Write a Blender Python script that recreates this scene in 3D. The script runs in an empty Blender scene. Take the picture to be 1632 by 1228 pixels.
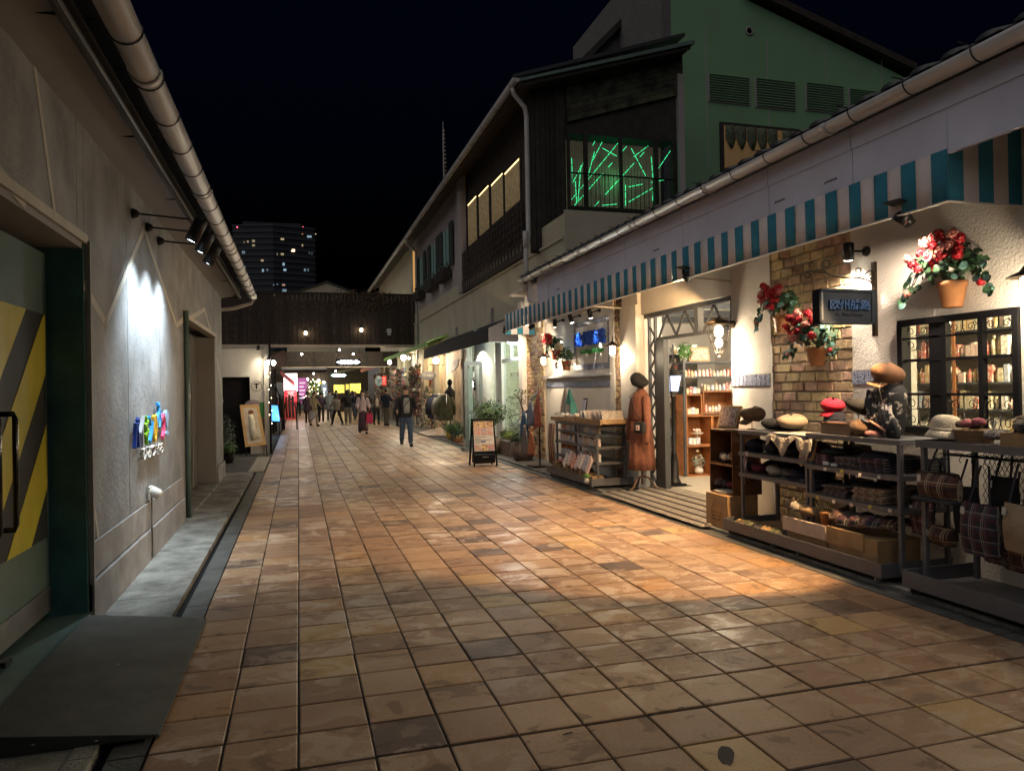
import bpy, bmesh, math, random
from mathutils import Vector, Matrix, Euler
random.seed(7)
S = bpy.context.scene
C = S.collection
PI = math.pi
# ---------------------------------------------------------------- camera
CF, CYAW, CPIT, CROL, CH = 1170.14, .28318, .004412, -.016718, 1.595
cf = Vector((math.sin(CYAW)*math.cos(CPIT), math.cos(CYAW)*math.cos(CPIT), math.sin(CPIT)))
cr = Vector((math.cos(CYAW), -math.sin(CYAW), 0)); cu = cr.cross(cf)
cr2 = math.cos(CROL)*cr + math.sin(CROL)*cu; cu2 = -math.sin(CROL)*cr + math.cos(CROL)*cu
cam = bpy.data.cameras.new('camera'); camo = bpy.data.objects.new('camera', cam); C.objects.link(camo)
camo.matrix_world = Matrix(((cr2.x, cu2.x, -cf.x, 0), (cr2.y, cu2.y, -cf.y, 0), (cr2.z, cu2.z, -cf.z, CH), (0, 0, 0, 1)))
cam.sensor_width = 36; cam.lens = CF/1632*36; cam.clip_start = .05; cam.clip_end = 3000
S.camera = camo
def ray(u, v): return cf + (u-816)/CF*cr2 - (v-614)/CF*cu2
def at(u, v, ax, val):          # the point of a photograph pixel on a real plane of the street
    d = ray(u, v); i = 'xyz'.index(ax); o = Vector((0, 0, CH)); return o + d*((val-o[i])/d[i])
# ---------------------------------------------------------------- world, night
W = bpy.data.worlds.new('World'); S.world = W; W.use_nodes = True
wn = W.node_tree.nodes; sky = wn.new('ShaderNodeTexSky'); sky.sky_type = 'NISHITA'; sky.sun_disc = False
sky.sun_elevation = math.radians(-4.0); sky.sun_rotation = math.radians(200); sky.air_density = 1.0; sky.dust_density = 1
tint = wn.new('ShaderNodeMix'); tint.data_type = 'RGBA'; tint.blend_type = 'MULTIPLY'; tint.inputs[0].default_value = 1; tint.inputs[7].default_value = (.35, .8, 2.6, 1)
W.node_tree.links.new(sky.outputs[0], tint.inputs[6]); W.node_tree.links.new(tint.outputs[2], wn['Background'].inputs[0]); wn['Background'].inputs[1].default_value = .07
sun = bpy.data.lights.new('fill_sun', 'SUN'); sun.energy = .88; sun.angle = math.radians(110); sun.color = (1, .95, .91)  # added wide soft fill over the whole street, no moon is seen
suno = bpy.data.objects.new('fill_sun', sun); C.objects.link(suno); suno.rotation_euler = (math.radians(18), math.radians(-30), 0)
S.view_settings.view_transform = 'Standard'; S.view_settings.look = 'None'; S.view_settings.gamma = 1
S.view_settings.exposure = 0.0; S.view_settings.use_curve_mapping = False
S.render.engine = 'CYCLES'
cy = S.cycles; cy.use_denoising = True; cy.max_bounces = 7; cy.diffuse_bounces = 4; cy.glossy_bounces = 3; cy.transmission_bounces = 4
cy.transparent_max_bounces = 6; cy.sample_clamp_indirect = 4; cy.caustics_reflective = False; cy.caustics_refractive = False
cy.use_light_tree = True; cy.blur_glossy = .5
# ---------------------------------------------------------------- materials
MT = {}
def mat(name, col, rough=.6, metal=0., var=.12, scale=6., bump=0., bscale=40., emit=0., ecol=None, spec=.5, col2=None, vrand=0., thr=None):
    """Principled with world-space noise between two tones, fine relief and a little value change per object."""
    if name in MT: return MT[name]
    m = bpy.data.materials.new(name); m.use_nodes = True; MT[name] = m
    nt = m.node_tree; n = nt.nodes; L = nt.links.new; b = n['Principled BSDF']
    b.inputs['Roughness'].default_value = rough; b.inputs['Metallic'].default_value = metal
    b.inputs['Specular IOR Level'].default_value = spec
    g = n.new('ShaderNodeNewGeometry')
    if col2 is None: col2 = tuple(c*(1-var*2.2) for c in col)
    nz = n.new('ShaderNodeTexNoise'); nz.inputs['Scale'].default_value = scale; nz.inputs['Detail'].default_value = 6; nz.inputs['Roughness'].default_value = .62
    L(g.outputs['Position'], nz.inputs['Vector'])
    r = n.new('ShaderNodeValToRGB'); L(nz.outputs['Fac'], r.inputs[0])
    t = thr or (.35, .65)
    r.color_ramp.elements[0].position = t[0]; r.color_ramp.elements[0].color = (*col2, 1)
    r.color_ramp.elements[1].position = t[1]; r.color_ramp.elements[1].color = (*col, 1)
    out = r.outputs[0]
    if vrand:
        oi = n.new('ShaderNodeObjectInfo'); mp = n.new('ShaderNodeMapRange'); L(oi.outputs['Random'], mp.inputs['Value'])
        mp.inputs['To Min'].default_value = 1-vrand; mp.inputs['To Max'].default_value = 1+vrand
        hs = n.new('ShaderNodeHueSaturation'); L(out, hs.inputs['Color']); L(mp.outputs[0], hs.inputs['Value']); out = hs.outputs[0]
    L(out, b.inputs['Base Color'])
    if bump:
        nb = n.new('ShaderNodeTexNoise'); nb.inputs['Scale'].default_value = bscale; nb.inputs['Detail'].default_value = 3
        L(g.outputs['Position'], nb.inputs['Vector'])
        bp = n.new('ShaderNodeBump'); bp.inputs['Strength'].default_value = min(1, bump); bp.inputs['Distance'].default_value = .01*max(1, bump)
        L(nb.outputs['Fac'], bp.inputs['Height']); L(bp.outputs[0], b.inputs['Normal'])
    if emit:
        b.inputs['Emission Color'].default_value = (*(ecol or col), 1); b.inputs['Emission Strength'].default_value = emit
    return m
def glass(name, col=(.9, .95, .95), rough=.0, alpha=.12):
    if name in MT: return MT[name]
    m = bpy.data.materials.new(name); m.use_nodes = True; MT[name] = m
    nt = m.node_tree; n = nt.nodes; L = nt.links.new; n.remove(n['Principled BSDF'])
    t = n.new('ShaderNodeBsdfTransparent'); t.inputs[0].default_value = (*col, 1)
    g = n.new('ShaderNodeBsdfGlossy'); g.inputs['Roughness'].default_value = rough
    f = n.new('ShaderNodeLayerWeight'); f.inputs[0].default_value = .5
    pw = n.new('ShaderNodeMath'); pw.operation = 'POWER'; L(f.outputs['Facing'], pw.inputs[0]); pw.inputs[1].default_value = 4.5
    ml = n.new('ShaderNodeMath'); ml.operation = 'MULTIPLY_ADD'; L(pw.outputs[0], ml.inputs[0]); ml.inputs[1].default_value = .6; ml.inputs[2].default_value = .035
    mx = n.new('ShaderNodeMixShader'); L(ml.outputs[0], mx.inputs[0]); L(t.outputs[0], mx.inputs[1]); L(g.outputs[0], mx.inputs[2])
    L(mx.outputs[0], n['Material Output'].inputs[0]); return m
def plaid(name, base, c1, c2, c3, size=.1, rough=.9):
    """Woven check: crossing bands along the height and across the width, a plain pattern of the cloth."""
    m = bpy.data.materials.new(name); m.use_nodes = True; MT[name] = m
    nt = m.node_tree; n = nt.nodes; L = nt.links.new; b = n['Principled BSDF']; b.inputs['Roughness'].default_value = rough
    tc = n.new('ShaderNodeTexCoord'); ds_ = n.new('ShaderNodeTexNoise'); ds_.inputs['Scale'].default_value = 9; L(tc.outputs['Object'], ds_.inputs['Vector'])
    am = n.new('ShaderNodeVectorMath'); am.operation = 'MULTIPLY_ADD'; L(ds_.outputs['Color'], am.inputs[0]); am.inputs[1].default_value = (.02, .02, .02); L(tc.outputs['Object'], am.inputs[2])
    sp = n.new('ShaderNodeSeparateXYZ'); L(am.outputs[0], sp.inputs[0])
    def M(op, a, bb=None):
        x = n.new('ShaderNodeMath'); x.operation = op
        for k, q in enumerate((a, bb)):
            if q is None: continue
            if isinstance(q, (int, float)): x.inputs[k].default_value = q
            else: L(q, x.inputs[k])
        return x.outputs[0]
    s1 = sp.outputs[1]
    def band(src, off, w, period):
        f = M('FRACT', M('ADD', M('DIVIDE', src, period), off+10.)); return M('LESS_THAN', f, w)
    col = None
    def mixc(prev, c, fac, k=.75):
        x = n.new('ShaderNodeMix'); x.data_type = 'RGBA'; L(M('MULTIPLY', fac, k), x.inputs[0])
        if isinstance(prev, tuple): x.inputs[6].default_value = (*prev, 1)
        else: L(prev, x.inputs[6])
        x.inputs[7].default_value = (*c, 1); return x.outputs[2]
    col = mixc(base, c1, band(s1, 0, .3, size)); col = mixc(col, c1, band(sp.outputs[2], 0, .3, size), .6)
    col = mixc(col, c2, band(s1, .5, .07, size)); col = mixc(col, c2, band(sp.outputs[2], .5, .07, size))
    col = mixc(col, c2, band(s1, .64, .05, size)); col = mixc(col, c3, band(sp.outputs[2], .64, .04, size)); col = mixc(col, c3, band(s1, .8, .04, size))
    L(col, b.inputs['Base Color'])
    w = n.new('ShaderNodeTexNoise'); w.inputs['Scale'].default_value = 220; L(tc.outputs['Object'], w.inputs['Vector'])
    bp = n.new('ShaderNodeBump'); bp.inputs['Strength'].default_value = .5; bp.inputs['Distance'].default_value = .004; L(w.outputs['Fac'], bp.inputs['Height']); L(bp.outputs[0], b.inputs['Normal'])
    return m
ORD = ('first', 'second', 'third', 'fourth', 'fifth', 'sixth', 'seventh', 'eighth', 'ninth', 'tenth', 'eleventh', 'twelfth', 'thirteenth', 'fourteenth', 'fifteenth', 'sixteenth')
# ---------------------------------------------------------------- mesh builder
WL = {}; KIDS = {}
class MB:
    def __init__(s): s.v = []; s.f = []; s.m = []; s.k = 0; s.s = []; s.sm = False
    def mi(s, k): s.k = k; return s
    def poly(s, pts):
        a = len(s.v); s.v += [tuple(p) for p in pts]; s.f.append(tuple(range(a, a+len(pts)))); s.m.append(s.k); s.s.append(s.sm)
    def _f(s, a, idx): s.f.append(tuple(a+i for i in idx)); s.m.append(s.k); s.s.append(s.sm)
    def box(s, x0, x1, y0, y1, z0, z1):
        a = len(s.v); s.v += [(x0, y0, z0), (x1, y0, z0), (x1, y1, z0), (x0, y1, z0), (x0, y0, z1), (x1, y0, z1), (x1, y1, z1), (x0, y1, z1)]
        for q in ((0, 3, 2, 1), (4, 5, 6, 7), (0, 1, 5, 4), (1, 2, 6, 5), (2, 3, 7, 6), (3, 0, 4, 7)): s._f(a, q)
        return s
    def obox(s, c, size, rot=(0, 0, 0)):
        R = Euler(rot).to_matrix(); a = len(s.v); hx, hy, hz = (q/2 for q in size)
        for p in ((-hx, -hy, -hz), (hx, -hy, -hz), (hx, hy, -hz), (-hx, hy, -hz), (-hx, -hy, hz), (hx, -hy, hz), (hx, hy, hz), (-hx, hy, hz)):
            s.v.append(tuple(R @ Vector(p) + Vector(c)))
        for q in ((0, 3, 2, 1), (4, 5, 6, 7), (0, 1, 5, 4), (1, 2, 6, 5), (2, 3, 7, 6), (3, 0, 4, 7)): s._f(a, q)
        return s
    def beam(s, p, q, w, h, up=(0, 0, 1)):
        p, q = Vector(p), Vector(q); d = (q-p).normalized(); u = Vector(up)
        if abs(d.dot(u)) > .98: u = Vector((1, 0, 0))
        sd = d.cross(u).normalized(); u = sd.cross(d); a = len(s.v)
        for e in (p, q):
            for i, j in ((-1, -1), (1, -1), (1, 1), (-1, 1)): s.v.append(tuple(e+sd*(i*w/2)+u*(j*h/2)))
        for f in ((0, 1, 2, 3), (7, 6, 5, 4), (0, 4, 5, 1), (1, 5, 6, 2), (2, 6, 7, 3), (3, 7, 4, 0)): s._f(a, f)
        return s
    def tube(s, pts, r, n=8, caps=True, closed=False):
        pts = [Vector(p) for p in pts]; N = len(pts); rr = r if isinstance(r, (list, tuple)) else [r]*N; a = len(s.v); old = s.sm
        prev = None
        for i, p in enumerate(pts):
            d = (pts[(i+1) % N] if (closed or i < N-1) else p) - (pts[i-1] if (closed or i > 0) else p)
            if d.length < 1e-9: d = Vector((0, 0, 1))
            d.normalize()
            if prev is None:
                u = Vector((0, 0, 1)) if abs(d.z) < .9 else Vector((1, 0, 0))
                u = (u - d*u.dot(d)).normalized()
            else:
                u = prev - d*prev.dot(d); u = u.normalized() if u.length > 1e-6 else d.orthogonal().normalized()
            prev = u; w = d.cross(u)
            for k in range(n):
                t = 2*PI*k/n; s.v.append(tuple(p + (u*math.cos(t)+w*math.sin(t))*rr[i]))
        s.sm = True
        for i in range(N if closed else N-1):
            j = (i+1) % N
            for k in range(n): s._f(a, (i*n+k, i*n+(k+1) % n, j*n+(k+1) % n, j*n+k))
        s.sm = old
        if caps and not closed: s._f(a, tuple(reversed(range(n)))); s._f(a, tuple((N-1)*n+k for k in range(n)))
        return s
    def lathe(s, prof, c=(0, 0, 0), n=16, M=None, caps=True, sx=1, sy=1):
        a = len(s.v); old = s.sm; c = Vector(c)
        for r, z in prof:
            for k in range(n):
                t = 2*PI*k/n; p = Vector((r*math.cos(t)*sx, r*math.sin(t)*sy, z)); s.v.append(tuple((M @ p if M else p)+c))
        s.sm = True
        for i in range(len(prof)-1):
            for k in range(n): s._f(a, (i*n+k, i*n+(k+1) % n, (i+1)*n+(k+1) % n, (i+1)*n+k))
        s.sm = old
        if caps:
            if prof[0][0] > 1e-5: s._f(a, tuple(reversed(range(n))))
            if prof[-1][0] > 1e-5: s._f(a, tuple((len(prof)-1)*n+k for k in range(n)))
        return s
    def ell(s, c, r, n=12, m=7, M=None, jit=0, z0=-1, z1=1):
        pr = []
        a0, a1 = math.asin(z0), math.asin(z1)
        prof = []
        a = len(s.v); old = s.sm; c = Vector(c)
        for i in range(m+1):
            t = a0+(a1-a0)*i/m
            for k in range(n):
                q = 2*PI*k/n; j = 1+random.uniform(-jit, jit)
                p = Vector((math.cos(t)*math.cos(q)*r[0]*j, math.cos(t)*math.sin(q)*r[1]*j, math.sin(t)*r[2]*j)); s.v.append(tuple((M @ p if M else p)+c))
        s.sm = True
        for i in range(m):
            for k in range(n): s._f(a, (i*n+k, i*n+(k+1) % n, (i+1)*n+(k+1) % n, (i+1)*n+k))
        s.sm = old
        s._f(a, tuple(reversed(range(n)))); s._f(a, tuple(m*n+k for k in range(n)))
        return s
    def prism(s, pts, vec):
        pts = [Vector(p) for p in pts]; vec = Vector(vec); n = len(pts); a = len(s.v)
        s.v += [tuple(p) for p in pts]+[tuple(p+vec) for p in pts]
        s._f(a, tuple(reversed(range(n)))); s._f(a, tuple(range(n, 2*n)))
        for k in range(n): s._f(a, (k, (k+1) % n, n+(k+1) % n, n+k))
        return s
    def grid(s, rows):                       # rows of equal length of points -> sheet
        a = len(s.v); n = len(rows[0]); old = s.sm; s.sm = True
        for r in rows: s.v += [tuple(p) for p in r]
        for i in range(len(rows)-1):
            for k in range(n-1): s._f(a, (i*n+k, i*n+k+1, (i+1)*n+k+1, (i+1)*n+k))
        s.sm = old; return s
    def xform(s, M):
        s.v = [tuple(M @ Vector(p)) for p in s.v]; return s
    def build(s, name, mats, parent=None, label=None, cat=None, group=None, kind=None, solid=0, bevel=0, subd=0, o0=None):
        if not isinstance(mats, (list, tuple)): mats = [mats]
        xs, ys, zs = zip(*s.v)
        O = Vector(o0) if o0 else Vector(((min(xs)+max(xs))/2, (min(ys)+max(ys))/2, min(zs)))
        me = bpy.data.meshes.new(name); me.from_pydata([(x-O.x, y-O.y, z-O.z) for x, y, z in s.v], [], s.f)
        for m in mats: me.materials.append(m)
        me.polygons.foreach_set('material_index', s.m); me.polygons.foreach_set('use_smooth', s.s); me.update()
        bm = bmesh.new(); bm.from_mesh(me); bmesh.ops.remove_doubles(bm, verts=bm.verts, dist=1e-6); bmesh.ops.recalc_face_normals(bm, faces=bm.faces); bm.to_mesh(me); bm.free()
        return place(name, me, O, parent, label, cat, group, kind, solid, bevel, subd)
def place(name, me, O, parent=None, label=None, cat=None, group=None, kind=None, solid=0, bevel=0, subd=0):
    o = bpy.data.objects.new(name, me); C.objects.link(o); O = Vector(O)
    if parent: o.parent = parent; o.location = O-WL[parent.name]; KIDS.setdefault(parent.name, []).append(o)
    else: o.location = O
    WL[o.name] = O
    tag(o, label, cat, group, kind)
    if solid: x = o.modifiers.new('thickness', 'SOLIDIFY'); x.thickness = solid; x.offset = 0
    if bevel: x = o.modifiers.new('bevel', 'BEVEL'); x.width = bevel; x.segments = 2; x.limit_method = 'ANGLE'
    if subd: x = o.modifiers.new('smooth', 'SUBSURF'); x.levels = subd; x.render_levels = subd
    return o
def tag(o, label=None, cat=None, group=None, kind=None):
    if label: o['label'] = label
    if cat: o['category'] = cat
    if group: o['group'] = group
    if kind: o['kind'] = kind
    return o
def thing(name, label, cat, loc, group=None):
    o = bpy.data.objects.new(name, None); C.objects.link(o); o.location = loc; o.empty_display_size = .1; WL[o.name] = Vector(loc)
    return tag(o, label, cat, group)
def dup(o, loc, rot=None, label=None, sc=None):
    def rec(s, par):
        c = s.copy(); C.objects.link(c); c.parent = par
        if par: KIDS.setdefault(par.name, []).append(c)
        for k in KIDS.get(s.name, []): rec(k, c)
        return c
    c = rec(o, o.parent); c.location = loc
    if rot is not None: c.rotation_euler = (0, 0, rot) if isinstance(rot, (int, float)) else rot
    if sc is not None: c.scale = (sc, sc, sc) if isinstance(sc, (int, float)) else sc
    if label: c['label'] = label
    WL[c.name] = Vector(loc); return c
def light(parent, loc, power, col, r=.04, spot=None, aim=None, blend=.4, name='lamp_light'):
    l = bpy.data.lights.new(name, 'SPOT' if spot else 'POINT'); l.energy = power; l.color = col; l.shadow_soft_size = r
    if spot: l.spot_size = math.radians(spot); l.spot_blend = blend
    o = bpy.data.objects.new(name, l); C.objects.link(o)
    if aim is not None: o.rotation_euler = (Vector(aim)-Vector(loc)).to_track_quat('-Z', 'Y').to_euler()
    if parent: o.parent = parent; o.location = Vector(loc)-WL[parent.name]; KIDS.setdefault(parent.name, []).append(o)
    else: o.location = loc
    return o
def text_mb(txt, size, depth=.006, font=None, shear=0, bold=0, space=1.):
    """Letters as thin raised shapes, in the x-z plane facing -y, left edge at 0; returns MB."""
    cu_ = bpy.data.curves.new('t', 'FONT'); cu_.body = txt; cu_.size = size; cu_.extrude = depth/2; cu_.shear = shear; cu_.offset = bold
    cu_.resolution_u = 3; cu_.space_character = space
    o = bpy.data.objects.new('t', cu_); C.objects.link(o); dg = bpy.context.evaluated_depsgraph_get(); ev = o.evaluated_get(dg); me = ev.to_mesh()
    b = MB()
    if me and len(me.vertices):
        b.v = [(v.co.x, -v.co.z, v.co.y) for v in me.vertices]
        for p in me.polygons: b.f.append(tuple(p.vertices)); b.m.append(0); b.s.append(False)
    ev.to_mesh_clear(); C.objects.unlink(o); bpy.data.objects.remove(o); return b
def fit_text(txt, origin, ex, w, h, mats, name, parent, depth=.01, **k):
    """text scaled to w x h, its baseline start at origin, running along ex (unit vector), up = z"""
    b = text_mb(txt, 1., depth, **k)
    if not b.v: return None
    xs = [v[0] for v in b.v]; zs = [v[2] for v in b.v]; x0, x1, z0, z1 = min(xs), max(xs), min(zs), max(zs)
    ex = Vector(ex); nrm = Vector((0, 0, 1)).cross(ex)  # letters face -nrm
    o = Vector(origin); sx = w/(x1-x0); sz = h/(z1-z0)
    b.v = [tuple(o + ex*((v[0]-x0)*sx) + Vector((0, 0, 1))*((v[2]-z0)*sz) + nrm*(v[1])) for v in b.v]
    return b.build(name, mats, parent)
# ---------------------------------------------------------------- palette
def tile_mat():
    m = bpy.data.materials.new('paving_tile'); m.use_nodes = True; nt = m.node_tree; n = nt.nodes; L = nt.links.new; b = n['Principled BSDF']
    g = n.new('ShaderNodeNewGeometry')
    def V(op, a, bb):
        x = n.new('ShaderNodeVectorMath'); x.operation = op; L(a, x.inputs[0])
        x.inputs[1].default_value = bb; return x.outputs[0]
    cell = V('FLOOR', V('DIVIDE', V('ADD', g.outputs['Position'], (.022+32.5, -3.272+32.5, 32.5)), (.325, .325, 500)), (0, 0, 0))
    wn_ = n.new('ShaderNodeTexWhiteNoise'); L(cell, wn_.inputs['Vector'])
    cr_ = n.new('ShaderNodeValToRGB'); L(wn_.outputs['Value'], cr_.inputs[0]); e = cr_.color_ramp; e.interpolation = 'CONSTANT'
    cols = [(0, (.12, .072, .050)), (.06, (.32, .188, .105)), (.28, (.37, .228, .128)), (.48, (.28, .168, .10)), (.66, (.40, .255, .147)), (.90, (.44, .25, .108)), (.97, (.45, .29, .12))]
    e.elements[0].position = 0; e.elements[0].color = (*cols[0][1], 1); e.elements[1].position = cols[1][0]; e.elements[1].color = (*cols[1][1], 1)
    for p, c in cols[2:]: q = e.elements.new(p); q.color = (*c, 1)
    # streaks and wear: noise shifted per tile so that no stain runs on across a joint
    sh = n.new('ShaderNodeVectorMath'); sh.operation = 'SCALE'; L(wn_.outputs['Color'], sh.inputs[0]); sh.inputs['Scale'].default_value = 9
    ad = n.new('ShaderNodeVectorMath'); ad.operation = 'ADD'; L(g.outputs['Position'], ad.inputs[0]); L(sh.outputs[0], ad.inputs[1])
    st = n.new('ShaderNodeMapping'); st.inputs['Scale'].default_value = (1, 1.35, 1); L(ad.outputs[0], st.inputs['Vector'])
    nz = n.new('ShaderNodeTexNoise'); nz.inputs['Scale'].default_value = 3.6; nz.inputs['Detail'].default_value = 9; nz.inputs['Roughness'].default_value = .62; nz.inputs['Distortion'].default_value = .7; L(st.outputs[0], nz.inputs['Vector'])
    big = n.new('ShaderNodeTexNoise'); big.inputs['Scale'].default_value = .55; big.inputs['Detail'].default_value = 3; L(g.outputs['Position'], big.inputs['Vector'])
    def MA(op, a, bb):
        x = n.new('ShaderNodeMath'); x.operation = op
        for k, q in enumerate((a, bb)):
            if isinstance(q, (int, float)): x.inputs[k].default_value = q
            else: L(q, x.inputs[k])
        return x.outputs[0]
    def R(src, a, bb, c, d):
        x = n.new('ShaderNodeMapRange'); L(src, x.inputs[0]); x.inputs[1].default_value = a; x.inputs[2].default_value = bb; x.inputs[3].default_value = c; x.inputs[4].default_value = d; return x.outputs[0]
    wear = MA('MULTIPLY', R(nz.outputs['Fac'], .515, .55, 0, 1), R(big.outputs['Fac'], .42, .54, .12, 1))
    mx = n.new('ShaderNodeMix'); mx.data_type = 'RGBA'; L(MA('MULTIPLY', wear, .65), mx.inputs[0]); L(cr_.outputs[0], mx.inputs[6]); mx.inputs[7].default_value = (.52, .39, .27, 1)
    dk = n.new('ShaderNodeMix'); dk.data_type = 'RGBA'; dk.blend_type = 'MULTIPLY'; L(R(nz.outputs['Fac'], .38, .43, .75, 0), dk.inputs[0]); L(mx.outputs[2], dk.inputs[6]); dk.inputs[7].default_value = (.42, .38, .36, 1)
    fn = n.new('ShaderNodeTexNoise'); fn.inputs['Scale'].default_value = 60; fn.inputs['Detail'].default_value = 4; L(g.outputs['Position'], fn.inputs['Vector'])
    f2 = n.new('ShaderNodeMix'); f2.data_type = 'RGBA'; f2.blend_type = 'MULTIPLY'; L(R(fn.outputs['Fac'], .35, .6, .4, 0), f2.inputs[0]); L(dk.outputs[2], f2.inputs[6]); f2.inputs[7].default_value = (.6, .6, .6, 1)
    L(f2.outputs[2], b.inputs['Base Color'])
    L(MA('ADD', R(wear, 0, 1, .46, .27), MA('MULTIPLY', fn.outputs['Fac'], .12)), b.inputs['Roughness'])
    b.inputs['Specular IOR Level'].default_value = .55
    hh = MA('ADD', MA('MULTIPLY', nz.outputs['Fac'], 1.0), MA('MULTIPLY', fn.outputs['Fac'], .25))
    bp = n.new('ShaderNodeBump'); bp.inputs['Strength'].default_value = .5; bp.inputs['Distance'].default_value = .004; L(hh, bp.inputs['Height']); L(bp.outputs[0], b.inputs['Normal'])
    return m
M_tile = tile_mat()
M_grout = mat('dark_joint_sand', (.025, .022, .02), .95, scale=30)
M_asph = mat('asphalt', (.045, .045, .047), .85, bump=.8, bscale=120, scale=3)
M_conc = mat('pavement_concrete', (.30, .30, .275), .75, var=.30, scale=3.2, bump=.9, bscale=55)
M_concd = mat('dark_gutter_stone', (.10, .105, .10), .6, var=.22, scale=5, bump=.8, bscale=40)
M_lwall = mat('grey_cladding', (.265, .275, .285), .62, var=.22, scale=2.3, bump=.7, bscale=26, vrand=.03)
M_lbase = mat('grey_plinth', (.31, .305, .30), .6, var=.2, scale=3, bump=.3)
M_pale = mat('pale_zigzag_paint', (.47, .45, .39), .6, var=.08)
M_soff = mat('grey_soffit', (.25, .25, .25), .7, var=.06, scale=1.2)
M_dark = mat('black_paint', (.008, .008, .010), .7, spec=.12)
M_iron = mat('black_iron', (.018, .018, .02), .4, metal=.6)
M_gut = mat('beige_gutter_pvc', (.44, .43, .42), .42, var=.1, scale=2, bump=.1)
M_teal = mat('dark_teal_paint', (.05, .17, .18), .45, var=.22, scale=3, bump=.15, bscale=90)
M_teald = mat('grey_teal_panel', (.11, .17, .155), .4, var=.08)
M_yel = mat('yellow_stripe_paint', (.58, .50, .03), .45, var=.08)
M_blk = mat('charcoal_stripe', (.02, .025, .027), .5, spec=.3)
M_ramp = mat('green_grey_ramp_steel', (.068, .074, .066), .6, var=.22, scale=5, bump=.5, bscale=150)
M_steel = mat('brushed_steel', (.45, .44, .42), .35, metal=.9)
M_stuc = mat('cream_stucco', (.64, .60, .55), .85, var=.06, scale=2, bump=1.0, bscale=48)
M_white = mat('white_paint', (.66, .63, .58), .55, var=.06, scale=2, bump=.15)
M_fasc = mat('pale_fascia_board', (.55, .59, .74), .6, var=.10, scale=1.1, bump=.2, bscale=12)
M_gutR = mat('grey_gutter_pvc', (.48, .48, .49), .38, var=.1, scale=2)
M_tstr = mat('teal_awning_cloth', (.02, .20, .30), .8, var=.12, scale=4, bump=.3, bscale=200)
M_wstr = mat('cream_awning_cloth', (.68, .61, .60), .8, var=.08, scale=4, bump=.3, bscale=200)
M_brick = [mat('brick_tan', (.52, .36, .21), .85, var=.2, scale=14, bump=1, bscale=45, vrand=.25), mat('brick_yellow', (.58, .45, .23), .85, var=.16, scale=14, bump=1, bscale=45, vrand=.2),
           mat('brick_rose', (.50, .32, .23), .85, var=.25, scale=10, bump=1, bscale=45, vrand=.2), mat('brick_brown', (.36, .21, .12), .85, var=.3, scale=14, bump=1, bscale=45, vrand=.2)]
M_mort = mat('grey_mortar', (.44, .38, .30), .9, bump=.8)
M_navy = mat('navy_awning_cloth', (.006, .008, .015), .8)
M_cream = mat('cream_panel', (.46, .42, .31), .7, var=.08, scale=1.3, bump=.2, vrand=.04)
M_wood = mat('dark_timber', (.05, .034, .024), .8, var=.3, scale=6, bump=.6, vrand=.3)
M_wood2 = mat('black_brown_timber', (.030, .024, .019), .75, var=.3, scale=5, bump=.6, vrand=.35)
M_rtile = mat('black_roof_tile', (.03, .033, .035), .4)
M_green = mat('green_light_render', (.175, .33, .18), .75, var=.05, scale=.8)  # green light on these walls is put into the base colour
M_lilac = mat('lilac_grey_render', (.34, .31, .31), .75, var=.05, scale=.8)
M_bluet = mat('blue_patterned_tile', (.30, .33, .42), .25, scale=75, col2=(.035, .05, .13), thr=(.42, .52))
M_ff = mat('flat_dark_glass', (.01, .013, .016), .08)
G_clear = glass('clear_glass')
# ================================================================ THE SETTING
MB().box(-60, 60, -15, 460, -.06, -.05).build('ground', M_asph, kind='structure')
TX0, TY0, TW = -.022-2*.325, 3.272, .325
pav = MB().box(TX0, TX0+15*TW, -14, 70, -.05, -.012).build('paving', M_grout, kind='structure')
def tile_verts(b, cx, cy, w, l, z, tilt):
    c = .006; h = .016; a = len(b.v)
    def zz(x, y): return z + tilt[0]*x + tilt[1]*y
    for (ox, oz) in ((0, -h), (0, -c*.6), (c, 0)):
        for sx, sy in ((-1, -1), (1, -1), (1, 1), (-1, 1)):
            x = sx*(w/2-ox); y = sy*(l/2-ox); b.v.append((cx+x, cy+y, zz(x, y)+oz))
    for r in (0, 4):
        for k in range(4): b._f(a, (r+k, r+(k+1) % 4, r+4+(k+1) % 4, r+4+k))
    b._f(a, (8, 9, 10, 11))
rows = [(2, j) for j in range(-4, 17)]
tmesh = []
for q in range(6):
    b = MB(); w = TW-.007-.0012*q
    tile_verts(b, 0, 0, w, w-.001*(q % 3), .016, (random.uniform(-.004, .004), random.uniform(-.004, .004)))
    o = b.build('tile', M_tile, pav); tmesh.append(o.data); bpy.data.objects.remove(o)
cnt = 0; stuff = MB()
for j in range(-50, 205):
    y = TY0+(j+.5)*TW
    for i in range(15):
        x = TX0+(i+.5)*TW
        if -4 <= j < 16 and cnt < 300:
            place('tile', random.choice(tmesh), (x+random.uniform(-.0015, .0015), y-(.014 if j <= -1 else 0)+random.uniform(-.001, .001), -.018+random.uniform(-.0012, .0012)), pav); cnt += 1
        else: tile_verts(stuff, x, y, TW-.01, TW-.01, random.uniform(-.0035, -.0015), (random.uniform(-.004, .004), random.uniform(-.004, .004)))
stuff.build('tiles_beyond', M_tile, pav, kind='stuff')
M_stain = mat('dark_floor_stain', (.03, .024, .02), .7, var=.3, scale=40)
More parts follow.
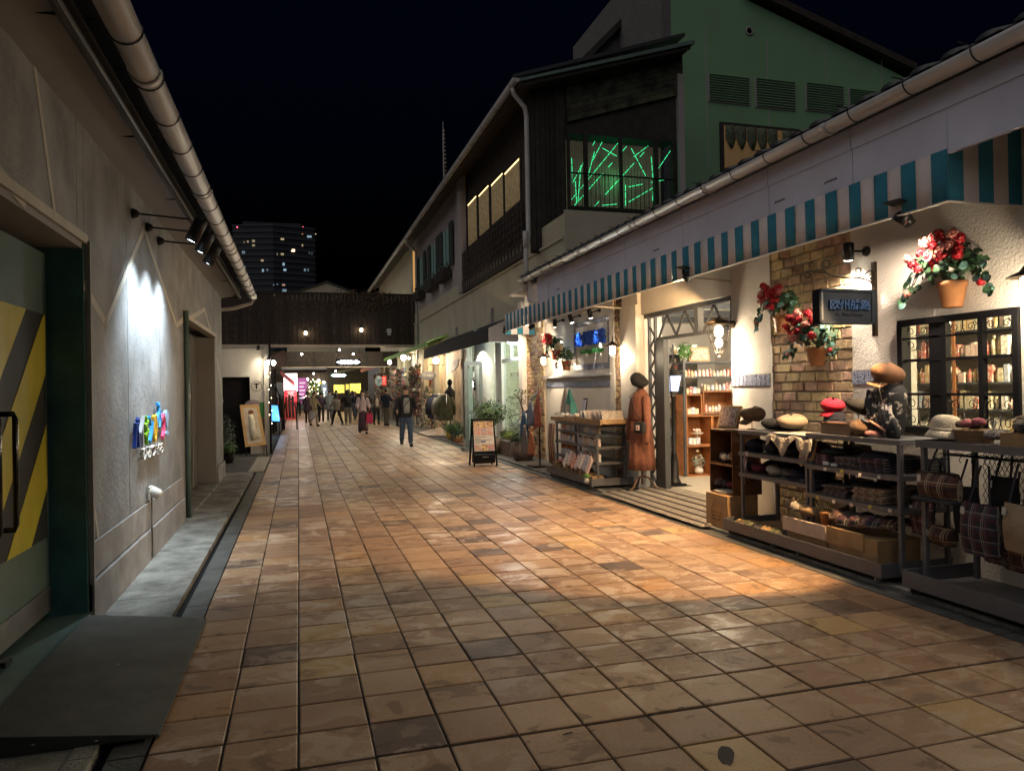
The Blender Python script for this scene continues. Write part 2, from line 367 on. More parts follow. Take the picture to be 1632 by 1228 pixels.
def stain(u, v, rx, ry, rot):
    p = at(u, v, 'z', .0005); b = MB(); b.poly([(p.x+math.cos(rot)*rx*math.cos(a)*j-math.sin(rot)*ry*math.sin(a)*j, p.y+math.sin(rot)*rx*math.cos(a)*j+math.cos(rot)*ry*math.sin(a)*j, .0012) for a, j in [(2*PI*k/16, random.uniform(.8, 1.15)) for k in range(16)]]); b.build('stain', M_stain, pav)
stain(1157, 1203, .040, .085, -.55); stain(905, 1168, .030, .008, .2); stain(1085, 1127, .02, .006, .2)
# left: gutter stones, slot, kerb, concrete walk
b = MB()
y = -6
while y < 15.6:
    b.box(TX0-.160, TX0-.006, y, min(y+.595, 15.6), -.05, -.004+random.uniform(-.002, .002)); y += .6
b.build('gutter', M_concd, kind='structure')
MB().box(-.885, -.84, -6, 15.6, -.05, -.035).build('drain_slot', M_dark, kind='structure')
b = MB(); y = -6
while y < 15.6: b.box(-.985, -.888, y, min(y+.595, 15.6), -.05, .022); y += .6
b.build('kerb', M_conc, kind='structure')
b = MB(); y = -6.3
while y < 15.6: b.box(-1.45, -.99, y, min(y+1.79, 15.6), -.05, .016+random.uniform(-.003, .003)); y += 1.8
b.build('walkway', M_conc, kind='structure')
# right: drain strip, kerb line, raised pavement
b = MB(); y = -6
while y < 60: b.box(4.207, 4.36, y, y+.595, -.05, -.002+random.uniform(-.002, .002)); y += .6
b.build('drain_channel', M_concd, kind='structure')
b = MB(); y = -6
while y < 60: b.box(4.364, 4.44, y, y+.994, -.05, .03); y += 1.0
b.build('kerb', M_conc, kind='structure')
b = MB(); y = -6
while y < 60: b.box(4.443, 5.3, y, y+1.194, -.05, .032+random.uniform(-.002, .002)); y += 1.2
b.build('pavement', mat('right_pavement_stone', (.12, .115, .105), .7, var=.2, bump=.5), kind='structure')
# ================================================================ LEFT BUILDING
LX = -1.4
lb = thing('grey_shop_building', 'long grey clad shop building along the left side with pale zigzag lines painted on it', 'building', (LX-2, 5, 0))
def lwall(y0, y1, z0, z1, nm='wall_panel', x=LX, th=.12, m=None): return MB().box(x-th, x, y0+.004, y1-.004, z0, z1).build(nm, m or M_lwall, lb, bevel=.003)
D1a, D1b = 2.6, 5.66; D2a, D2b = 10.2, 13.85
for y0, y1 in ((-6, -4.5), (-4.5, -3), (-3, -1.5), (-1.5, 0), (0, 1.5), (1.5, D1a)): lwall(y0, y1, .58, 3.46)
for y0, y1 in ((D1a, 4.1), (4.1, 5.5)): lwall(y0, y1, 2.66, 3.46)
lwall(5.5, D1b, 2.66, 3.46)
for y0, y1 in ((D1b, 6.97), (6.97, 8.5), (8.5, 9.93)): lwall(y0, y1, .575, 3.46)
lwall(9.93, D2a, .0, 3.46)
for y0, y1 in ((D2a, 11.4), (11.4, 12.6), (12.6, D2b)): lwall(y0, y1, 2.62, 3.46)
lwall(D2b, 15.1, .32, 3.46)
MB().box(LX-8, LX-.125, -6, 15.08, 2.7, 3.4).box(LX-.5, LX-.13, -6, D1a, 0, 2.7).box(LX-.5, LX-.13, D1b+.15, D2a-.1, 0, 2.7).box(LX-8, LX-.13, D2b+.1, 15.08, 0, 2.7).build('core', M_lbase, lb)
for y0, y1 in ((-6, D1a), (D1b, 9.93)):
    MB().box(LX-.12, LX+.012, y0, y1, .32, .57).build('plinth_band', M_lbase, lb, bevel=.006)
    MB().box(LX-.12, LX+.03, y0, y1, 0, .31).build('plinth', M_lbase, lb, bevel=.008)
MB().box(LX-.12, LX+.03, D2b, 15.12, 0, .31).build('plinth', M_lbase, lb, bevel=.008)
MB().box(LX-7.9, LX-.12, 15.08, 15.11, 0, 3.4).build('end_wall', M_lwall, lb)
MB().box(LX+.001, LX+.035, D1b, D1b+.03, .0, 2.66).build('corner_trim', M_lbase, lb)
# zigzag paint
def zig(pts, w=.06):
    for (a, c) in zip(pts, pts[1:]):
        a = Vector(a); c = Vector(c); d = (c-a).normalized(); nn = Vector((-d[1], d[0]))*w/2
        e = d*w*.25; q = [a-e+nn, c+e+nn, c+e-nn, a-e-nn]
        MB().prism([(LX+.0015, p[0], p[1]) for p in q], (.002, 0, 0)).build('painted_stripe', M_pale, lb)
def L2(u, v): p = at(u, v, 'x', LX); return (p.y, p.z)
zig([L2(52, 88), L2(88, 350)], .05); zig([L2(-60, 205), L2(38, 322)], .07)
zig([L2(134, 455), L2(168, 515), L2(229, 365), L2(281, 519), L2(291, 510)], .07)
zig([L2(303, 507), L2(326, 493), L2(336, 531)], .07); zig([L2(143, 760), L2(157, 862)], .05); zig([L2(346, 570), L2(355, 640)], .07)
# eave
MB().prism([(LX-.05, -6, 3.44), (LX+.30, -6, 3.50), (LX+.30, -6, 3.53), (LX-.05, -6, 3.47)], (0, 21.3, 0)).build('soffit', M_soff, lb)
for k in range(12): MB().box(LX+.002, LX+.30, -5+k*1.82, -4.992+k*1.82, 3.48, 3.4965).build('soffit_joint', M_dark, lb)
MB().box(LX+.30, LX+.33, -6, 15.3, 3.44, 3.60).build('fascia', M_wood2, lb)
MB().box(LX+.335, LX+.35, -6, 15.3, 3.455, 3.475).build('metal_trim', M_steel, lb)
b = MB().prism([(LX+.42, -6, 3.62), (LX+.42, -6, 3.65), (LX-4, -6, 5.3), (LX-4, -6, 5.25)], (0, 21.5, 0)); b.build('roof', M_rtile, lb)
b = MB(); b.prism([(LX+.33, 15.28, 3.45), (LX+.33, 15.28, 3.62), (LX-4, 15.28, 5.2), (LX-4, 15.28, 3.45)], (0, .03, 0)); b.build('gable_board', M_wood2, lb)
def half_gutter(x, z, r, y0, y1, m, par, nm='gutter', joints=2.7, ring=.62):
    pr = [(x+r*math.cos(t), z+r*math.sin(t)) for t in [PI+k*PI/10 for k in range(11)]]
    b = MB(); b.sm = True
    th = [(x+(r-.004)*math.cos(t), z+(r-.004)*math.sin(t)) for t in [2*PI-k*PI/10 for k in range(11)]]
    loop = pr+th
    for k in range(len(loop)):
        a, c = loop[k], loop[(k+1) % len(loop)]
        b.poly([(a[0], y0, a[1]), (c[0], y0, c[1]), (c[0], y1, c[1]), (a[0], y1, a[1])])
    b.sm = False
    b.poly([(p[0], y1, p[1]) for p in pr]); b.poly([(p[0], y0, p[1]) for p in pr])
    g = b.build(nm, m, par)
    y = y0+.35
    while y < y1:
        b = MB(); b.tube([(x+(r+.005)*math.cos(t), y, z+(r+.005)*math.sin(t)) for t in [PI*.95+k*PI/9 for k in range(11)]]+[(x+r*.3, y, z+r*.6)], .0045, 5)
        b.tube([(x-r*1.0, y, z+.02), (x-r-.10, y, z+.03)], .005, 5); b.build('gutter_bracket', M_iron, par); y += ring
    y = y0+joints
    while y < y1:
        b = MB(); b.sm = True; q = [(x+(r+.006)*math.cos(t), z+(r+.006)*math.sin(t)) for t in [PI+k*PI/10 for k in range(11)]]
        for a, c in zip(q, q[1:]): b.poly([(a[0], y-.03, a[1]), (c[0], y-.03, c[1]), (c[0], y+.03, c[1]), (a[0], y+.03, a[1])])
        b.build('gutter_collar', m, par, solid=.006); y += joints
    return g
half_gutter(LX+.55, 3.53, .085, -6, 15.55, M_gut, lb)
MB().tube([(LX+.55, 15.5, 3.44), (LX+.52, 15.5, 3.38), (LX+.2, 15.45, 3.27), (LX-.3, 15.4, 3.20), (LX-.35, 15.4, 3.1), (LX-.35, 15.4, .1)], .035, 10).build('downspout', M_gut, lb)
# first door, in a recess
MB().box(LX-.42, LX-.001, D1b-.03, D1b+.0, .1, 2.66).build('door_jamb', M_teal, lb)
MB().box(LX-.12, LX+.02, D1a, D1b+.02, 2.64, 2.70).build('door_lintel', M_pale, lb)
MB().box(LX-.40, LX-.005, D1a, D1b-.031, 2.60, 2.64).build('lintel_soffit', M_soff, lb)
MB().box(LX-.40, LX-.30, D1a, D1b-.031, 2.42, 2.598).build('door_track', M_teald, lb)
MB().box(LX-.36, LX-.28, 5.40, 5.50, 2.40, 2.58).build('door_closer', M_iron, lb)
dx = LX-.22
dr = MB().box(dx-.04, dx, D1a+.05, 5.60, .16, 2.55).build('door', M_teald, lb)
sp = MB().box(dx+.001, dx+.004, 3.6, 5.56, .66, 2.14).build('stripe_panel', M_blk, dr)
for k in range(-3, 6):          # diagonal hazard bands clipped to the panel
    y = 4.11+k*.73; dy = 1.355; w = .40
    def clip(pl):
        out = pl
        for ax, lim, sg in ((0, 3.6, 1), (0, 5.56, -1), (1, .66, 1), (1, 2.14, -1)):
            nw = []
            for i in range(len(out)):
                p, q = out[i], out[(i+1) % len(out)]; ip = (p[ax]-lim)*sg >= 0; iq = (q[ax]-lim)*sg >= 0
                if ip: nw.append(p)
                if ip != iq: t = (lim-p[ax])/(q[ax]-p[ax]); nw.append((p[0]+(q[0]-p[0])*t, p[1]+(q[1]-p[1])*t))
            out = nw
            if not out: break
        return out
    pl = clip([(y, .66), (y+w, .66), (y+w+dy*1.05, 2.14), (y+dy*1.05, 2.14)])
    if len(pl) > 2: MB().prism([(dx+.005, p[0], p[1]) for p in pl], (.003, 0, 0)).build('hazard_band', M_yel, sp)
MB().box(dx+.001, dx+.012, D1a+.06, 5.59, .17, .33).build('kick_plate', M_steel, dr)
MB().box(dx+.010, dx+.016, 4.62, 4.64, .2, 2.5).build('door_seam', M_blk, dr)
for yy in (4.50, 4.74): MB().tube([(dx+.01, yy, 1.50), (dx+.08, yy, 1.50), (dx+.09, yy, 1.47), (dx+.09, yy, .88), (dx+.08, yy, .85), (dx+.01, yy, .85)], .016, 10).build('handle', mat('gloss_black', (.01, .01, .01), .12), dr)
MB().obox((dx+.04, 4.66, .14), (.06, .1, .03)).obox((dx+.05, 4.5, .14), (.05, .06, .03)).build('floor_bolt', M_iron, dr)
MB().box(LX-.5, LX+.02, D1a-.4, D1b-.001, .02, .115).build('threshold', M_teald, lb)
MB().box(LX-.35, LX-.28, 5.50, 5.60, .116, .13).build('floor_grate', M_dark, lb)
# the ramp
MB().prism([(LX+.02, 3.72, .018), (LX+.02, 3.72, .125), (-.64, 3.72, .030), (-.64, 3.72, .018)], (0, 1.83, 0)).build('access_ramp', M_ramp, label='dark green grey steel access ramp sloping down from the striped door', cat='ramp', bevel=.003)
rp = bpy.data.objects['access_ramp']
MB().box(LX-.3, LX+.02, 3.0, 3.72, .01, .12).build('side_step', M_ramp, lb)
for p in ((-1.0, 4.6, .082), (-.9, 3.719, .04), (-1.15, 3.719, .06)): MB().ell(p, (.010, .010, .005), 8, 4).build('screw', M_steel, rp)
# second doorway
MB().tube([(LX+.035, D2a-.02, .02), (LX+.035, D2a-.02, 2.66)], .033, 10).build('door_post', M_teald, lb)
MB().box(LX-.10, LX+.03, D2a+.02, D2b, 2.58, 2.64).build('door_lintel', M_pale, lb)
MB().box(LX-.32, LX-.005, D2b-.03, D2b, .02, 2.58).build('door_jamb', M_soff, lb)
d2 = MB().box(LX-.34, LX-.30, D2a, D2b-.031, .05, 2.6).build('shutter', mat('grey_shutter', (.16, .15, .14), .5, bump=.2), lb)
for k in range(13): MB().box(LX-.299, LX-.292, D2a, D2b-.035, .1+k*.19, .108+k*.19).build('shutter_rib', M_soff, d2)
for k in range(3): MB().box(LX-.29, LX-.27, D2a+.9+k*.95, D2a+.94+k*.95, .06, 2.58).build('shutter_post', M_soff, d2)
MB().box(LX-.3, LX+.05, D2a, D2b, .0, .05).build('threshold', M_conc, lb)
def scrawl(pts, m, w=.05):
    MB().tube([(LX-.283, p[0], p[1]) for p in pts], w*.5, 6).build('painted_swirl', m, d2)
scrawl([(10.6, 2.1), (10.9, 1.9), (11.0, 1.6), (10.8, 1.2), (10.7, .8), (10.95, .5), (11.1, .6)], mat('grey_blue_swirl', (.15, .2, .24), .6), .03)
scrawl([(11.3, 1.9), (11.6, 1.7), (11.7, 1.3), (11.45, 1.0), (11.5, .6)], mat('grey_blue_swirl', (.15, .2, .24), .6), .03)
# wall vent hood
b = MB().box(LX+.012, LX+.03, 7.66, 7.80, .60, .72); b.lathe([(.05, 0), (.05, .09), (.035, .11)], (LX+.02, 7.73, .68), 12, Euler((0, PI/2+.5, 0)).to_matrix())
b.build('vent_hood', M_white, label='small white vent hood low on the grey wall under the coloured lettering', cat='vent'); WLn = 'vent_hood'
MB().tube([(LX+.035, 7.73, .62), (LX+.036, 7.73, .04)], .008, 6).build('cable_pipe', M_conc, lb)
# coloured lettering
def letters_left(txt, y0, z0, dy, h, cols, name, lab, cat, w=.16, gap=.03, lift=None):
    t = thing(name, lab, cat, (LX+.02, y0, z0)); 
    for i, ch in enumerate(txt):
        z = z0+(lift or {}).get(i, 0)
        fit_text(ch, (LX+.035, y0+i*dy, z), (0, 1, 0), w, h, [cols[i % len(cols)]], 'letter', t, depth=.03, bold=.004)
        MB().tube([(LX, y0+i*dy+w/2, z+h/2), (LX+.03, y0+i*dy+w/2, z+h/2)], .006, 6).build('letter_pin', M_steel, t)
    return t
def pc(n_, c): return mat('letter_'+n_, c, .35, var=.02)
lcols = [pc('navy', (.01, .05, .30)), pc('grey', (.35, .36, .40)), pc('green', (.22, .50, .03)), pc('blue', (.02, .25, .55)), pc('yellow', (.75, .42, .03)), pc('cyan', (.05, .35, .75)), pc('pink', (.8, .08, .2)), pc('sky', (.3, .5, .8))]
letters_left('バイキンひみつ!', 6.98, 1.13, .215, .27, lcols, 'wall_lettering', 'row of raised multicoloured letters on the spotlit grey wall', 'lettering', .19, .03, {5: .12, 7: .03})
letters_left('ひみつきち', 7.3, 1.00, .21, .11, [M_white], 'wall_lettering', 'row of small raised white letters beneath the coloured lettering', 'lettering', .18)
# three arm spotlights
W_COLD = (.80, .93, 1.)
first = None
for k, (u, v) in enumerate(((210, 340), (233, 362), (252, 384))):
    p = at(u, v, 'x', LX); hy = p.y; hz = p.z
    if first is None:
        sl = thing('arm_spotlight', 'nearest of the three black arm spotlights shining down the grey wall', 'spotlight', (LX, hy, hz-.1), 'spotlights on the left wall')
        Mx = Euler((0, PI/2, 0)).to_matrix()
        MB().lathe([(.045, 0), (.045, .02), (.03, .05), (.015, .06)], (LX, hy, hz), 14, Mx).build('wall_mount', M_iron, sl)
        MB().tube([(LX+.05, hy, hz), (LX+.48, hy, hz-.03)], .009, 8).build('arm', M_iron, sl)
        R_ = Euler((0, math.radians(25), 0)).to_matrix(); c = Vector((LX+.53, hy, hz-.13))
        hd = MB().lathe([(.055, -.11), (.060, -.11), (.060, .10), (.045, .125), (0, .125)], c, 18, R_, caps=False).build('lamp_head', M_iron, sl)
        MB().lathe([(.052, 0), (0, .001)], c+R_ @ Vector((0, 0, -.10)), 18, R_, caps=False).build('lens', mat('cold_lens', (1, 1, 1), .3, emit=22, ecol=W_COLD), hd)
        light(sl, c+R_ @ Vector((0, 0, -.16)), 205, W_COLD, .035, 98, c+R_ @ Vector((0, 0, -1)), 1.0); first = sl; f0 = Vector((LX, hy, hz-.1))
    else:
        dup(first, (LX, hy, hz-.1), label=('middle', 'farthest')[k-1]+' of the three black arm spotlights shining down the grey wall')
# ================================================================ RIGHT SHOP BUILDING (near)
RX = 5.1
rb = thing('striped_awning_shop', 'cream stucco shop building with brick pillars under the teal striped awning', 'building', (RX+2, 8, 0))
def rwall(y0, y1, z0, z1, m=None, nm='wall', x=RX, th=.18, par=None): return MB().box(x, x+th, y0, y1, z0, z1).build(nm, m or M_stuc, par or rb)
WT = 3.63
rwall(-6, 4.13, 0, WT); rwall(4.13, 5.26, 0, 1.16); rwall(4.13, 5.26, 2.135, WT); rwall(5.26, 5.84, 0, WT)
rwall(5.84, 7.10, 0, WT, M_mort, x=RX+.03); rwall(7.10, 7.87, 0, WT); rwall(7.87, 10.32, 2.70, WT, M_white, x=RX-.004, th=.184)
MB().box(RX-.10, RX+.35, 10.32, 10.90, .03, 2.86).build('white_pillar', M_white, rb, bevel=.006)
MB().box(RX-.06, RX+.1, 10.33, 10.89, 2.862, WT).build('pillar_head', M_white, rb)
rwall(10.90, 11.36, 0, WT, M_mort, x=RX+.03)
rwall(11.36, 15.1, 0, WT, M_white, x=RX+.06, th=.12)
rwall(15.1, 16.35, 0, WT, M_mort, x=RX+.03)
MB().box(RX-.09, RX+.3, 16.35, 16.62, .03, WT).build('corner_post', M_white, rb)
def brick_face(y0, y1, z0, z1, bw=.21, bh=.075, proud=.022, par=None, big=True, x=RX+.03):
    z = z0; r = 0; g_ = .012
    while z+bh <= z1+.001:
        y = y0 - (bw*.5 if r % 2 else 0) + random.uniform(-.02, .02)
        while y < y1:
            w = bw*random.uniform(.8, 1.15); a = max(y, y0); c = min(y+w-g_, y1)
            if c-a > .035:
                k = brick_pick(); q = random.uniform(.012, proud); mb = MB(); h = bh-g_
                j = [random.uniform(-.004, .004) for _ in range(8)]
                P0 = [(x-.0, a, z), (x, c, z), (x, c, z+h), (x, a, z+h)]
                e = .006
                P1 = [(x-q, a+e+j[0], z+e+j[1]), (x-q+j[6], c-e+j[2], z+e+j[3]), (x-q, c-e+j[4], z+h-e), (x-q+j[7], a+e, z+h-e+j[5])]
                o_ = len(mb.v); mb.v += P0+P1
                for f in ((4, 5, 6, 7), (0, 1, 5, 4), (1, 2, 6, 5), (2, 3, 7, 6), (3, 0, 4, 7)): mb._f(o_, f)
                if big: mb.build('brick', k, par)
                else: stb[0].k = M_brick.index(k); oo = len(stb[0].v); stb[0].v += mb.v; [stb[0]._f(oo, f) for f in mb.f]
            y += w
        z += bh; r += 1
def brick_pick(): return random.choices(M_brick, (5, 4, 3, 2))[0]
bp_ = MB().box(RX+.031, RX+.034, 5.845, 7.095, 1.0, 3.3).build('brick_pillar', M_mort, rb)
brick_face(5.84, 7.10, 1.0, 3.30, .215, .1035, par=bp_)
stb = [MB()]
brick_face(5.84, 7.10, .05, 1.0, .215, .1035, big=False)
brick_face(15.1, 16.35, .05, 3.3, .22, .085, big=False)
stb[0].build('bricks_behind_racks', M_brick, rb, kind='stuff')
bp2 = MB().box(RX+.031, RX+.034, 10.905, 11.355, .05, 3.3).build('brick_pillar', M_mort, rb)
brick_face(10.90, 11.36, .05, 3.30, .19, .098, par=bp2)
# patterned tile bands
def band(y0, y1, z0, z1, x=RX, w=.085, vertical=False):
    bb = MB().box(x-.006, x, min(y0, y1), max(y0, y1), z0, z1).build('tile_band', M_mort, rb)
    nseg = max(1, round(((z1-z0) if vertical else (y1-y0))/w)); s_ = ((z1-z0) if vertical else (y1-y0))/nseg; me = None
    for i in range(nseg):
        if vertical: c = (x-.013, (y0+y1)/2, z0+i*s_+.004); sz = (.008, (y1-y0)-.012, s_-.008)
        else: c = (x-.013, y0+(i+.5)*s_, z0+.008); sz = (.008, s_-.010, (z1-z0)-.016)
        if me is None:
            o = MB().box(c[0]-sz[0]/2, c[0]+sz[0]/2, c[1]-sz[1]/2, c[1]+sz[1]/2, c[2], c[2]+sz[2]).build('tile', M_bluet, bb); me = o.data
        else: place('tile', me, c, bb)
band(7.105, 7.868, 1.575, 1.72); band(5.27, 5.835, 1.575, 1.72)
band(11.40, 15.05, 1.60, 1.72, x=RX+.06)
# alcove: ledge, frame of tiles, casing
ax = RX+.06
MB().box(ax-.10, ax, 11.45, 15.0, 1.80, 1.84).build('ledge', M_gutR, rb)
MB().box(ax-.07, ax, 11.36, 11.52, .03, 3.3).build('casing', M_white, rb)
MB().box(ax-.05, ax, 11.52, 15.0, 2.98, 3.06).build('casing', M_white, rb)
band(11.62, 13.35, 1.92, 2.03, x=ax); band(11.62, 13.35, 2.74, 2.84, x=ax)
band(11.62, 11.72, 2.03, 2.74, x=ax, vertical=True); band(13.25, 13.35, 2.03, 2.74, x=ax, vertical=True)
# ceiling of the canopy, fascia boards, gutter, roof tiles
MB().box(4.46, RX+.3, -6, 15.6, WT, WT+.03).build('canopy_ceiling', M_white, rb)
fy = [-5.6, -4.1, -2.6, -1.1, .4, 1.95, 3.47, 5.02, 6.14, 7.8, 9.4, 11.0, 12.7]
for a, c in zip(fy, fy[1:]): MB().box(4.42, 4.455, a+.004, c-.004, 3.20, 3.70).build('fascia_board', M_fasc, rb, bevel=.003)
for a, c in zip(fy, fy[1:]): MB().box(4.408, 4.4195, a+.004, c-.004, 3.52, 3.70).build('fascia_strip', M_fasc, rb)
MB().box(4.405, 4.4195, 12.7, 13.3, 3.2, 3.7).build('fascia_end', M_fasc, rb)
for yy in (5.9, 5.2, 8.4, 12.1):
    MB().tube([(4.417, yy+i*.012, 3.335+.01*math.sin(i*1.9+yy)) for i in range(14)], .004, 4).build('cable_end', M_dark, rb)
half_gutter(4.27, 3.74, .078, -6, 13.9, M_gutR, rb, ring=.55, joints=1.85)
MB().box(4.36, 4.405, -6, 13.8, 3.71, 3.80).build('eaves_board', M_wood2, rb)
MB().prism([(4.30, -6, 3.78), (4.30, -6, 3.81), (9.5, -6, 5.35), (9.5, -6, 5.30)], (0, 19.9, 0)).build('roof', M_rtile, rb)
b0 = MB(); b0.sm = True
rows_ = []
for i in range(7):
    t = PI*i/6; rows_.append([(4.27, -.09*math.cos(t), 3.80+.035*math.sin(t)), (5.0, -.09*math.cos(t), 4.02+.035*math.sin(t))])
b0.grid(rows_); b0.poly([r[0] for r in rows_]); rt = b0.build('roof_tile', M_rtile, rb); y = -5.8; rt.location.y += y-0
yb = rt.location.copy()
for k in range(1, 74): place('roof_tile', rt.data, WL[rt.name]+Vector((0, y+k*.27, 0)), rb)
MB().box(4.38, 9.4, 13.80, 13.88, 3.3, 3.8).build('gable_end', M_fasc, rb)
# the awning: stripes hung one by one, with returns at both ends
aw = thing('striped_awning', 'teal and cream striped cloth awning valance along the near shop', 'awning', (4.42, 10, 2.87))
y = 4.10; k = 0; me = {}
def stripe(y0, k):
    b = MB(); w = .1375; n = 3; b.sm = True
    b.grid([[(4.42-.004*math.sin(PI*i/n), y0+w*i/n, 2.87) for i in range(n+1)], [(4.418-.008*math.sin(PI*i/n), y0+w*i/n, 3.02) for i in range(n+1)], [(4.415, y0+w*i/n, 3.235) for i in range(n+1)]])
    return b
for k in range(84):
    q = k % 2
    if q not in me: o = stripe(4.10+k*.1375, k).build('stripe', (M_tstr, M_wstr)[q], aw, solid=.003); me[q] = (o, WL[o.name].copy(), 4.10+k*.1375)
    else: o, w0, yy = me[q]; n_ = place('stripe', o.data, w0+Vector((random.uniform(-.006, .006), 4.10+k*.1375-yy, 0)), aw, solid=.003)
for q_, yy in ((0, 4.10), (1, 15.65)):
    for k in range(5):
        MB().box(4.42+k*.1375, min(4.42+(k+1)*.1375, RX-.002), yy-.003, yy, 2.87 if q_ == 0 else 2.80, 3.235 if q_ else 3.60).build('stripe', (M_tstr, M_wstr)[k % 2], aw)
MB().box(4.405, 4.43, 4.10, 15.65, 2.858, 2.870).build('hem_bar', M_white, aw); MB().box(4.43, RX, 4.09, 4.105, 2.858, 2.870).build('hem_bar', M_white, aw)
for yy in (7.86, 10.93): MB().tube([(RX, yy, 2.865), (4.44, yy, 2.90)], .014, 8).box(RX-.012, RX, yy-.02, yy+.02, 2.82, 2.92).build('awning_arm', M_white, aw)
# ---------------------------------------------------------------- window with iron lattice
wf = thing('lattice_window', 'black framed shop window with curled iron grilles beside the hanging sign', 'window', (RX, 4.7, 1.16))
y0, y1, z0, z1 = 4.13, 5.26, 1.16, 2.135
b = MB(); fx = RX-.03
for q in ((y0, y1, z1-.05, z1), (y0, y1, z0, z0+.05), (y0, y0+.05, z0+.05, z1-.05), (y1-.05, y1, z0+.05, z1-.05)): b.box(fx, fx+.10, *q)
b.build('outer_frame', M_dark, wf, bevel=.003)
for yy, w in ((4.80, .05), (4.46, .04)): MB().box(fx+.02, fx+.07, yy-w/2, yy+w/2, z0+.05, z1-.05).build('mullion', M_dark, wf)
MB().box(fx+.03, fx+.06, 4.83, 4.95, z0+.05, z1-.05).build('shutter_edge', M_dark, wf)
for zz in (1.78, 1.49): MB().box(fx+.025, fx+.055, y0+.05, y1-.05, zz-.012, zz+.012).build('glazing_bar', M_iron, wf)
for zz in (1.97, ): MB().box(fx+.03, fx+.05, y0+.05, y1-.05, zz-.008, zz+.008).build('glazing_bar', M_iron, wf)
MB().box(fx+.075, fx+.080, y0+.05, y1-.05, z0+.05, z1-.05).build('pane', G_clear, wf)
def spiral(cy, cz, r, turns, a0, sgn=1, n=22):
    return [(0, cy+sgn*(r*(1-.8*i/n))*math.cos(a0+turns*2*PI*i/n), cz+(r*(1-.8*i/n))*math.sin(a0+turns*2*PI*i/n)) for i in range(n+1)]
def scrolls(ya, yb, za, zb):
    b = MB(); cy_ = (ya+yb)/2; w = (yb-ya); h = zb-za; r = h*.40
    for sg in (-1, 1):
        pts = [(0, cy_+sg*.003, zb), (0, cy_+sg*.003, za+h*.35), (0, cy_+sg*w*.07, za+h*.08)]+spiral(cy_+sg*w*.27, za+h*.45, r, 1.5, -PI/2-.4, sg)
        b.tube([(fx+.04, p[1], p[2]) for p in pts], .0035, 5)
        b.tube([(fx+.04, p[1], p[2]) for p in spiral(cy_+sg*w*.40, zb-h*.28, r*.5, 1.3, PI, -sg)], .003, 5)
    b.build('iron_scroll', M_iron, wf)
for (ya, yb) in ((4.96, 5.2), (4.49, 4.77), (4.19, 4.44)):
    scrolls(ya, yb, 1.98, 2.085); scrolls(ya, yb, 1.21, 1.34); scrolls(ya, yb, 1.35, 1.48)
scrolls(4.96, 5.2, 1.86, 1.97)
# ---------------------------------------------------------------- door surround: dark lattice truss
ds = thing('lattice_door_frame', 'dark grey steel door frame with lattice truss header at the open shop entrance', 'door frame', (RX+.1, 9, .03))
M_fr = mat('slate_grey_steel', (.045, .052, .062), .45, var=.08)
MB().box(RX+.04, RX+.14, 7.88, 10.31, 2.64, 2.695).build('top_chord', M_fr, ds); MB().box(RX+.05, RX+.13, 7.88, 9.95, 2.28, 2.32).build('bottom_chord', M_fr, ds)
b = MB(); y = 7.95
ys = [9.85, 9.55, 9.25, 8.93]; 
for a, c in ((9.92, 9.66), (9.40, 9.66), (9.40, 9.14), (8.88, 9.14)): MB().beam((RX+.09, a, 2.32), (RX+.09, c, 2.64), .035, .02, (1, 0, 0)).build('diagonal', M_fr, ds)
for a, c in ((8.66, 8.40), (8.14, 8.40), (8.10, 7.9)): MB().beam((RX+.09, a, 2.32), (RX+.09, c, 2.64), .035, .02, (1, 0, 0)).build('diagonal', M_fr, ds)
MB().box(RX+.04, RX+.13, 8.72, 8.82, 2.32, 2.64).build('header_post', M_fr, ds)
MB().box(RX+.03, RX+.12, 9.68, 9.93, .03, 2.28).build('column', M_fr, ds, bevel=.004)
for (yy, z) in ((10.05, .1), (10.25, .1)): MB().box(RX+.08, RX+.12, yy-.02, yy+.02, .03, 2.64).build('lattice_post', M_fr, ds)
b = MB(); z = .1; s_ = 1
while z < 2.5: MB().beam((RX+.10, 10.15-s_*.08, z), (RX+.10, 10.15+s_*.08, z+.16), .03, .02, (1, 0, 0)).build('diagonal', M_fr, ds); z += .16; s_ = -s_
MB().box(RX+.004, RX+.178, 7.872, 7.90, .03, 2.69).build('jamb', M_fr, ds)
# mat in front of the door
M_mat = mat('pale_grooved_mat', (.40, .37, .31), .8, var=.15, scale=9, bump=.6)
dm = thing('entrance_mat', 'pale slatted entrance ramp mat with dark anti slip strips before the open door', 'mat', (4.65, 8.7, .03))
b = MB(); n_ = 26
for i in range(n_):
    xa = 4.28+i*(RX+.25-4.28)/n_; za = .036+(xa-4.28)*.055
    b.box(xa, xa+.026, 7.22, 10.05, .033, za+.012)
b.box(4.26, RX+.25, 7.22, 10.05, .032, .036); b.build('slats', M_mat, dm)
for xa in (4.33, 4.50, 4.68, 4.86, 5.04): MB().box(xa, xa+.03, 7.25, 10.02, .05, .058+(xa-4.28)*.055).build('grip_strip', mat('dark_grip', (.07, .05, .04), .9), dm)
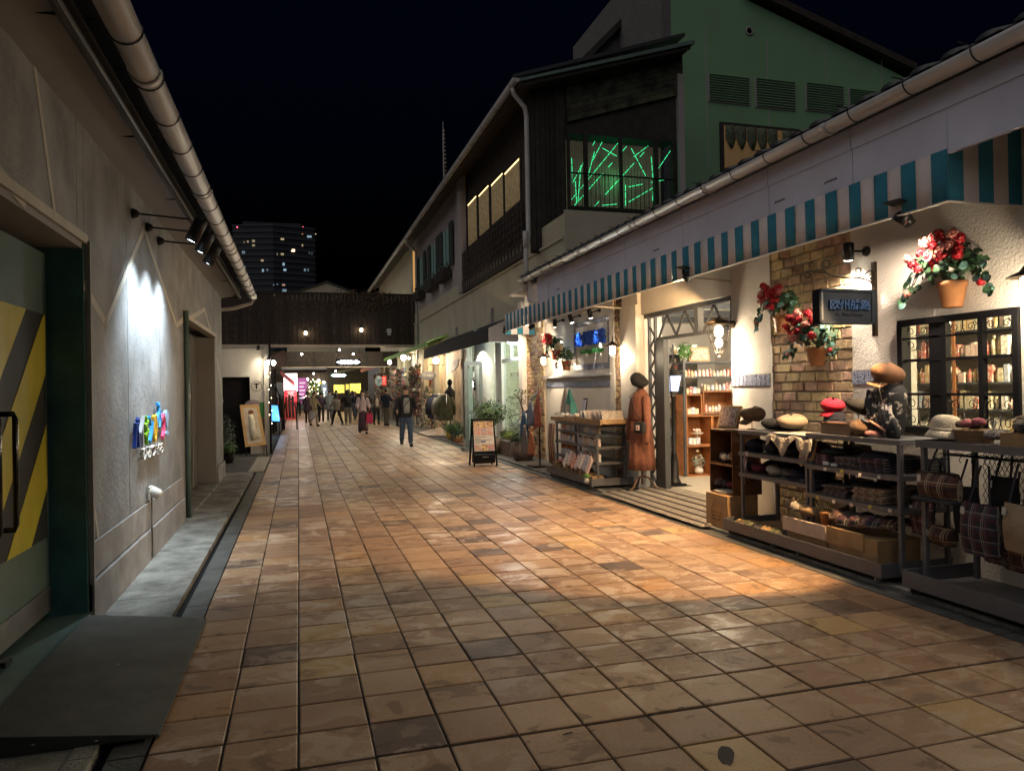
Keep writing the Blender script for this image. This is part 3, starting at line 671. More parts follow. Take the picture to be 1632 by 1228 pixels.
# ---------------------------------------------------------------- shop interior (floor, walls, ceiling, lamps)
FZ = .10
MB().box(RX+.24, 9.2, 3.2, 15.0, FZ-.05, FZ).build('shop_floor', mat('shop_floor_vinyl', (.50, .46, .38), .35, var=.08), rb)
MB().box(9.2, 9.25, 3.2, 15.0, FZ, 3.0).build('shop_back_wall', M_white, rb); MB().box(RX+.2, 9.2, 3.2, 3.25, FZ, 3.0).build('shop_side_wall', M_white, rb)
MB().box(RX+.2, 9.2, 14.9, 14.95, FZ, 3.0).build('shop_side_wall', M_white, rb)
MB().box(RX+.19, 9.2, 3.2, 15.0, 3.0, 3.05).build('shop_ceiling', mat('shop_ceiling_paint', (.5, .47, .42), .8), rb)
for k in range(9): MB().box(RX+.2, 9.2, 3.8+k*1.2, 3.86+k*1.2, 2.9, 2.998).build('ceiling_joist', M_fr, rb)
WARM = (1., .80, .55); WARM2 = (1., .66, .36)
M_bulb = mat('warm_bulb', (1, .9, .7), .4, emit=26, ecol=(1., .78, .48)); M_bulbw = mat('white_globe', (1, 1, 1), .4, emit=22, ecol=(1., .88, .68))
pl0 = None
for k, (x, y) in enumerate(((6.6, 9.2), (6.6, 4.6), (7.2, 7.0), (6.2, 12.2), (8.2, 9.6), (8.2, 5.2))):
    t = thing('pendant_globe_lamp', 'glowing round globe lamp hanging from the ceiling inside the near shop', 'lamp', (x, y, 2.4), 'globe lamps inside the near shop')
    MB().ell((x, y, 2.5), (.10, .10, .12), 14, 8).build('globe', M_bulbw, t); MB().tube([(x, y, 2.62), (x, y, 3.0)], .008, 6).build('cord', M_iron, t)
    light(t, (x, y, 2.33), (180, 460, 160, 160, 140, 140)[k], (1., .84, .62) if k != 1 else (1, .74, .42), .09)
# ================================================================ SECOND BUILDING (right, two storeys, y from 16.6)
BX = 5.3
sb = thing('two_storey_cream_building', 'long two storey cream building with a dark timber gallery and shuttered windows', 'building', (7, 25, 0))
# lower storey facade panels above the shop fronts
ys_ = [14.0, 15.8, 18.1, 20.4, 22.7, 25.0, 27.3, 29.6, 31.9, 34.2]
for a, c in zip(ys_, ys_[1:]):
    MB().box(5.22, 5.3, a+.006, c-.006, 3.25 if a < 30 else 3.0, 4.62).build('cream_panel', M_cream, sb, bevel=.004)
MB().box(5.18, 5.3, 14.0, 34.2, 4.625, 4.69).build('band_course', M_cream, sb)
MB().box(5.23, 9, 13.95, 13.995, 3.6, 5.2).build('end_panel', M_cream, sb)
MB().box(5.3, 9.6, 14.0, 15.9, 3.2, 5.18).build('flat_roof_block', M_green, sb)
MB().box(5.25, 5.3, 14.0, 34.2, 4.70, 5.15).build('upper_cream_panel', M_cream, sb)
# upper storey: plain wall beyond y 23.5, timber gallery nearer
MB().box(5.3, 5.5, 23.6, 34.6, 5.15, 8.9).build('upper_wall', M_lilac, sb); MB().box(5.1, 5.3, 23.2, 23.7, 4.75, 8.6).build('corner_pier', M_lilac, sb)
MB().box(5.3, 5.45, 34.6, 49.5, 0, 8.9).build('upper_wall', M_cream, sb)
MB().box(5.34, 5.44, 15.6, 23.5, 4.8, 8.8).build('gallery_wall', M_wood2, sb)
M_curt = mat('lit_curtain', (.42, .33, .20), .9, var=.25, scale=9, emit=.07, ecol=(.9, .65, .32))
M_warmline = mat('warm_cove_strip', (1, .8, .4), .5, emit=3.5, ecol=(1, .70, .28))
for (u0, u1) in ((805.5, 828), (784, 801.5), (764, 779), (746.5, 759.5)):
    vt = lambda u: 255+(828-u)*.86
    a, c = at(u0, vt(u0), 'x', 5.33), at(u1, vt(u1), 'x', 5.33); zt_, zb_ = (a.z+c.z)/2, at(u1, 310+(828-u1)*.94, 'x', 5.33).z-.15; y0_, y1_ = min(a.y, c.y), max(a.y, c.y)
    wd = MB().box(5.325, 5.338, y0_-.10, y1_+.10, zb_-.1, zt_+.1).build('gallery_window', M_wood2, sb)
    MB().box(5.316, 5.324, y0_, y1_, zb_, zt_).build('pane', M_curt, wd); MB().box(5.308, 5.315, y0_, y1_, zt_-.035, zt_).build('cove_light', M_warmline, wd)
    for q in range(9): MB().tube([(5.312, y0_+(q+.5)*(y1_-y0_)/9, zb_), (5.312, y0_+(q+.5)*(y1_-y0_)/9, zt_-.05)], .02, 5).build('curtain_fold', M_curt, wd)
# balcony rail along the gallery
MB().box(5.12, 5.22, 16.5, 23.1, 4.70, 4.86).build('balcony_deck', M_wood2, sb)
for z in (5.05, 5.25, 5.45, 5.65, 5.85): MB().box(5.14, 5.17, 16.5, 23.15, z, z+.10).build('balcony_rail', M_wood2, sb)
for k in range(22): MB().box(5.12, 5.15, 16.55+k*.31, 16.60+k*.31, 4.86, 6.0).build('baluster', M_wood, sb)
# roof: eave gutter along x 4.6, sloping up away
MB().prism([(4.62, 15.2, 8.22), (5.35, 15.2, 8.55), (5.35, 15.2, 8.60), (4.62, 15.2, 8.27)], (0, 34.5, 0)).build('eave_soffit', M_wood, sb)
MB().prism([(4.55, 15.1, 8.28), (4.55, 15.1, 8.36), (8.7, 15.1, 9.75), (8.7, 15.1, 9.67)], (0, 34.8, 0)).build('roof', M_rtile, sb)
half_gutter(4.60, 8.26, .085, 15.05, 49.7, M_gut, sb, joints=3.9, ring=1.3)
MB().box(4.70, 4.74, 15.1, 49.6, 8.2, 8.36).build('fascia', M_wood, sb)
MB().tube([(4.60, 15.35, 8.16), (4.62, 15.36, 8.05), (4.90, 15.45, 7.80), (4.94, 15.47, 7.6), (4.94, 15.47, 4.98), (4.90, 15.45, 4.8), (4.86, 15.42, 4.7), (4.85, 15.4, 4.4), (4.85, 15.4, 3.3)], .055, 12).build('downspout', M_gut, sb)
MB().tube([(4.84, 15.4, 5.05), (4.84, 15.4, 4.7)], .055, 12).build('downspout_inlet', M_gut, sb)
for z in (7.2, 6.3, 5.5): MB().box(4.95, 5.1, 15.55, 15.59, z, z+.03).build('pipe_bracket', M_iron, sb)
MB().tube([(4.60, 31.9, 8.15), (4.62, 32.0, 8.0), (5.12, 32.6, 7.8), (5.14, 32.7, 7.6), (5.14, 32.7, .1)], .06, 10).build('downspout', M_gut, sb)
MB().tube([(4.30, 13.75, 3.66), (4.32, 13.85, 3.56), (4.6, 14.3, 3.44), (4.95, 14.9, 3.36), (5.0, 15.0, 3.2), (5.0, 15.0, 2.9)], .045, 10).build('downspout', M_gutR, rb)
# gable end bay of dark timber facing the camera
gy = 15.40
def bx(u, v): p = at(u, v, 'y', gy); return (p.x, p.y, p.z)
def edge_z(x): a, c = at(828, 142, 'y', gy), at(1100, 82, 'y', gy); return a.z+(x-a.x)*(c.z-a.z)/(c.x-a.x)
wl, wr, wt, wb_ = at(905, 300, 'y', gy).x, at(1076, 300, 'y', gy).x, at(990, 214, 'y', gy).z, at(990, 338, 'y', gy).z
xl, xr = 5.02, at(1092, 250, 'y', gy).x
MB().prism([(xl, gy+.1, 4.6), (wl, gy+.1, 4.6), (wl, gy+.1, edge_z(wl)), (xl, gy+.1, edge_z(xl))], (0, .1, 0)).prism([(wl, gy+.1, wt), (xr, gy+.1, wt), (xr, gy+.1, edge_z(xr)), (wl, gy+.1, edge_z(wl))], (0, .1, 0)).box(wl, xr, gy+.1, gy+.2, 4.6, wb_).box(wr, xr, gy+.1, gy+.2, wb_, wt).build('bay_wall', M_wood2, sb)
MB().box(wl-.1, wr+.1, gy+.2, gy+1.0, wb_-.05, wb_).box(wl-.1, wr+.1, gy+.2, gy+1.0, wt, wt+.05).box(wl-.06, wl, gy+.2, gy+1.0, wb_, wt).build('bay_lining', M_wood2, sb)
x = xl
while x < wl-.1:                         # upright weatherboards left of the window
    MB().box(x, x+.105, gy+.04+random.uniform(0, .03), gy+.1, 4.65, edge_z(x)-.05).build('upright_board', M_wood2, sb); x += .115
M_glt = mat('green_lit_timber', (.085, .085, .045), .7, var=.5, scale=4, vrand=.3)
sl = (edge_z(8)-edge_z(6))/2
for k in range(7):                     # raking boards above the window
    z = edge_z(wl)-.95+k*.13
    MB().prism([(wl+.02, gy+.02+.004*k, z), (xr, gy+.02+.004*k, z+(xr-wl)*sl), (xr, gy+.02+.004*k, z+.12+(xr-wl)*sl), (wl+.02, gy+.02+.004*k, z+.12)], (0, .06, 0)).build('raking_board', M_glt, sb)
ey = 15.05
a, c = at(828, 138, 'y', ey), at(1101, 78, 'y', ey)
MB().prism([a, c, c+Vector((0, 0, .10)), a+Vector((0, 0, .10))], (0, .06, 0)).build('barge_board', M_wood2, sb)
MB().prism([a+Vector((0, -.05, .10)), c+Vector((.08, -.05, .11)), c+Vector((.08, -.05, .20)), a+Vector((0, -.05, .16))], (0, .14, 0)).build('metal_verge', mat('verge_metal', (.16, .24, .2), .4, metal=.5), sb)
MB().prism([a+Vector((0, .06, .02)), c+Vector((0, .06, .02)), c+Vector((0, .06, .08)), a+Vector((0, .06, .08))], (0, .5, 0)).build('verge_soffit', M_wood2, sb)
MB().box(xr-.16, xr, gy+.0, gy+.25, 4.9, edge_z(xr)-.5).build('corner_post', M_lilac, sb)
gw = MB(); fr_ = []
for q in ((wl, wr, wt-.08, wt), (wl, wr, wb_, wb_+.08), (wl, wl+.06, wb_+.08, wt-.08), (wr-.06, wr, wb_+.08, wt-.08)): gw.box(q[0], q[1], gy-.02, gy+.05, q[2], q[3])
for uu, w in ((934, 8), (990, 6), (1046, 9)): xx = at(uu, 280, 'y', gy).x; gw.box(xx-w*.0058, xx+w*.0058, gy-.02, gy+.05, wb_+.08, wt-.08)
gw = gw.build('bay_window', M_wood2, sb)
MB().box(wl, wr, gy+.70, gy+.71, wb_, wt).build('curtain', mat('dim_curtain', (.30, .25, .19), .9, var=.3, scale=4, emit=.05, ecol=(.75, .6, .38)), gw)
for k in range(34): xx = wl+.05+k*(wr-wl-.1)/33; MB().tube([(xx, gy+.68, wb_), (xx+.02, gy+.68, wt)], .03, 5).build('curtain_fold', MT['dim_curtain'], gw)
MB().box(wl+.06, wr-.06, gy+.04, gy+.045, wb_+.08, wt-.08).build('pane', G_clear, gw)
M_laser = mat('green_light_tube', (.1, 1, .3), .5, emit=1.7, ecol=(.05, .85, .32))
def line_px(u0, v0, u1, v1):
    L_ = math.hypot(u1-u0, v1-v0); n_ = max(1, int(L_/11))
    for k in range(n_):
        if n_ > 3 and random.random() < .22: continue
        a_, c_ = k/n_, (k+.84)/n_
        MB().tube([at(u0+(u1-u0)*a_, v0+(v1-v0)*a_, 'y', gy+.60), at(u0+(u1-u0)*c_, v0+(v1-v0)*c_, 'y', gy+.60)], .0075, 5).build('light_tube', M_laser, gw)
for q in ((908, 336, 1000, 232), (911, 318, 990, 222), (940, 337, 1044, 224), (908, 300, 950, 222), (921, 322, 926, 262), (911, 252, 913, 300), (1000, 225, 1030, 282), (1002, 322, 1045, 297),
          (910, 332, 985, 325), (912, 337, 985, 340), (1002, 298, 1062, 286), (920, 335, 916, 275), (960, 236, 985, 250), (1038, 250, 1042, 300), (1045, 275, 1072, 235), (997, 295, 997, 330), (932, 300, 948, 240), (1040, 320, 1042, 285), (1010, 250, 1043, 225), (945, 255, 962, 222)): line_px(*q)
MB().box(wl+.05, wr-.05, gy-.10, gy-.07, wb_+.78, wb_+.81).build('juliet_rail', M_iron, gw)
for k in range(24): MB().box(wl+.08+k*.11, wl+.09+k*.11, gy-.095, gy-.08, wb_-.05, wb_+.78).build('juliet_bar', M_iron, gw)
light(gw, ((wl+wr)/2, gy+.35, (wb_+wt)/2), 7, (.1, 1, .35), .2)
# gabled building behind, its green light painted into the wall colour
gb = thing('tall_gabled_building', 'tall gabled building with louvred vents washed in dim green light', 'building', (14, 21, 0))
GY = 19.0
def pz(u, v): p = at(u, v, 'y', GY); return (p.x, p.y, p.z)
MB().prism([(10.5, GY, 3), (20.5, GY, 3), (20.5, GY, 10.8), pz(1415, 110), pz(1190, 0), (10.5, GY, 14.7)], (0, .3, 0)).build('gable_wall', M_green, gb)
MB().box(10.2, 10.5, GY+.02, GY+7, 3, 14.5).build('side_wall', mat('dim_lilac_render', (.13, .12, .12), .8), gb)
a, c = Vector(pz(1180, -10)), Vector(pz(1450, 118)); a.y = c.y = GY-.3
MB().prism([a, c, c+Vector((0, 0, .22)), a+Vector((0, 0, .22))], (0, 4, 0)).build('roof_edge', M_wood, gb)
for (u0, v0, u1, v1) in ((1127, 118, 1195, 169), (1202, 125, 1268, 178), (1282, 132, 1345, 183), (1351, 142, 1400, 186)):
    p, q = at(u0, v0, 'y', GY), at(u1, v1, 'y', GY); x0, x1, z1_, z0_ = p.x, q.x, p.z, q.z
    lv = MB().box(x0, x1, GY-.03, GY-.001, z0_, z1_).build('louvre', M_lilac, gb); n_ = 11
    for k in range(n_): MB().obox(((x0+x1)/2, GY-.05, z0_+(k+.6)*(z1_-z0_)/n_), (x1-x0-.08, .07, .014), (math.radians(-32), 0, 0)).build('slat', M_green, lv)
p, q = at(1146, 195, 'y', GY), at(1290, 300, 'y', GY)
MB().box(p.x, q.x+1.5, GY-.06, GY-.002, q.z, p.z).build('window', M_wood2, gb); wd = bpy.data.objects['window']
MB().box(p.x+.12, p.x+1.75, GY-.075, GY-.061, q.z, p.z-.1).build('blind', mat('ochre_blind', (.34, .22, .10), .8, emit=.06, ecol=(.8, .45, .18)), wd); MB().box(p.x+1.9, q.x+1.3, GY-.075, GY-.061, q.z, p.z-.1).build('blind', MT['ochre_blind'], wd)
for k in range(8):
    xx = p.x+.15+k*.36+(.15 if k > 4 else 0); MB().grid([[(xx+.34*i/6, GY-.09-.04*math.sin(PI*i/6), p.z-.1-d*(.25+.22*math.sin(PI*i/6))) for i in range(7)] for d in (0, .5, 1, 1.5)]).build('swag_curtain', mat('green_swag', (.12, .14, .08), .8, var=.3, scale=12), wd, solid=.01)
MB().lathe([(.13, 0), (.13, .03), (.09, .03), (.09, 0)], Vector(pz(1194, 50)), 20, Euler((PI/2, 0, 0)).to_matrix()).build('vent_ring', M_lilac, gb)
for xx in (11.6, 13.7, 15.8, 17.9): MB().box(xx, xx+.03, GY-.004, GY-.001, 8.0, 12.0).build('render_joint', M_lilac, gb)
light(gb, (11.5, 15.6, 5.9), 0.001, (.3, 1, .4), .1)
# purple grey gable further back + roof mast + steel stair top
pb = thing('rear_gable_building', 'dim lilac grey gable wall with a dark window showing above the timber gallery', 'building', (11, 22, 0))
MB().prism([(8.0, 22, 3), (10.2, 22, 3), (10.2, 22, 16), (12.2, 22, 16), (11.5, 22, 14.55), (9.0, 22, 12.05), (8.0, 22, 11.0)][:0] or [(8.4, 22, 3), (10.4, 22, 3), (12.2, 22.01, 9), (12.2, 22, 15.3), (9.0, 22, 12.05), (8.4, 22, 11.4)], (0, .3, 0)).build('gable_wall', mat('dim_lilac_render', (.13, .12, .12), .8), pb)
MB().prism([(8.3, 21.7, 11.3), (12.4, 21.7, 15.5), (12.4, 21.7, 15.75), (8.3, 21.7, 11.55)], (0, 1, 0)).build('roof_edge', M_wood2, pb)
MB().prism([(10.35, 21.94, 11.8), (11.3, 21.94, 11.8), (11.3, 21.94, 14.0), (10.35, 21.94, 12.9)], (0, .05, 0)).build('window', M_ff, pb)
rs = thing('roof_stair', 'small steel stair cage standing on the roof at the top edge of the picture', 'stair', (14.5, 21, 12.9))
for k in range(5): MB().box(14.55, 15.45, 20.5+k*.01, 21.0, 12.7+k*.32, 12.73+k*.32).build('tread', mat('pale_steel', (.3, .36, .36), .4, metal=.5), rs)
for xx in (14.5, 15.0, 15.5): MB().tube([(xx, 20.5, 12.4), (xx, 20.5, 15)], .025, 6).build('post', MT['pale_steel'], rs)
# shuttered windows with flower boxes
M_sh = mat('dark_green_shutter', (.04, .055, .05), .6); M_wbl = mat('dim_window_glass', (.06, .09, .09), .15, emit=.05, ecol=(.5, .8, .7))
for k, (a, wd_) in enumerate(((25.7, 1.25), (28.3, 1.2), (31.4, 1.0))):
    w = MB().box(5.26, 5.298, a, a+wd_, 6.05, 7.45).build('window', M_lilac, sb)
    MB().box(5.245, 5.258, a+.08, a+wd_-.08, 6.12, 7.38).build('pane', M_wbl, w); MB().box(5.235, 5.244, a+wd_/2-.03, a+wd_/2+.03, 6.1, 7.4).build('mullion', M_wood2, w)
    for yy in (a-.62, a+wd_+.05): MB().box(5.20, 5.25, yy, yy+.55, 6.0, 7.5).build('shutter', M_sh, w)
    bx = MB().box(4.98, 5.25, a-.2, a+wd_+.2, 5.55, 5.9).build('flower_box', M_wood2, w)
    lf = MB()
    for q in range(60):
        c = Vector((random.uniform(4.95, 5.25), random.uniform(a-.2, a+wd_+.2), random.uniform(5.88, 6.15))); d = Vector((random.uniform(-1, 1), random.uniform(-1, 1), random.uniform(-.5, 1))).normalized()*.07; e = d.orthogonal().normalized()*.035
        lf.poly([c-d, c+e, c+d, c-e])
    lf.build('leaves', mat('box_foliage', (.05, .09, .06), .7, vrand=.2), bx)
MB().box(5.24, 5.28, 33.6, 34.3, 6.2, 8.1).build('lit_strip_window', mat('amber_glass', (.7, .4, .12), .4, emit=.55, ecol=(1, .5, .15)), sb)
for (yy, z) in ((19.7, 3.42), (24.5, 3.30), (27.8, 3.2)):
    g_ = MB().box(5.19, 5.218, yy-.13, yy+.13, z-.0, z+.42).build('wall_grille', M_lilac, sb)
    for q in range(6): MB().obox((5.185, yy, z+.05+q*.065), (.02, .22, .012), (0, .5, 0)).build('slat', M_dark, g_)
# mast
m_ = thing('flag_mast', 'thin rooftop mast strung with small flags rising behind the long eave', 'mast', (8.9, 45, 8)); MB().tube([(8.9, 45, 8), (8.9, 45, 17), (8.9, 45, 18.3)], [.06, .04, .01], 6).build('pole', M_gut, m_)
for k in range(14): MB().prism([(8.92, 45, 14.4+k*.25), (9.15-(k*.01), 45, 14.5+k*.25), (8.92, 45, 14.6+k*.25)], (0, .01, 0)).build('pennant', mat('pennant_cloth', (.45, .35, .2), .8, vrand=.5), m_)
# ================================================================ FOOTBRIDGES, GALLERY ROOFS
BY = 34.0
br = thing('timber_footbridge', 'dark boarded covered footbridge crossing over the shopping street with two wall lamps', 'bridge', (1, BY, 0))
x = -7.8; k = 0
bm_ = []
while x < 5.2:
    w = .19; o_z = 5.97
    if k < 2:
        o = MB().box(x, x+w-.012, BY+(.0 if k % 2 else .03), BY+.06, 3.72, o_z).build('board', M_wood, br); bm_.append(o.data)
    else: place('board', bm_[k % 2], (x+w/2, BY+.03, 3.72), br)
    x += w; k += 1
MB().box(-7.8, 5.2, BY+.065, BY+1.9, 3.70, 3.80).build('deck', M_wood2, br); MB().box(-7.8, 5.2, BY-.01, BY+.12, 3.60, 3.715).build('edge_beam', mat('pale_beam', (.5, .42, .33), .6), br)
MB().box(-7.8, 5.2, BY-.02, BY+.1, 5.975, 6.06).build('top_rail', M_wood2, br); MB().box(-7.8, 5.2, BY+1.85, BY+1.9, 3.8, 5.9).build('rear_side', M_wood2, br)
pl = MB()
for q in range(420):
    cxx = random.choice((random.gauss(2.2, .5), random.gauss(3.6, .4))); c = Vector((cxx, BY-.06+random.uniform(-.08, .04), 5.95+random.uniform(-.85, .3)*(1-abs(random.random()-.5)))); d = Vector((random.uniform(-1, 1), random.uniform(-1, 1), random.uniform(-1, 1))).normalized()*.06; e = d.orthogonal().normalized()*.03
    pl.poly([c-d, c+e, c+d, c-e])
pl.build('creeper', mat('dry_creeper', (.10, .07, .03), .8, vrand=.2), label='straggling dry creeper hanging over the footbridge parapet', cat='plant')
first = None
for (u, v) in ((487, 531), (576, 526)):
    p = at(u, v, 'y', BY-.1)
    if not first:
        t = thing('wall_lantern', 'left one of the two small glowing lanterns on the boarded footbridge', 'lamp', (p.x, p.y, p.z-.1), 'lanterns on the footbridge')
        MB().box(p.x-.05, p.x+.05, p.y-.05, p.y+.05, p.z-.06, p.z+.08).build('glass', M_bulb, t); MB().lathe([(.08, .08), (.05, .12), (0, .14)], p, 8).build('cap', M_iron, t)
        MB().box(p.x-.015, p.x+.015, p.y, p.y+.1, p.z-.14, p.z-.06).build('bracket', M_iron, t); light(t, (p.x, p.y-.12, p.z+.03), 4, WARM, .04); first = (t, p)
    else: dup(first[0], (p.x, p.y, p.z-.1), label='right one of the two small glowing lanterns on the boarded footbridge')
p = at(620, 528, 'y', BY-.08)
MB().box(p.x-.10, p.x+.10, p.y-.1, p.y+.05, p.z-.05, p.z+.12).obox((p.x, p.y-.06, p.z-.12), (.14, .12, .12)).build('floodlight', M_gutR, label='unlit square floodlight at the right end of the boarded footbridge', cat='floodlight')
# covered galleries further on, gable roof above the bridge
hb = thing('far_gabled_roof', 'pale gable of a distant roof peeping over the footbridge', 'building', (2.3, 62, 0))
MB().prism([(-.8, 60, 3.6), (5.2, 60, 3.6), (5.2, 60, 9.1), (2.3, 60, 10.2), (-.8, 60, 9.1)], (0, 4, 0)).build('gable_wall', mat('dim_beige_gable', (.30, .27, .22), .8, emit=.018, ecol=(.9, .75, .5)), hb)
MB().prism([(-1.2, 59.8, 8.98), (2.3, 59.8, 10.25), (5.6, 59.8, 9.0), (5.6, 59.8, 9.1), (2.3, 59.8, 10.38), (-1.2, 59.8, 9.1)], (0, 4.4, 0)).build('roof', M_rtile, hb)
for k, (yy, z0, z1) in enumerate(((40, 2.92, 3.72), (60.8, 2.45, 3.15), (68, 2.6, 3.6))):
    g = thing('gallery_crossing', ('nearest', 'middle', 'farthest')[k]+' dark boarded gallery crossing the street beyond the footbridge', 'bridge', (1, yy, 0))
    MB().box(-6, 5.3, yy, yy+.2, z0, z1).build('parapet', M_wood, g); MB().box(-6, 5.3, yy+.21, yy+3.5, z0+.3, z0+.36).build('deck', M_wood2, g); MB().box(-6, 5.3, yy-.02, yy+.1, z0-.05, z0-.002).build('edge_beam', MT['pale_beam'] if k == 0 else M_wood, g)
    for q in range(12): MB().box(-5.5+q*.9, -5.42+q*.9, yy-.03, yy-.002, z0, z1).build('parapet_post', M_wood2, g)
# apartment tower
tw = thing('apartment_tower', 'tall dark apartment tower with scattered lit windows beyond the roofs', 'building', (-10, 430, 0))
M_tw = mat('tower_dark_wall', (.02, .022, .03), .7, emit=.0014, ecol=(.4, .45, .6)); M_tws = mat('tower_slab_edge', (.04, .045, .055), .7, emit=.002, ecol=(.35, .42, .6))
MB().prism([(-33, 424, 0), (-12, 418, 0), (10, 424, 0), (10, 450, 0), (-33, 450, 0)], (0, 0, 93)).build('shaft', M_tw, tw)
MB().box(-28, 3, 428, 446, 93, 96).build('penthouse', M_tw, tw)
for k in range(26):
    z = 12+k*3.2
    MB().prism([(-33.4, 423.4, z), (-12, 417.3, z), (10.4, 423.4, z), (10.4, 424, z), (-12, 418, z), (-33.4, 424, z)], (0, 0, .9)).build('balcony_slab', M_tws, tw)
def twin(u, v, w, h, col, e):
    p = at(u, v, 'y', 417.5); x = p.x; yy = 418+abs(x+12)/21*6-.9
    d = at(u, v, 'y', yy); w *= .8; h *= .75; MB().box(d.x-w/2, d.x+w/2, yy-.1, yy, d.z-h/2, d.z+h/2).build('lit_window', mat('tower_window_%d' % int(col[2]*99+e*100), (.05, .05, .05), .5, emit=e*.5, ecol=col), tw)
wrm = (1, .8, .45); cld = (.55, .8, 1)
for q in ((395, 385, 1.2, 1.5, wrm, .55), (404, 384, 1.8, 1.6, wrm, .6), (389, 386, 1, 1.6, wrm, .2), (404, 391, 1.8, 1.3, wrm, .6), (388, 402, 2, 2, cld, .4), (450, 381, 2.2, 1.3, wrm, .9), (442, 405, .8, 1.8, wrm, .3), (450, 405, 2, 1.5, wrm, .7),
          (467, 399, 2.4, 1.8, (1, .72, .4), 6), (418, 415, 1.8, 1.4, (1, .7, .45), .8), (390, 425, 1.2, 1.4, cld, .4), (419, 431, 1.2, 2, cld, .9), (426, 430, 1, 1.2, cld, .5), (452, 421, 1.4, 2, cld, 1), (454, 430, 1.8, 1.6, cld, 1.1),
          (486, 430, 1.3, 2, cld, .5), (491, 430, 1, 2, cld, .3), (493, 377, 3, 1.5, cld, .9), (482, 373, .9, .9, (1, .4, .15), .8), (503, 373, .7, .8, wrm, 1.6), (436, 454, .8, 1, cld, .4), (442, 453, .8, 1, cld, .4), (452, 454, 2, 1.4, (1, .6, .4), .7), (453, 463, 3, 2, cld, .6), (442, 470, 1.2, 1.2, wrm, .9), (437, 470, .8, 1.2, wrm, .8), (482, 391, 1, 1.6, cld, .15), (493, 403, 1, 1.8, cld, .12), (497, 404, 1, 1.8, cld, .12)): twin(*q)
for (u, v) in ((378, 362), (483, 362)):
    d = at(u, v, 'y', 423); MB().ell(d, (.4, .4, .4), 8, 5).build('aircraft_lamp', mat('red_beacon', (1, .1, .1), .5, emit=2.5, ecol=(1, .12, .2)), tw)
# ================================================================ LAMPS ON THE NEAR SHOP
def nrm(a): return Vector(a).normalized()
# wall flower pots
M_terra = mat('terracotta_plastic', (.45, .20, .08), .55, var=.08, scale=12); M_leaf = mat('geranium_leaf', (.045, .12, .05), .5, var=.3, scale=30, vrand=.1)
M_leafp = mat('pale_blue_green_leaf', (.16, .34, .30), .5, var=.2, scale=30); M_red = mat('red_petal', (.55, .012, .025), .55, var=.2, scale=40); M_pink = mat('pink_petal', (.72, .26, .22), .55, var=.2, scale=40)
M_whp = mat('cream_petal', (.72, .66, .50), .55)
def blossom(c, r, m, par):
    b = MB()
    for k in range(64):
        d = nrm((random.gauss(0, 1), random.gauss(0, 1), random.gauss(0, 1))); p = Vector(c)+d*r*random.uniform(.75, 1.05); e = d.orthogonal().normalized(); f = d.cross(e); t = random.uniform(0, PI); e, f = e*math.cos(t)+f*math.sin(t), f*math.cos(t)-e*math.sin(t)
        q = r*.30; b.poly([p-e*q, p+f*q*.8+d*q*.25, p+e*q, p-f*q*.8+d*q*.25])
    b.ell(c, (r*.7, r*.7, r*.7), 7, 4); return b.build('blossom', m, par)
def leaf(b, p, d, r, n=7):
    e = d.orthogonal().normalized(); f = d.cross(e); t = random.uniform(0, 6); e, f = e*math.cos(t)+f*math.sin(t), f*math.cos(t)-e*math.sin(t)
    b.poly([p+(e*math.cos(2*PI*k/n)+f*math.sin(2*PI*k/n))*r*random.uniform(.85, 1.1)+d*(r*.18*(k % 2)) for k in range(n)])
def flowerpot(u, v, x, sc, label, seed, white=0, grp='flower pots hung on the shop wall'):
    """u, v: bottom centre of the pot in the street, on the plane x"""
    random.seed(seed); p = at(u, v, 'x', x); t = thing('flower_pot', label, 'flower pot', p, grp); p = Vector(p)
    pot = MB().lathe([(.062*sc, 0), (.066*sc, .005), (.090*sc, .15*sc), (.098*sc, .152*sc), (.10*sc, .185*sc), (.085*sc, .185*sc), (.08*sc, .16*sc), (0, .16*sc)], p, 22).build('pot', M_terra, t)
    MB().box(p.x+.05*sc, RX, p.y-.02, p.y+.02, p.z+.1*sc, p.z+.12*sc).build('wall_hook', M_iron, t)
    top = p+Vector((0, 0, .22*sc)); b = MB(); bb = MB(); c3 = top+Vector((-.03, 0, .10*sc))
    for k in range(210):
        d = nrm((random.gauss(-.35, 1), random.gauss(0, 1), random.gauss(.25, .8))); q = c3+Vector((d.x*.17, d.y*.25, d.z*.15))*sc*random.uniform(.55, 1.05)
        if q.x > RX-.01: q.x = RX-.02
        leaf(b if random.random() < .86 else bb, q, nrm((d.x-.6, d.y, d.z+.6)), random.uniform(.020, .034)*sc)
    for sg in (-1, 1):                      # trailing stems
        for j in range(3):
            pts = [c3+Vector((-.02, sg*.12*sc, -.02)), c3+Vector((-.05, sg*(.22+.03*j)*sc, -.06*sc)), c3+Vector((-.05, sg*(.27+.04*j)*sc, -(.13+.06*j)*sc))]
            b.tube(pts, .004, 5)
            for q in range(5): leaf(b if q % 3 else bb, pts[2]+Vector((random.uniform(-.03, .03), random.uniform(-.04, .04), random.uniform(-.03, .09)))*sc, nrm((-1, random.uniform(-.5, .5), .4)), .03*sc)
            if j == 1: blossom(pts[2]+Vector((-.02, 0, .01)), .03*sc, M_pink if sg > 0 else M_red, t)
    b.build('foliage', M_leaf, t); bb.build('pale_leaves', M_leafp, t)
    for k in range(24):
        a = random.uniform(0, 6.28); rr = random.uniform(.15, 1); d = Vector((-.10-.07*random.random(), math.cos(a)*.23*rr, .07+math.sin(a)*.15*rr))*sc
        blossom(c3+d, random.uniform(.028, .045)*sc, random.choices((M_red, M_pink, M_whp), (7, 3, 0) if not white else (2, 1, 6))[0], t)
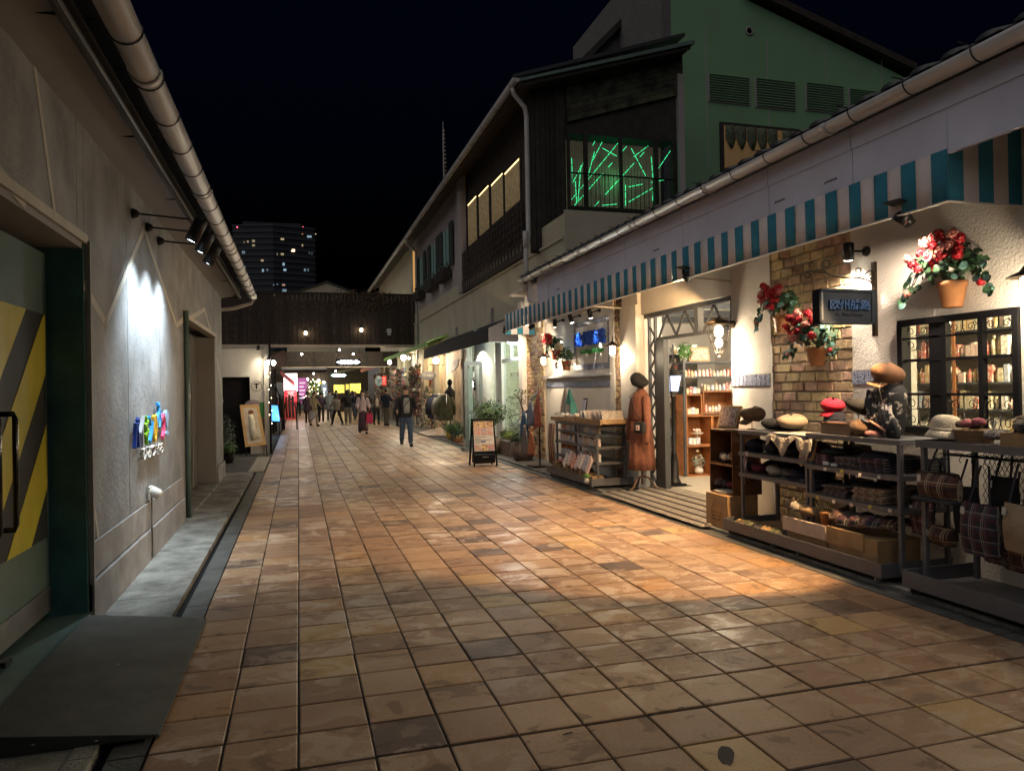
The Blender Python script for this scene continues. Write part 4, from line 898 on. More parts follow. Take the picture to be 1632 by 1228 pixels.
flowerpot(1518, 490, 5.0, 1.12, 'large red geranium pot hung high on the stucco above the lattice window', 3)
flowerpot(1247, 530, 4.98, 1.0, 'red geranium pot on the brick pillar left of the hanging sign, its upper one', 4)
flowerpot(1302, 583, 4.95, 1.0, 'red and pink geranium pot hung just below the hanging sign', 5)
flowerpot(885, 573, 5.0, 1.05, 'red geranium pot in the white alcove, the higher and more distant of two', 6, grp='flower pots in the alcove')
flowerpot(903, 590, 4.98, 1.0, 'red and cream geranium pot standing lowest in the white alcove', 7, 1, grp='flower pots in the alcove')
# hanging sign on a scroll bracket
sy = 5.53
hs = thing('scroll_bracket', 'black wrought iron scroll bracket carrying the dark hanging sign', 'bracket', (RX, sy, 2.35))
M_bz = mat('bronze_black_iron', (.05, .035, .022), .4, metal=.7)
MB().box(RX-.03, RX, sy-.02, sy+.02, 2.02, 2.70).build('wall_plate', M_bz, hs)
def px(pts, r, nm='scroll', n=6): MB().tube([at(u, v, 'y', sy) for u, v in pts], r, n).build(nm, M_bz, hs)
def q2(x, y): return (1280+x/9.44, 400+y/9.44)
def sc_(cx, cy, r, a0, a1, sh=.55, n=16): return [q2(cx+r*(1-sh*k/n)*math.cos(math.radians(a0+(a1-a0)*k/n)), cy+r*(1-sh*k/n)*math.sin(math.radians(a0+(a1-a0)*k/n))) for k in range(n+1)]
px([q2(1060, 520), q2(1000, 450), q2(900, 415), q2(800, 400), q2(600, 395), q2(460, 375), q2(360, 335), q2(300, 260)]+sc_(350, 205, 75, 170, 170+420), .0085, 'arm')
px([q2(330, 325), q2(220, 320), q2(130, 310), q2(95, 270)]+sc_(135, 215, 45, 170, 560), .006)
px([q2(130, 300)]+sc_(70, 360, 55, -70, -70-400), .006)
px([q2(850, 400)]+sc_(835, 300, 52, 130, 130+420), .006)
px([q2(860, 395), q2(930, 350), q2(990, 295), q2(1040, 310), q2(1070, 340), q2(1085, 400), q2(1105, 470)], .006)
px([q2(1050, 430), q2(1000, 420)]+sc_(1025, 390, 38, 150, 520), .005)
sgn = thing('hanging_shop_sign', 'dark grey hanging shop sign with raised kanji under the iron scroll bracket', 'sign', (4.74, sy, 2.10))
a, c = at(1300, 461, 'y', sy), at(1389, 517, 'y', sy)
x0, x1, z1, z0 = a.x, c.x, a.z, c.z; M_sg = mat('dark_slate_sign', (.010, .013, .018), .75, spec=.10)
MB().box(x0, x1, sy-.05, sy+.05, z0, z1).build('panel', M_sg, sgn, bevel=.004)
for (q0, q1, r0, r1) in ((x0, x1, z1-.022, z1), (x0, x1, z0, z0+.018), (x1-.05, x1, z0+.018, z1-.022)): MB().box(q0, q1, sy-.066, sy-.051, r0, r1).build('frame_strip', M_sg, sgn)
MB().box(x0+.012, x0+.03, sy-.058, sy-.051, z0+.03, z1-.03).build('frame_strip', M_fr, sgn)
w = x1-x0; h = z1-z0
fit_text('欧州航路', (x0+w*.15, sy-.062, z0+h*.40), (1, 0, 0), w*.73, h*.30, mat('navy_relief', (.012, .03, .075), .35), 'raised_lettering', sgn, depth=.024, bold=.015)
fit_text('The Ring of Europe', (x0+w*.27, sy-.054, z0+h*.20), (1, 0, 0), w*.50, h*.12, M_dark, 'small_lettering', sgn, depth=.006, bold=.02)
for uu in (1316, 1368):
    p = at(uu, 440, 'y', sy); b = MB()
    for k in range(3): b.tube([(p.x+.012*math.cos(t*PI/4), sy+(.012*math.sin(t*PI/4) if k % 2 else 0), p.z-.02-k*.028+(.018*math.sin(t*PI/4) if not k % 2 else .018*math.sin(t*PI/4))) for t in range(8)], .0022, 4, closed=True)
    b.tube([(p.x, sy, p.z-.10), (p.x-.03, sy, z1)], .002, 4); b.tube([(p.x, sy, p.z-.10), (p.x+.03, sy, z1)], .002, 4); b.build('chain', M_bz, hs)
# wall spotlight above the sign
def cyl_spot(pos, d, lab, grp=None, power=30, col=WARM, wall=(1, 0, 0), r=.048, L_=.16, cone=70, on=True, mount=None, nm='wall_spotlight'):
    pos = Vector(pos); d = nrm(d); M = d.to_track_quat('-Z', 'Y').to_matrix(); mt = Vector(mount) if mount else pos+Vector(wall)*.14
    t = thing(nm, lab, 'spotlight', mt, grp)
    hd = MB().lathe([(r, -L_/2), (r*1.04, -L_/2), (r*1.04, L_*.42), (r*.8, L_/2), (0, L_/2)], pos, 16, M, caps=False).build('lamp_head', M_iron, t)
    MB().lathe([(r*.94, 0), (r*.8, -.012), (0, -.022)], pos+M @ Vector((0, 0, -L_/2+.004)), 16, M, caps=False).build('lens', mat('warm_lens', (1, 1, 1), .3, emit=16, ecol=(1, .9, .72)) if on else M_ff, hd)
    MB().tube([pos, mt], .012, 6).build('arm', M_iron, t); Mw = Vector(wall).to_track_quat('Z', 'Y').to_matrix()
    MB().lathe([(.02, -.035), (.045, -.02), (.05, 0)], mt, 14, Mw).build('wall_mount', M_iron, t)
    if on: light(t, pos+d*(L_/2+.06), power, col, .03, cone, pos+d, .6)
    return t
p = at(1352, 400, 'x', 4.92); cyl_spot(p, (.22, .30, -1), 'black cylinder spotlight shining down beside the brick pillar above the hanging sign', power=120, col=(1, .84, .64), mount=(RX, p.y-.03, p.z), cone=125)
# flood lamps with a shade plate under the awning
def flood(pos, aim, lab, power, col, plate=True, cone=140, nm='flood_spotlight'):
    pos = Vector(pos); t = thing(nm, lab, 'spotlight', pos+Vector((0, 0, .12)), 'flood lamps hung under the awning'); d = nrm(Vector(aim)-pos); M = d.to_track_quat('-Z', 'Y').to_matrix()
    MB().lathe([(.055, -.05), (.058, -.05), (.05, .04), (.03, .06), (0, .06)], pos, 16, M, caps=False).build('lamp_head', M_iron, t)
    MB().lathe([(.05, 0), (0, .001)], pos+M @ Vector((0, 0, -.04)), 16, M, caps=False).build('lens', MT['warm_lens'], t)
    MB().tube([pos+Vector((0, .03, .02)), pos+Vector((0, .03, .10)), pos+Vector((.02, .03, .12))], .012, 6).obox(pos+Vector((0, .06, .06)), (.07, .05, .06)).build('bracket', M_iron, t)
    if plate: MB().obox(pos+Vector((-.02, -.02, .085)), (.26, .14, .008), (0, .12, .2)).build('shade_plate', M_iron, t)
    light(t, pos+d*.06, power, col, .02, cone, aim, .30 if cone < 80 else .25); return t
ORG = (1., .60, .27)
p = at(1438, 345, 'x', 4.46)
fl = flood(p, (3.4, 6.6, 0), 'black flood lamp with a flat shade plate at the near end of the awning', 740, ORG, cone=64)
MB().lathe([(.045, -.05), (.048, -.05), (.04, .04), (0, .05)], p+Vector((.10, .06, .0)), 14, Euler((0, -.7, 0)).to_matrix(), caps=False).build('second_head', M_iron, fl)
light(fl, p+Vector((.16, .05, -.08)), 160, (1, .80, .60), .05, 112, p+Vector((.66, .95, -1.3)), .9)
p = at(1097, 440, 'x', 4.44); flood(p, (3.2, 10.5, 0), 'black flood lamp hung under the middle of the awning opposite the door', 420, ORG)
p = at(848, 520, 'x', 4.44); flood(p, (3.4, 18, 0), 'black flood lamp at the far end of the awning, nearer of the pair', 160, (1, .75, .5), plate=False)
p = at(806, 527, 'x', 4.44); flood(p, (3.0, 20, 0), 'black flood lamp at the far corner of the awning', 150, (1, .75, .5), plate=False)
# bell shaped bracket lamps
def bell(u, v, y, lab, power=14, x=4.86):
    p = at(u, v, 'x', x); t = thing('bracket_lamp', lab, 'lamp', (RX, p.y, p.z+.1), 'bell shaped bracket lamps on the near shop')
    MB().lathe([(.13, .045), (.125, .05), (.05, .085), (.025, .12), (0, .13)], p, 20, caps=False).build('lamp_shade', M_bz, t, solid=.004)
    MB().lathe([(0, -.10), (.03, -.095), (.045, -.07), (.045, .04), (.03, .05)], p, 14).build('glass', M_bulb, t)
    b = MB()
    for k in range(6): a = k*PI/3; b.tube([(p.x+.05*math.cos(a), p.y+.05*math.sin(a), p.z+.04), (p.x+.05*math.cos(a), p.y+.05*math.sin(a), p.z-.06), (p.x, p.y, p.z-.12)], .003, 4)
    b.build('wire_guard', M_bz, t)
    MB().tube([(RX, p.y, p.z+.05), (p.x+.12, p.y, p.z+.06), (p.x+.06, p.y, p.z+.19), (p.x, p.y, p.z+.19), (p.x, p.y, p.z+.12)], .008, 6).box(RX-.015, RX, p.y-.035, p.y+.035, p.z+.0, p.z+.1).build('arm', M_bz, t)
    light(t, (p.x-.02, p.y, p.z-.15), power, WARM, .05); return t
bell(1638, 452, 0, 'bell shaped bracket lamp at the right edge of the picture beside the lattice window', 40)
bell(976, 556, 0, 'bell shaped bracket lamp with a bright glass on the narrow brick pillar', 22)
bell(866, 573, 0, 'bell shaped bracket lamp at the far side of the white alcove', 22)
bell(1590, 470, 0, '', 0.01) if 0 else None
# caged lantern beside the door
p = Vector((4.92, 7.87, 2.20)); t = thing('caged_lantern', 'large wire caged lantern glowing beside the open shop door', 'lamp', (RX, 7.87, 2.4))
MB().lathe([(.15, .13), (.15, .15), (.10, .18), (.03, .22), (0, .22)], p, 20, caps=False).build('lamp_shade', M_bz, t, solid=.004)
b = MB()
for k in range(10): a = k*PI/5; b.tube([(p.x+r*math.cos(a), p.y+r*math.sin(a), p.z+z) for r, z in ((.14, .13), (.13, .02), (.09, -.14), (.03, -.22))], .003, 4)
for z, r in ((.04, .133), (-.08, .108), (-.2, .04)): b.tube([(p.x+r*math.cos(a*PI/10), p.y+r*math.sin(a*PI/10), p.z+z) for a in range(20)], .003, 4, closed=True)
b.ell((p.x, p.y, p.z-.23), (.03, .03, .03), 8, 5); b.build('wire_cage', M_bz, t)
MB().ell((p.x, p.y, p.z+.05), (.055, .055, .075), 12, 7).ell((p.x, p.y, p.z-.09), (.045, .045, .06), 12, 7).build('bulb', M_bulb, t)
MB().tube([(RX, 7.80, 2.33), (4.98, 7.84, 2.34), (4.92, 7.87, 2.44)], .010, 6).lathe([(.05, 0), (.05, .03), (.02, .05)], (RX-.05, 7.8, 2.33), 12, Euler((0, PI/2, 0)).to_matrix()).build('arm', M_bz, t)
light(t, (p.x-.0, p.y, p.z-.32), 60, WARM, .06)
# alcove lettering and its cylinder spots
al = thing('alcove_lettering', 'raised blue kanji with small green lettering beneath, lit from above in the white alcove', 'lettering', (ax-.03, 12.5, 2.2))
for k, ch in enumerate('欧州航路'): fit_text(ch, (ax-.06, 13.15-k*.37, 2.36+k*.0), (0, -1, 0), .33, .27, mat('royal_blue_relief', (.01, .06, .42), .3), 'letter', al, depth=.04, bold=.012)
fit_text('The Ring of Europe', (ax-.05, 12.9, 2.20), (0, -1, 0), 1.05, .10, mat('green_relief', (.03, .22, .05), .4), 'small_lettering', al, depth=.04, bold=.02)
for k, (yy, aim, lab) in enumerate(((13.0, (0.28, -.1, -1), 'black cylinder spot, left one of the pair lighting the blue lettering'), (12.05, (.28, .1, -1), 'black cylinder spot, right one of the pair lighting the blue lettering'), (13.9, (.22, .5, -1), 'black cylinder spot at the left end of the row in the white alcove'))):
    cyl_spot((ax-.20, yy, 2.90), aim, lab, 'cylinder spots in the alcove', power=90, col=(1, .93, .84) if k < 2 else WARM, mount=(ax-.01, yy, 2.97), r=.04, cone=44 if k < 2 else 60)
# ================================================================ DISPLAY RACKS
M_rack = mat('slate_rack_steel', (.115, .118, .13), .45, var=.08, scale=8)
M_felt = [mat('brown_felt', (.11, .065, .035), .95, bump=.5, bscale=300), mat('beige_felt', (.34, .265, .18), .95, bump=.5, bscale=300), mat('red_felt', (.42, .008, .035), .95, bump=.4, bscale=300), mat('navy_felt', (.012, .014, .03), .95), mat('black_felt', (.012, .012, .013), .95),
          mat('tan_felt', (.24, .12, .062), .95, bump=.4, bscale=300), mat('cream_knit', (.62, .55, .44), .95, bump=1, bscale=110), mat('charcoal_cloth', (.035, .037, .045), .95), mat('grey_tweed', (.12, .11, .10), .95, bump=.8, bscale=200)]
F_br, F_be, F_rd, F_nv, F_bk, F_tn, F_cr, F_ch, F_tw = M_felt
def lump(c, r, m, nm='cloth', par=None, jit=.10, M=None, n=14, k=8, z0=-.6, **kw):
    return MB().ell(c, r, n, k, M=M, jit=jit, z0=z0).build(nm, m, par, subd=1, **kw)
def beret(c, r, m, lab, tilt=0, brim=False, par=None, nm='beret', turn=0, h=.5, m2=None):
    c = Vector(c); t = thing(nm, lab, 'hat', c); M = Euler((tilt, tilt*.5, turn)).to_matrix()
    b = MB(); prof = [(.60, 0), (.72, .08*h), (.97, .45*h), (1.0, .78*h), (.84, 1.12*h), (.5, 1.34*h), (.12, 1.40*h)]; ph = random.uniform(0, 6)
    b.grid([[c+M @ Vector((r*q*math.cos(a)*(1+.05*math.sin(a*2+ph)+.022*abs(math.sin(a*4))), r*q*math.sin(a)*(1+.04*math.cos(a*3+ph)), r*z*(1+.10*math.sin(a+ph)+.05*math.sin(a*4+ph)*(q > .6)))) for a in [2*PI*k/22 for k in range(23)]] for q, z in prof]); b.poly([c+M @ Vector((r*.12*math.cos(2*PI*k/22), r*.12*math.sin(2*PI*k/22), r*1.40*h)) for k in range(22)])
    b.build('crown', m, t, subd=1)
    MB().lathe([(r*.64, -.004), (r*.64, .022), (r*.60, .022), (r*.60, -.004)], c, 22, M).build('band', m2 or m, t)
    if brim:
        b = MB(); rows = []
        for i in range(5):
            rr = r*(.60+.42*i/4); rows.append([c+M @ Vector((-rr*math.cos(a)*(1.0), rr*math.sin(a), -.012*i)) for a in [(-1.1+2.2*k/10)*(1-.12*i) for k in range(11)]])
        b.grid(rows); b.build('peak', m2 or m, t, solid=.006)
    else: MB().tube([c+M @ Vector((0, 0, r*h*1.36)), c+M @ Vector((.004, 0, r*h*1.36+.02))], .004, 5).build('stalk', m, t)
    return t
def brimhat(c, r, m, lab, tilt=0, h=.13, m2=None, nm='brimmed_hat', brimr=1.5, droop=.35):
    c = Vector(c); t = thing(nm, lab, 'hat', c); M = Euler((tilt, tilt, 0)).to_matrix()
    MB().lathe([(r, 0), (r*.98, h*.5), (r*.88, h*.85), (r*.5, h*1.02), (0, h*1.04)], c, 24, M, caps=False).build('crown', m, t, subd=1)
    MB().lathe([(r*.99, .004), (r*(1+(brimr-1)*.5), -r*droop*.4), (r*brimr, -r*droop)], c, 28, M, caps=False).build('brim', m, t, solid=.005)
    MB().lathe([(r*1.005, .004), (r*.995, .028)], c, 24, M, caps=False).build('hat_band', m2 or m, t, solid=.002)
    return t
def stand(c, z0, lab_unused=None, par=None):
    b = MB(); b.tube([(c[0], c[1], z0), (c[0], c[1], c[2])], .004, 6); b.lathe([(.05, 0), (.05, .006), (.005, .01)], (c[0], c[1], z0), 14)
    for k in range(5): a = k*2*PI/5; b.tube([(c[0], c[1], c[2]-.05), (c[0]+.05*math.cos(a), c[1]+.05*math.sin(a), c[2]+.01)], .002, 4)
    return b
def rack_frame(nm, lab, y0, y1, x0, x1, shelves, ztop, grp=None, tray=(4.30, 5.0), casters=True, trayz=(.08, .19)):
    t = thing(nm, lab, 'display rack', ((x0+x1)/2, (y0+y1)/2, .03), grp); s = .03
    for x in (x0, x1-s):
        for y in (y0, y1-s): MB().box(x, x+s, y, y+s, trayz[1]-.08, ztop).build('post', M_rack, t, bevel=.003)
    for z in list(shelves)+[ztop]:
        MB().box(x0-.01, x1+.01, y0-.01, y1+.01, z-.012, z).build('shelf', M_rack, t)
        MB().box(x0-.015, x0-.011, y0-.012, y1+.012, z-.035, z+.004).build('shelf_lip', M_rack, t)
        MB().box(x0-.01, x1+.01, y0-.016, y0-.011, z-.035, z+.004).build('shelf_lip', M_rack, t)
    return t
M_mesh = mat('pale_expanded_mesh', (.50, .45, .34), .5, metal=.2)
def mesh_panel(t, x, y0, y1, z0, z1, m, s=.026, par_nm='mesh_back'):
    b = MB(); w = y1-y0; h = z1-z0; n_ = int((w+h*1.6)/s)
    for sg in (1, -1):
        for k in range(n_):
            d = k*s; pts = []
            # line: y = y0 + d - q, z = z0 + q/0.55 ...
            ya, za = y0+d, z0; yb, zb = y0+d-h*.55, z1
            if ya > y1: f = (ya-y1)/(ya-yb); ya, za = y1, z0+h*f
            if yb < y0: f = (ya-y0)/(ya-yb) if ya != yb else 0; yb, zb = y0, za+(zb-za)*f
            if za >= z1 or zb <= z0 or ya <= y0: continue
            if sg < 0: ya, yb = y0+y1-ya, y0+y1-yb
            b.beam((x, ya, za), (x, yb, zb), .0035, .0035)
    b.build(par_nm, m, t)
# ---- rack A: hats and scarves
rA = rack_frame('hat_display_rack', 'long slate grey rolling rack of hats and folded scarves before the brick pillar', 5.72, 6.78, 4.47, 4.93, (.67, .89), 1.115)
for z in (.60, .86, 1.14):
    MB().box(4.46, 4.96, 4.63, 5.70, z-.012, z).build('shelf', M_rack, rA); MB().box(4.452, 4.459, 4.62, 5.71, z-.035, z+.004).build('shelf_lip', M_rack, rA); MB().box(4.46, 4.96, 4.614, 4.625, z-.035, z+.004).build('shelf_lip', M_rack, rA)
for x, y in ((4.47, 4.63), (4.92, 4.63), (4.47, 5.66), (4.92, 5.66)): MB().box(x, x+.035, y, y+.035, .1, 1.128).build('post', M_rack, rA, bevel=.003)
MB().box(4.30, 4.312, 4.66, 6.86, .08, .19).build('tray_front', M_rack, rA, bevel=.003); MB().box(4.312, 5.0, 4.66, 4.672, .08, .19).build('tray_side', M_rack, rA); MB().box(4.312, 5.0, 6.848, 6.86, .08, .19).build('tray_side', M_rack, rA)
MB().box(4.312, 5.0, 4.672, 6.848, .085, .095).build('tray_floor', M_rack, rA)
mesh_panel(rA, 4.965, 4.68, 5.66, .22, 1.12, M_mesh); mesh_panel(rA, 4.965, 5.72, 6.3, .22, .66, mat('dark_mesh', (.12, .11, .09), .5))
def caster(y, x, par, nm='caster'):
    me = MB().lathe([(.028, -.010), (.030, 0), (.028, .010)], (x, y, .058), 12, Euler((PI/2, 0, 0)).to_matrix()).tube([(x, y, .058), (x+.01, y, .085)], .010, 6); return me.build(nm, M_steel, par)
for y, x in ((4.74, 4.34), (5.68, 4.34), (6.05, 4.34), (6.78, 4.34), (4.74, 4.95), (6.78, 4.95)): caster(y, x, rA)
def Pn(u, v, x=4.62): return at(u, v, 'x', x)
# hats on top of rack A
p = Pn(1198, 655, 4.7); hb_ = beret((p.x, p.y, 1.215), .135, F_br, 'brown newsboy cap on a wire stand at the left end of the hat rack', .12, True, nm='newsboy_cap', h=.75)
stand((p.x, p.y, 1.24), 1.115).build('wire_stand', M_iron, label='thin black wire hat stand under the brown newsboy cap', cat='hat stand')
p = Pn(1258, 668, 4.68); beret((4.70, p.y, 1.165), .15, F_be, 'large beige beret lying on the lace cloth', .10, h=.62)
beret((4.72, p.y+.30, 1.135), .14, F_bk, 'black beret half hidden behind the brown newsboy cap', .1, h=.5); beret((4.80, p.y+.14, 1.13), .13, F_nv, 'dark navy beret tucked behind the beige beret', 0, h=.4)
p = Pn(1330, 668, 4.74); brimhat((4.74, p.y, 1.255), .095, F_nv, 'dark navy brimmed hat directly under the red hat', 0, .09, brimr=1.25, droop=.15)
beret((4.73, p.y+.01, 1.34), .115, F_rd, 'bright red peaked hat stacked on top of a navy hat', .05, True, nm='newsboy_cap', h=.7)
p = Pn(1368, 650, 4.72); beret((4.72, p.y, 1.34), .135, F_bk, 'black beret with a cream edge raised on a stand next to the red hat', .35, h=.62, m2=F_cr)
stand((4.72, p.y, 1.36), 1.14).build('wire_stand', M_iron, label='thin black wire hat stand under the black and cream beret', cat='hat stand')
p = Pn(1372, 690, 4.60); beret((4.60, p.y, 1.155), .105, F_br, 'small brown peaked cap lying at the front edge of the rack', .1, True, nm='newsboy_cap', h=.8)
M_crate = mat('stained_crate_wood', (.17, .075, .030), .55, var=.25, scale=6, bump=.3, bscale=30); M_pine = mat('pale_pine_wood', (.42, .27, .13), .6, var=.15, scale=8, bump=.2, bscale=30); M_pale2 = mat('bare_plywood', (.66, .52, .40), .65, var=.1)
bx_ = thing('wooden_box', 'low brown wooden box under the red and navy hats', 'box', (4.72, 5.45, 1.14))
MB().box(4.55, 4.90, 5.25, 5.62, 1.141, 1.235).build('box_body', mat('brown_box_wood', (.22, .13, .07), .6), bx_, bevel=.004); MB().box(4.54, 4.91, 5.24, 5.63, 1.236, 1.246).build('lid', M_crate, bx_)
# lace cloth
lc = MB(); rows = []
y0_, y1_ = 5.62, 6.30
for i in range(9):
    r_ = []
    for k in range(25):
        yy = y0_+(y1_-y0_)*k/24
        if i < 4: r_.append((4.86-.105*i, yy, 1.120+.003*math.sin(k*2+i)))
        else:
            dd = (i-3)/5; tri = abs(((k/24*2.0)+.25) % 1-.5)*2; ln = .04+.18*(1-tri)
            r_.append((4.455-.012*math.sin(k*1.3)-.01, yy+.01*math.sin(i+k), 1.118-ln*dd))
    rows.append(r_)
lc.grid(rows); M_lace = mat('white_lace', (.62, .56, .46), .9, var=.3, scale=60, bump=1, bscale=90)
lc.build('lace_cloth', M_lace, label='white lace cloth with pointed edges draped over the rack shelf', cat='cloth', solid=.003)
# caps along the upper shelf
for k, (uu, m, l_) in enumerate(((1203, F_nv, 'navy'), (1228, F_ch, 'charcoal'), (1256, F_tw, 'grey striped'))):
    p = Pn(uu, 722, 4.58); beret((4.60, p.y, .905), .105, m, l_+' cap on the second shelf of the hat rack', .08, True, nm='peaked_cap', h=.85)
# photo frame tray
fr = thing('framed_display', 'small wooden frame of trinkets leaning on the second shelf of the rack', 'frame', (4.50, 5.66, .89))
MB().obox((4.50, 5.74, .985), (.02, .19, .19), (0, .25, 0)).build('frame', M_pine, fr); MB().obox((4.488, 5.74, .985), (.006, .155, .155), (0, .25, 0)).build('picture', mat('printed_cards', (.5, .42, .38), .5, var=.4, scale=35, col2=(.14, .07, .07)), fr)
# folded and heaped goods on the shelves
PL = [plaid('plaid_brown', (.10, .045, .035), (.03, .02, .02), (.42, .36, .25), (.35, .2, .1), .11), plaid('plaid_navy', (.02, .022, .035), (.08, .02, .025), (.28, .26, .22), (.1, .12, .2), .09), plaid('plaid_beige', (.30, .25, .18), (.14, .10, .07), (.5, .42, .3), (.35, .12, .06), .10),
      plaid('plaid_grey', (.09, .085, .085), (.03, .03, .035), (.3, .28, .26), (.2, .06, .06), .08), plaid('plaid_rose', (.22, .10, .10), (.08, .04, .05), (.5, .42, .38), (.3, .1, .1), .09)]
gi = 0
def folded(y, z, m, lab, w=.26, d=.30, n=3, x=4.68, grp='folded scarves on the hat rack', th=.024):
    t = thing('folded_scarf', lab, 'scarf', (x, y, z), grp)
    for k in range(n):
        b = MB(); yy = y+random.uniform(-.01, .01); zz = z+k*th+.002; xx = x+random.uniform(-.01, .01)
        prof = [(-w/2, 0), (w/2-.01, 0), (w/2, th*.3), (w/2, th*.65), (w/2-.01, th*.93), (-w/2+.01, th*.93), (-w/2, th*.6)]
        b.prism([(xx-d/2, yy+a, zz+c+.004*math.sin(a*30)) for a, c in prof], (d, 0, .004)); b.build('fold', m, t, bevel=.004)
    return t
for (uu, z, mi_, n, lab, w) in ((1322, .86, 4, 4, 'rose and brown plaid scarves folded at the left of the upper right shelf', .2), (1362, .86, 3, 4, 'grey checked scarves folded in the middle of the upper right shelf', .26), (1405, .86, 1, 5, 'dark navy tartan scarves folded at the right of the upper shelf', .28),
    (1296, .60, 1, 4, 'dark tartan scarves folded at the left of the middle shelf', .22), (1345, .60, 3, 4, 'grey tartan blankets folded in the middle of the middle shelf', .3), (1398, .60, 2, 5, 'beige checked blankets folded at the right end of the middle shelf', .34)):
    p = Pn(uu, 750, 4.62); folded(p.y, z, PL[mi_], lab, w, .34, n)
p = Pn(1340, 745); lump((4.64, p.y+.1, .98), (.12, .14, .035), F_ch, 'scarf_heap', label='dark scarf loosely heaped over the folded tartans on the upper shelf', cat='scarf'); lump((4.62, 5.0, .985), (.13, .2, .04), F_nv, 'scarf_heap', label='black crumpled scarf on top of the stack at the right of the upper shelf', cat='scarf', jit=.2)
lump((4.66, 5.15, .72), (.13, .2, .03), F_ch, 'scarf_heap', label='charcoal shawl lying over the middle shelf blankets', cat='scarf', jit=.15)
p = Pn(1335, 738); MB().obox((4.50, p.y, .885), (.02, .07, .03), (0, .3, 0)).obox((4.50, p.y-.1, .88), (.02, .06, .025), (0, .2, .1)).build('price_tags', M_white, label='small white price tags along the upper right shelf edge', cat='tags')
# lower left shelf: slippers and knit caps
for k, (uu, m, l_) in enumerate(((1192, F_nv, 'navy knitted cap at the left of the third shelf'), (1212, mat('wine_knit', (.14, .02, .04), .95), 'wine red knitted cap on the third shelf'), (1236, F_cr, 'cream knitted beret lying flat on the third shelf'), (1258, F_tw, 'tweed cap on the third shelf'), (1274, F_nv, 'dark blue cap at the right end of the third shelf'))):
    p = Pn(uu, 748, 4.6); beret((4.60, p.y, .69), .10, m, l_, .06*k, k in (3, 4), h=.6, nm='knitted_cap')
MB().tube([(4.45, 6.66, .90), (4.44, 6.67, .80), (4.44, 6.655, .68), (4.44, 6.67, .56)], .004, 5).tube([(4.45, 6.63, .90), (4.44, 6.64, .75), (4.44, 6.60, .60)], .004, 5).build('shoe_laces', mat('lilac_lace', (.2, .17, .25), .8), label='thin lilac laces dangling over the left shelf edges', cat='laces')
# tray: umbrellas / slippers, fox plush and boxes
M_umb = [mat('umbrella_tan', (.32, .2, .09), .7), mat('umbrella_black', (.02, .02, .022), .6), mat('umbrella_brown', (.14, .09, .05), .7)]
for k in range(11):
    yy = 6.72-k*.13; a = MB() if k > 3 else MB(); m = M_umb[0] if k < 3 else M_umb[1 if k % 2 else 2]
    a.tube([(4.62, yy, .125), (4.66, yy-.02, .13), (4.82, yy-.08, .14), (4.94, yy-.12, .145)], [.012, .024, .026, .008], 8); o = a.build('folded_umbrella', m, label=('tan' if k < 3 else 'black' if k % 2 else 'brown')+' folded umbrella deep in the rack tray, %s from the door side' % ORD[k], cat='umbrella', group='folded umbrellas in the tray of the hat rack')
bx1 = thing('display_box', 'pale plywood fronted box in the rack tray holding a plush animal', 'box', (4.55, 5.55, .1))
MB().box(4.36, 4.375, 5.36, 5.94, .235, .36).build('plywood_front', M_pale2, bx1); MB().box(4.376, 4.80, 5.36, 5.90, .10, .33).build('box_body', mat('cardboard', (.33, .21, .11), .8), bx1, bevel=.004)
bx2 = thing('display_box', 'yellow brown wooden box in the rack tray heaped with tartan scarves', 'box', (4.55, 5.0, .1))
MB().box(4.36, 4.376, 4.92, 5.34, .23, .37).build('front_board', M_pine, bx2); MB().box(4.377, 4.80, 4.78, 5.34, .10, .34).build('box_body', M_pine, bx2, bevel=.004)
for q in range(7): lump((4.55+random.uniform(-.1, .1), 4.85+q*.08, .40+random.uniform(0, .05)), (.12, .09, .07), PL[(q % 2)*1], 'scarf_heap', jit=.18, label='crumpled tartan scarf in the lower wooden box, %s from the bag rack' % ORD[q], cat='scarf', group='scarves heaped in the lower box')
# plush animal
pt = thing('plush_toy', 'cream and brown plush animal lying in the plywood box', 'toy', (4.45, 5.75, .36)); M_fur = mat('brown_plush', (.32, .22, .13), .95, bump=1, bscale=120)
MB().ell((4.48, 5.72, .43), (.07, .13, .055), 12, 7, jit=.05).build('body', M_fur, pt, subd=1); MB().ell((4.45, 5.86, .45), (.055, .06, .052), 12, 7, jit=.04).build('head', F_cr, pt, subd=1)
MB().lathe([(.02, 0), (.012, .035), (0, .045)], (4.45, 5.90, .49), 8).lathe([(.02, 0), (.012, .035), (0, .045)], (4.46, 5.83, .495), 8).build('ears', M_fur, pt); MB().ell((4.40, 5.87, .435), (.012, .012, .01), 8, 5).ell((4.405, 5.845, .46), (.006, .006, .006), 6, 4).ell((4.405, 5.885, .46), (.006, .006, .006), 6, 4).build('face', M_dark, pt)
MB().lathe([(.035, 0), (.05, .11), (.054, .115), (.05, .12)], (4.46, 5.47, .34), 14).build('small_pot', M_terra, label='small terracotta pot standing in the plywood fronted box', cat='pot')
random.seed(21)
PX = PL+[plaid('plaid_red', (.22, .03, .03), (.04, .03, .04), (.4, .34, .26), (.1, .1, .12), .07), plaid('plaid_green', (.05, .08, .05), (.02, .03, .03), (.36, .32, .22), (.2, .05, .04), .08), F_tw, F_ch]
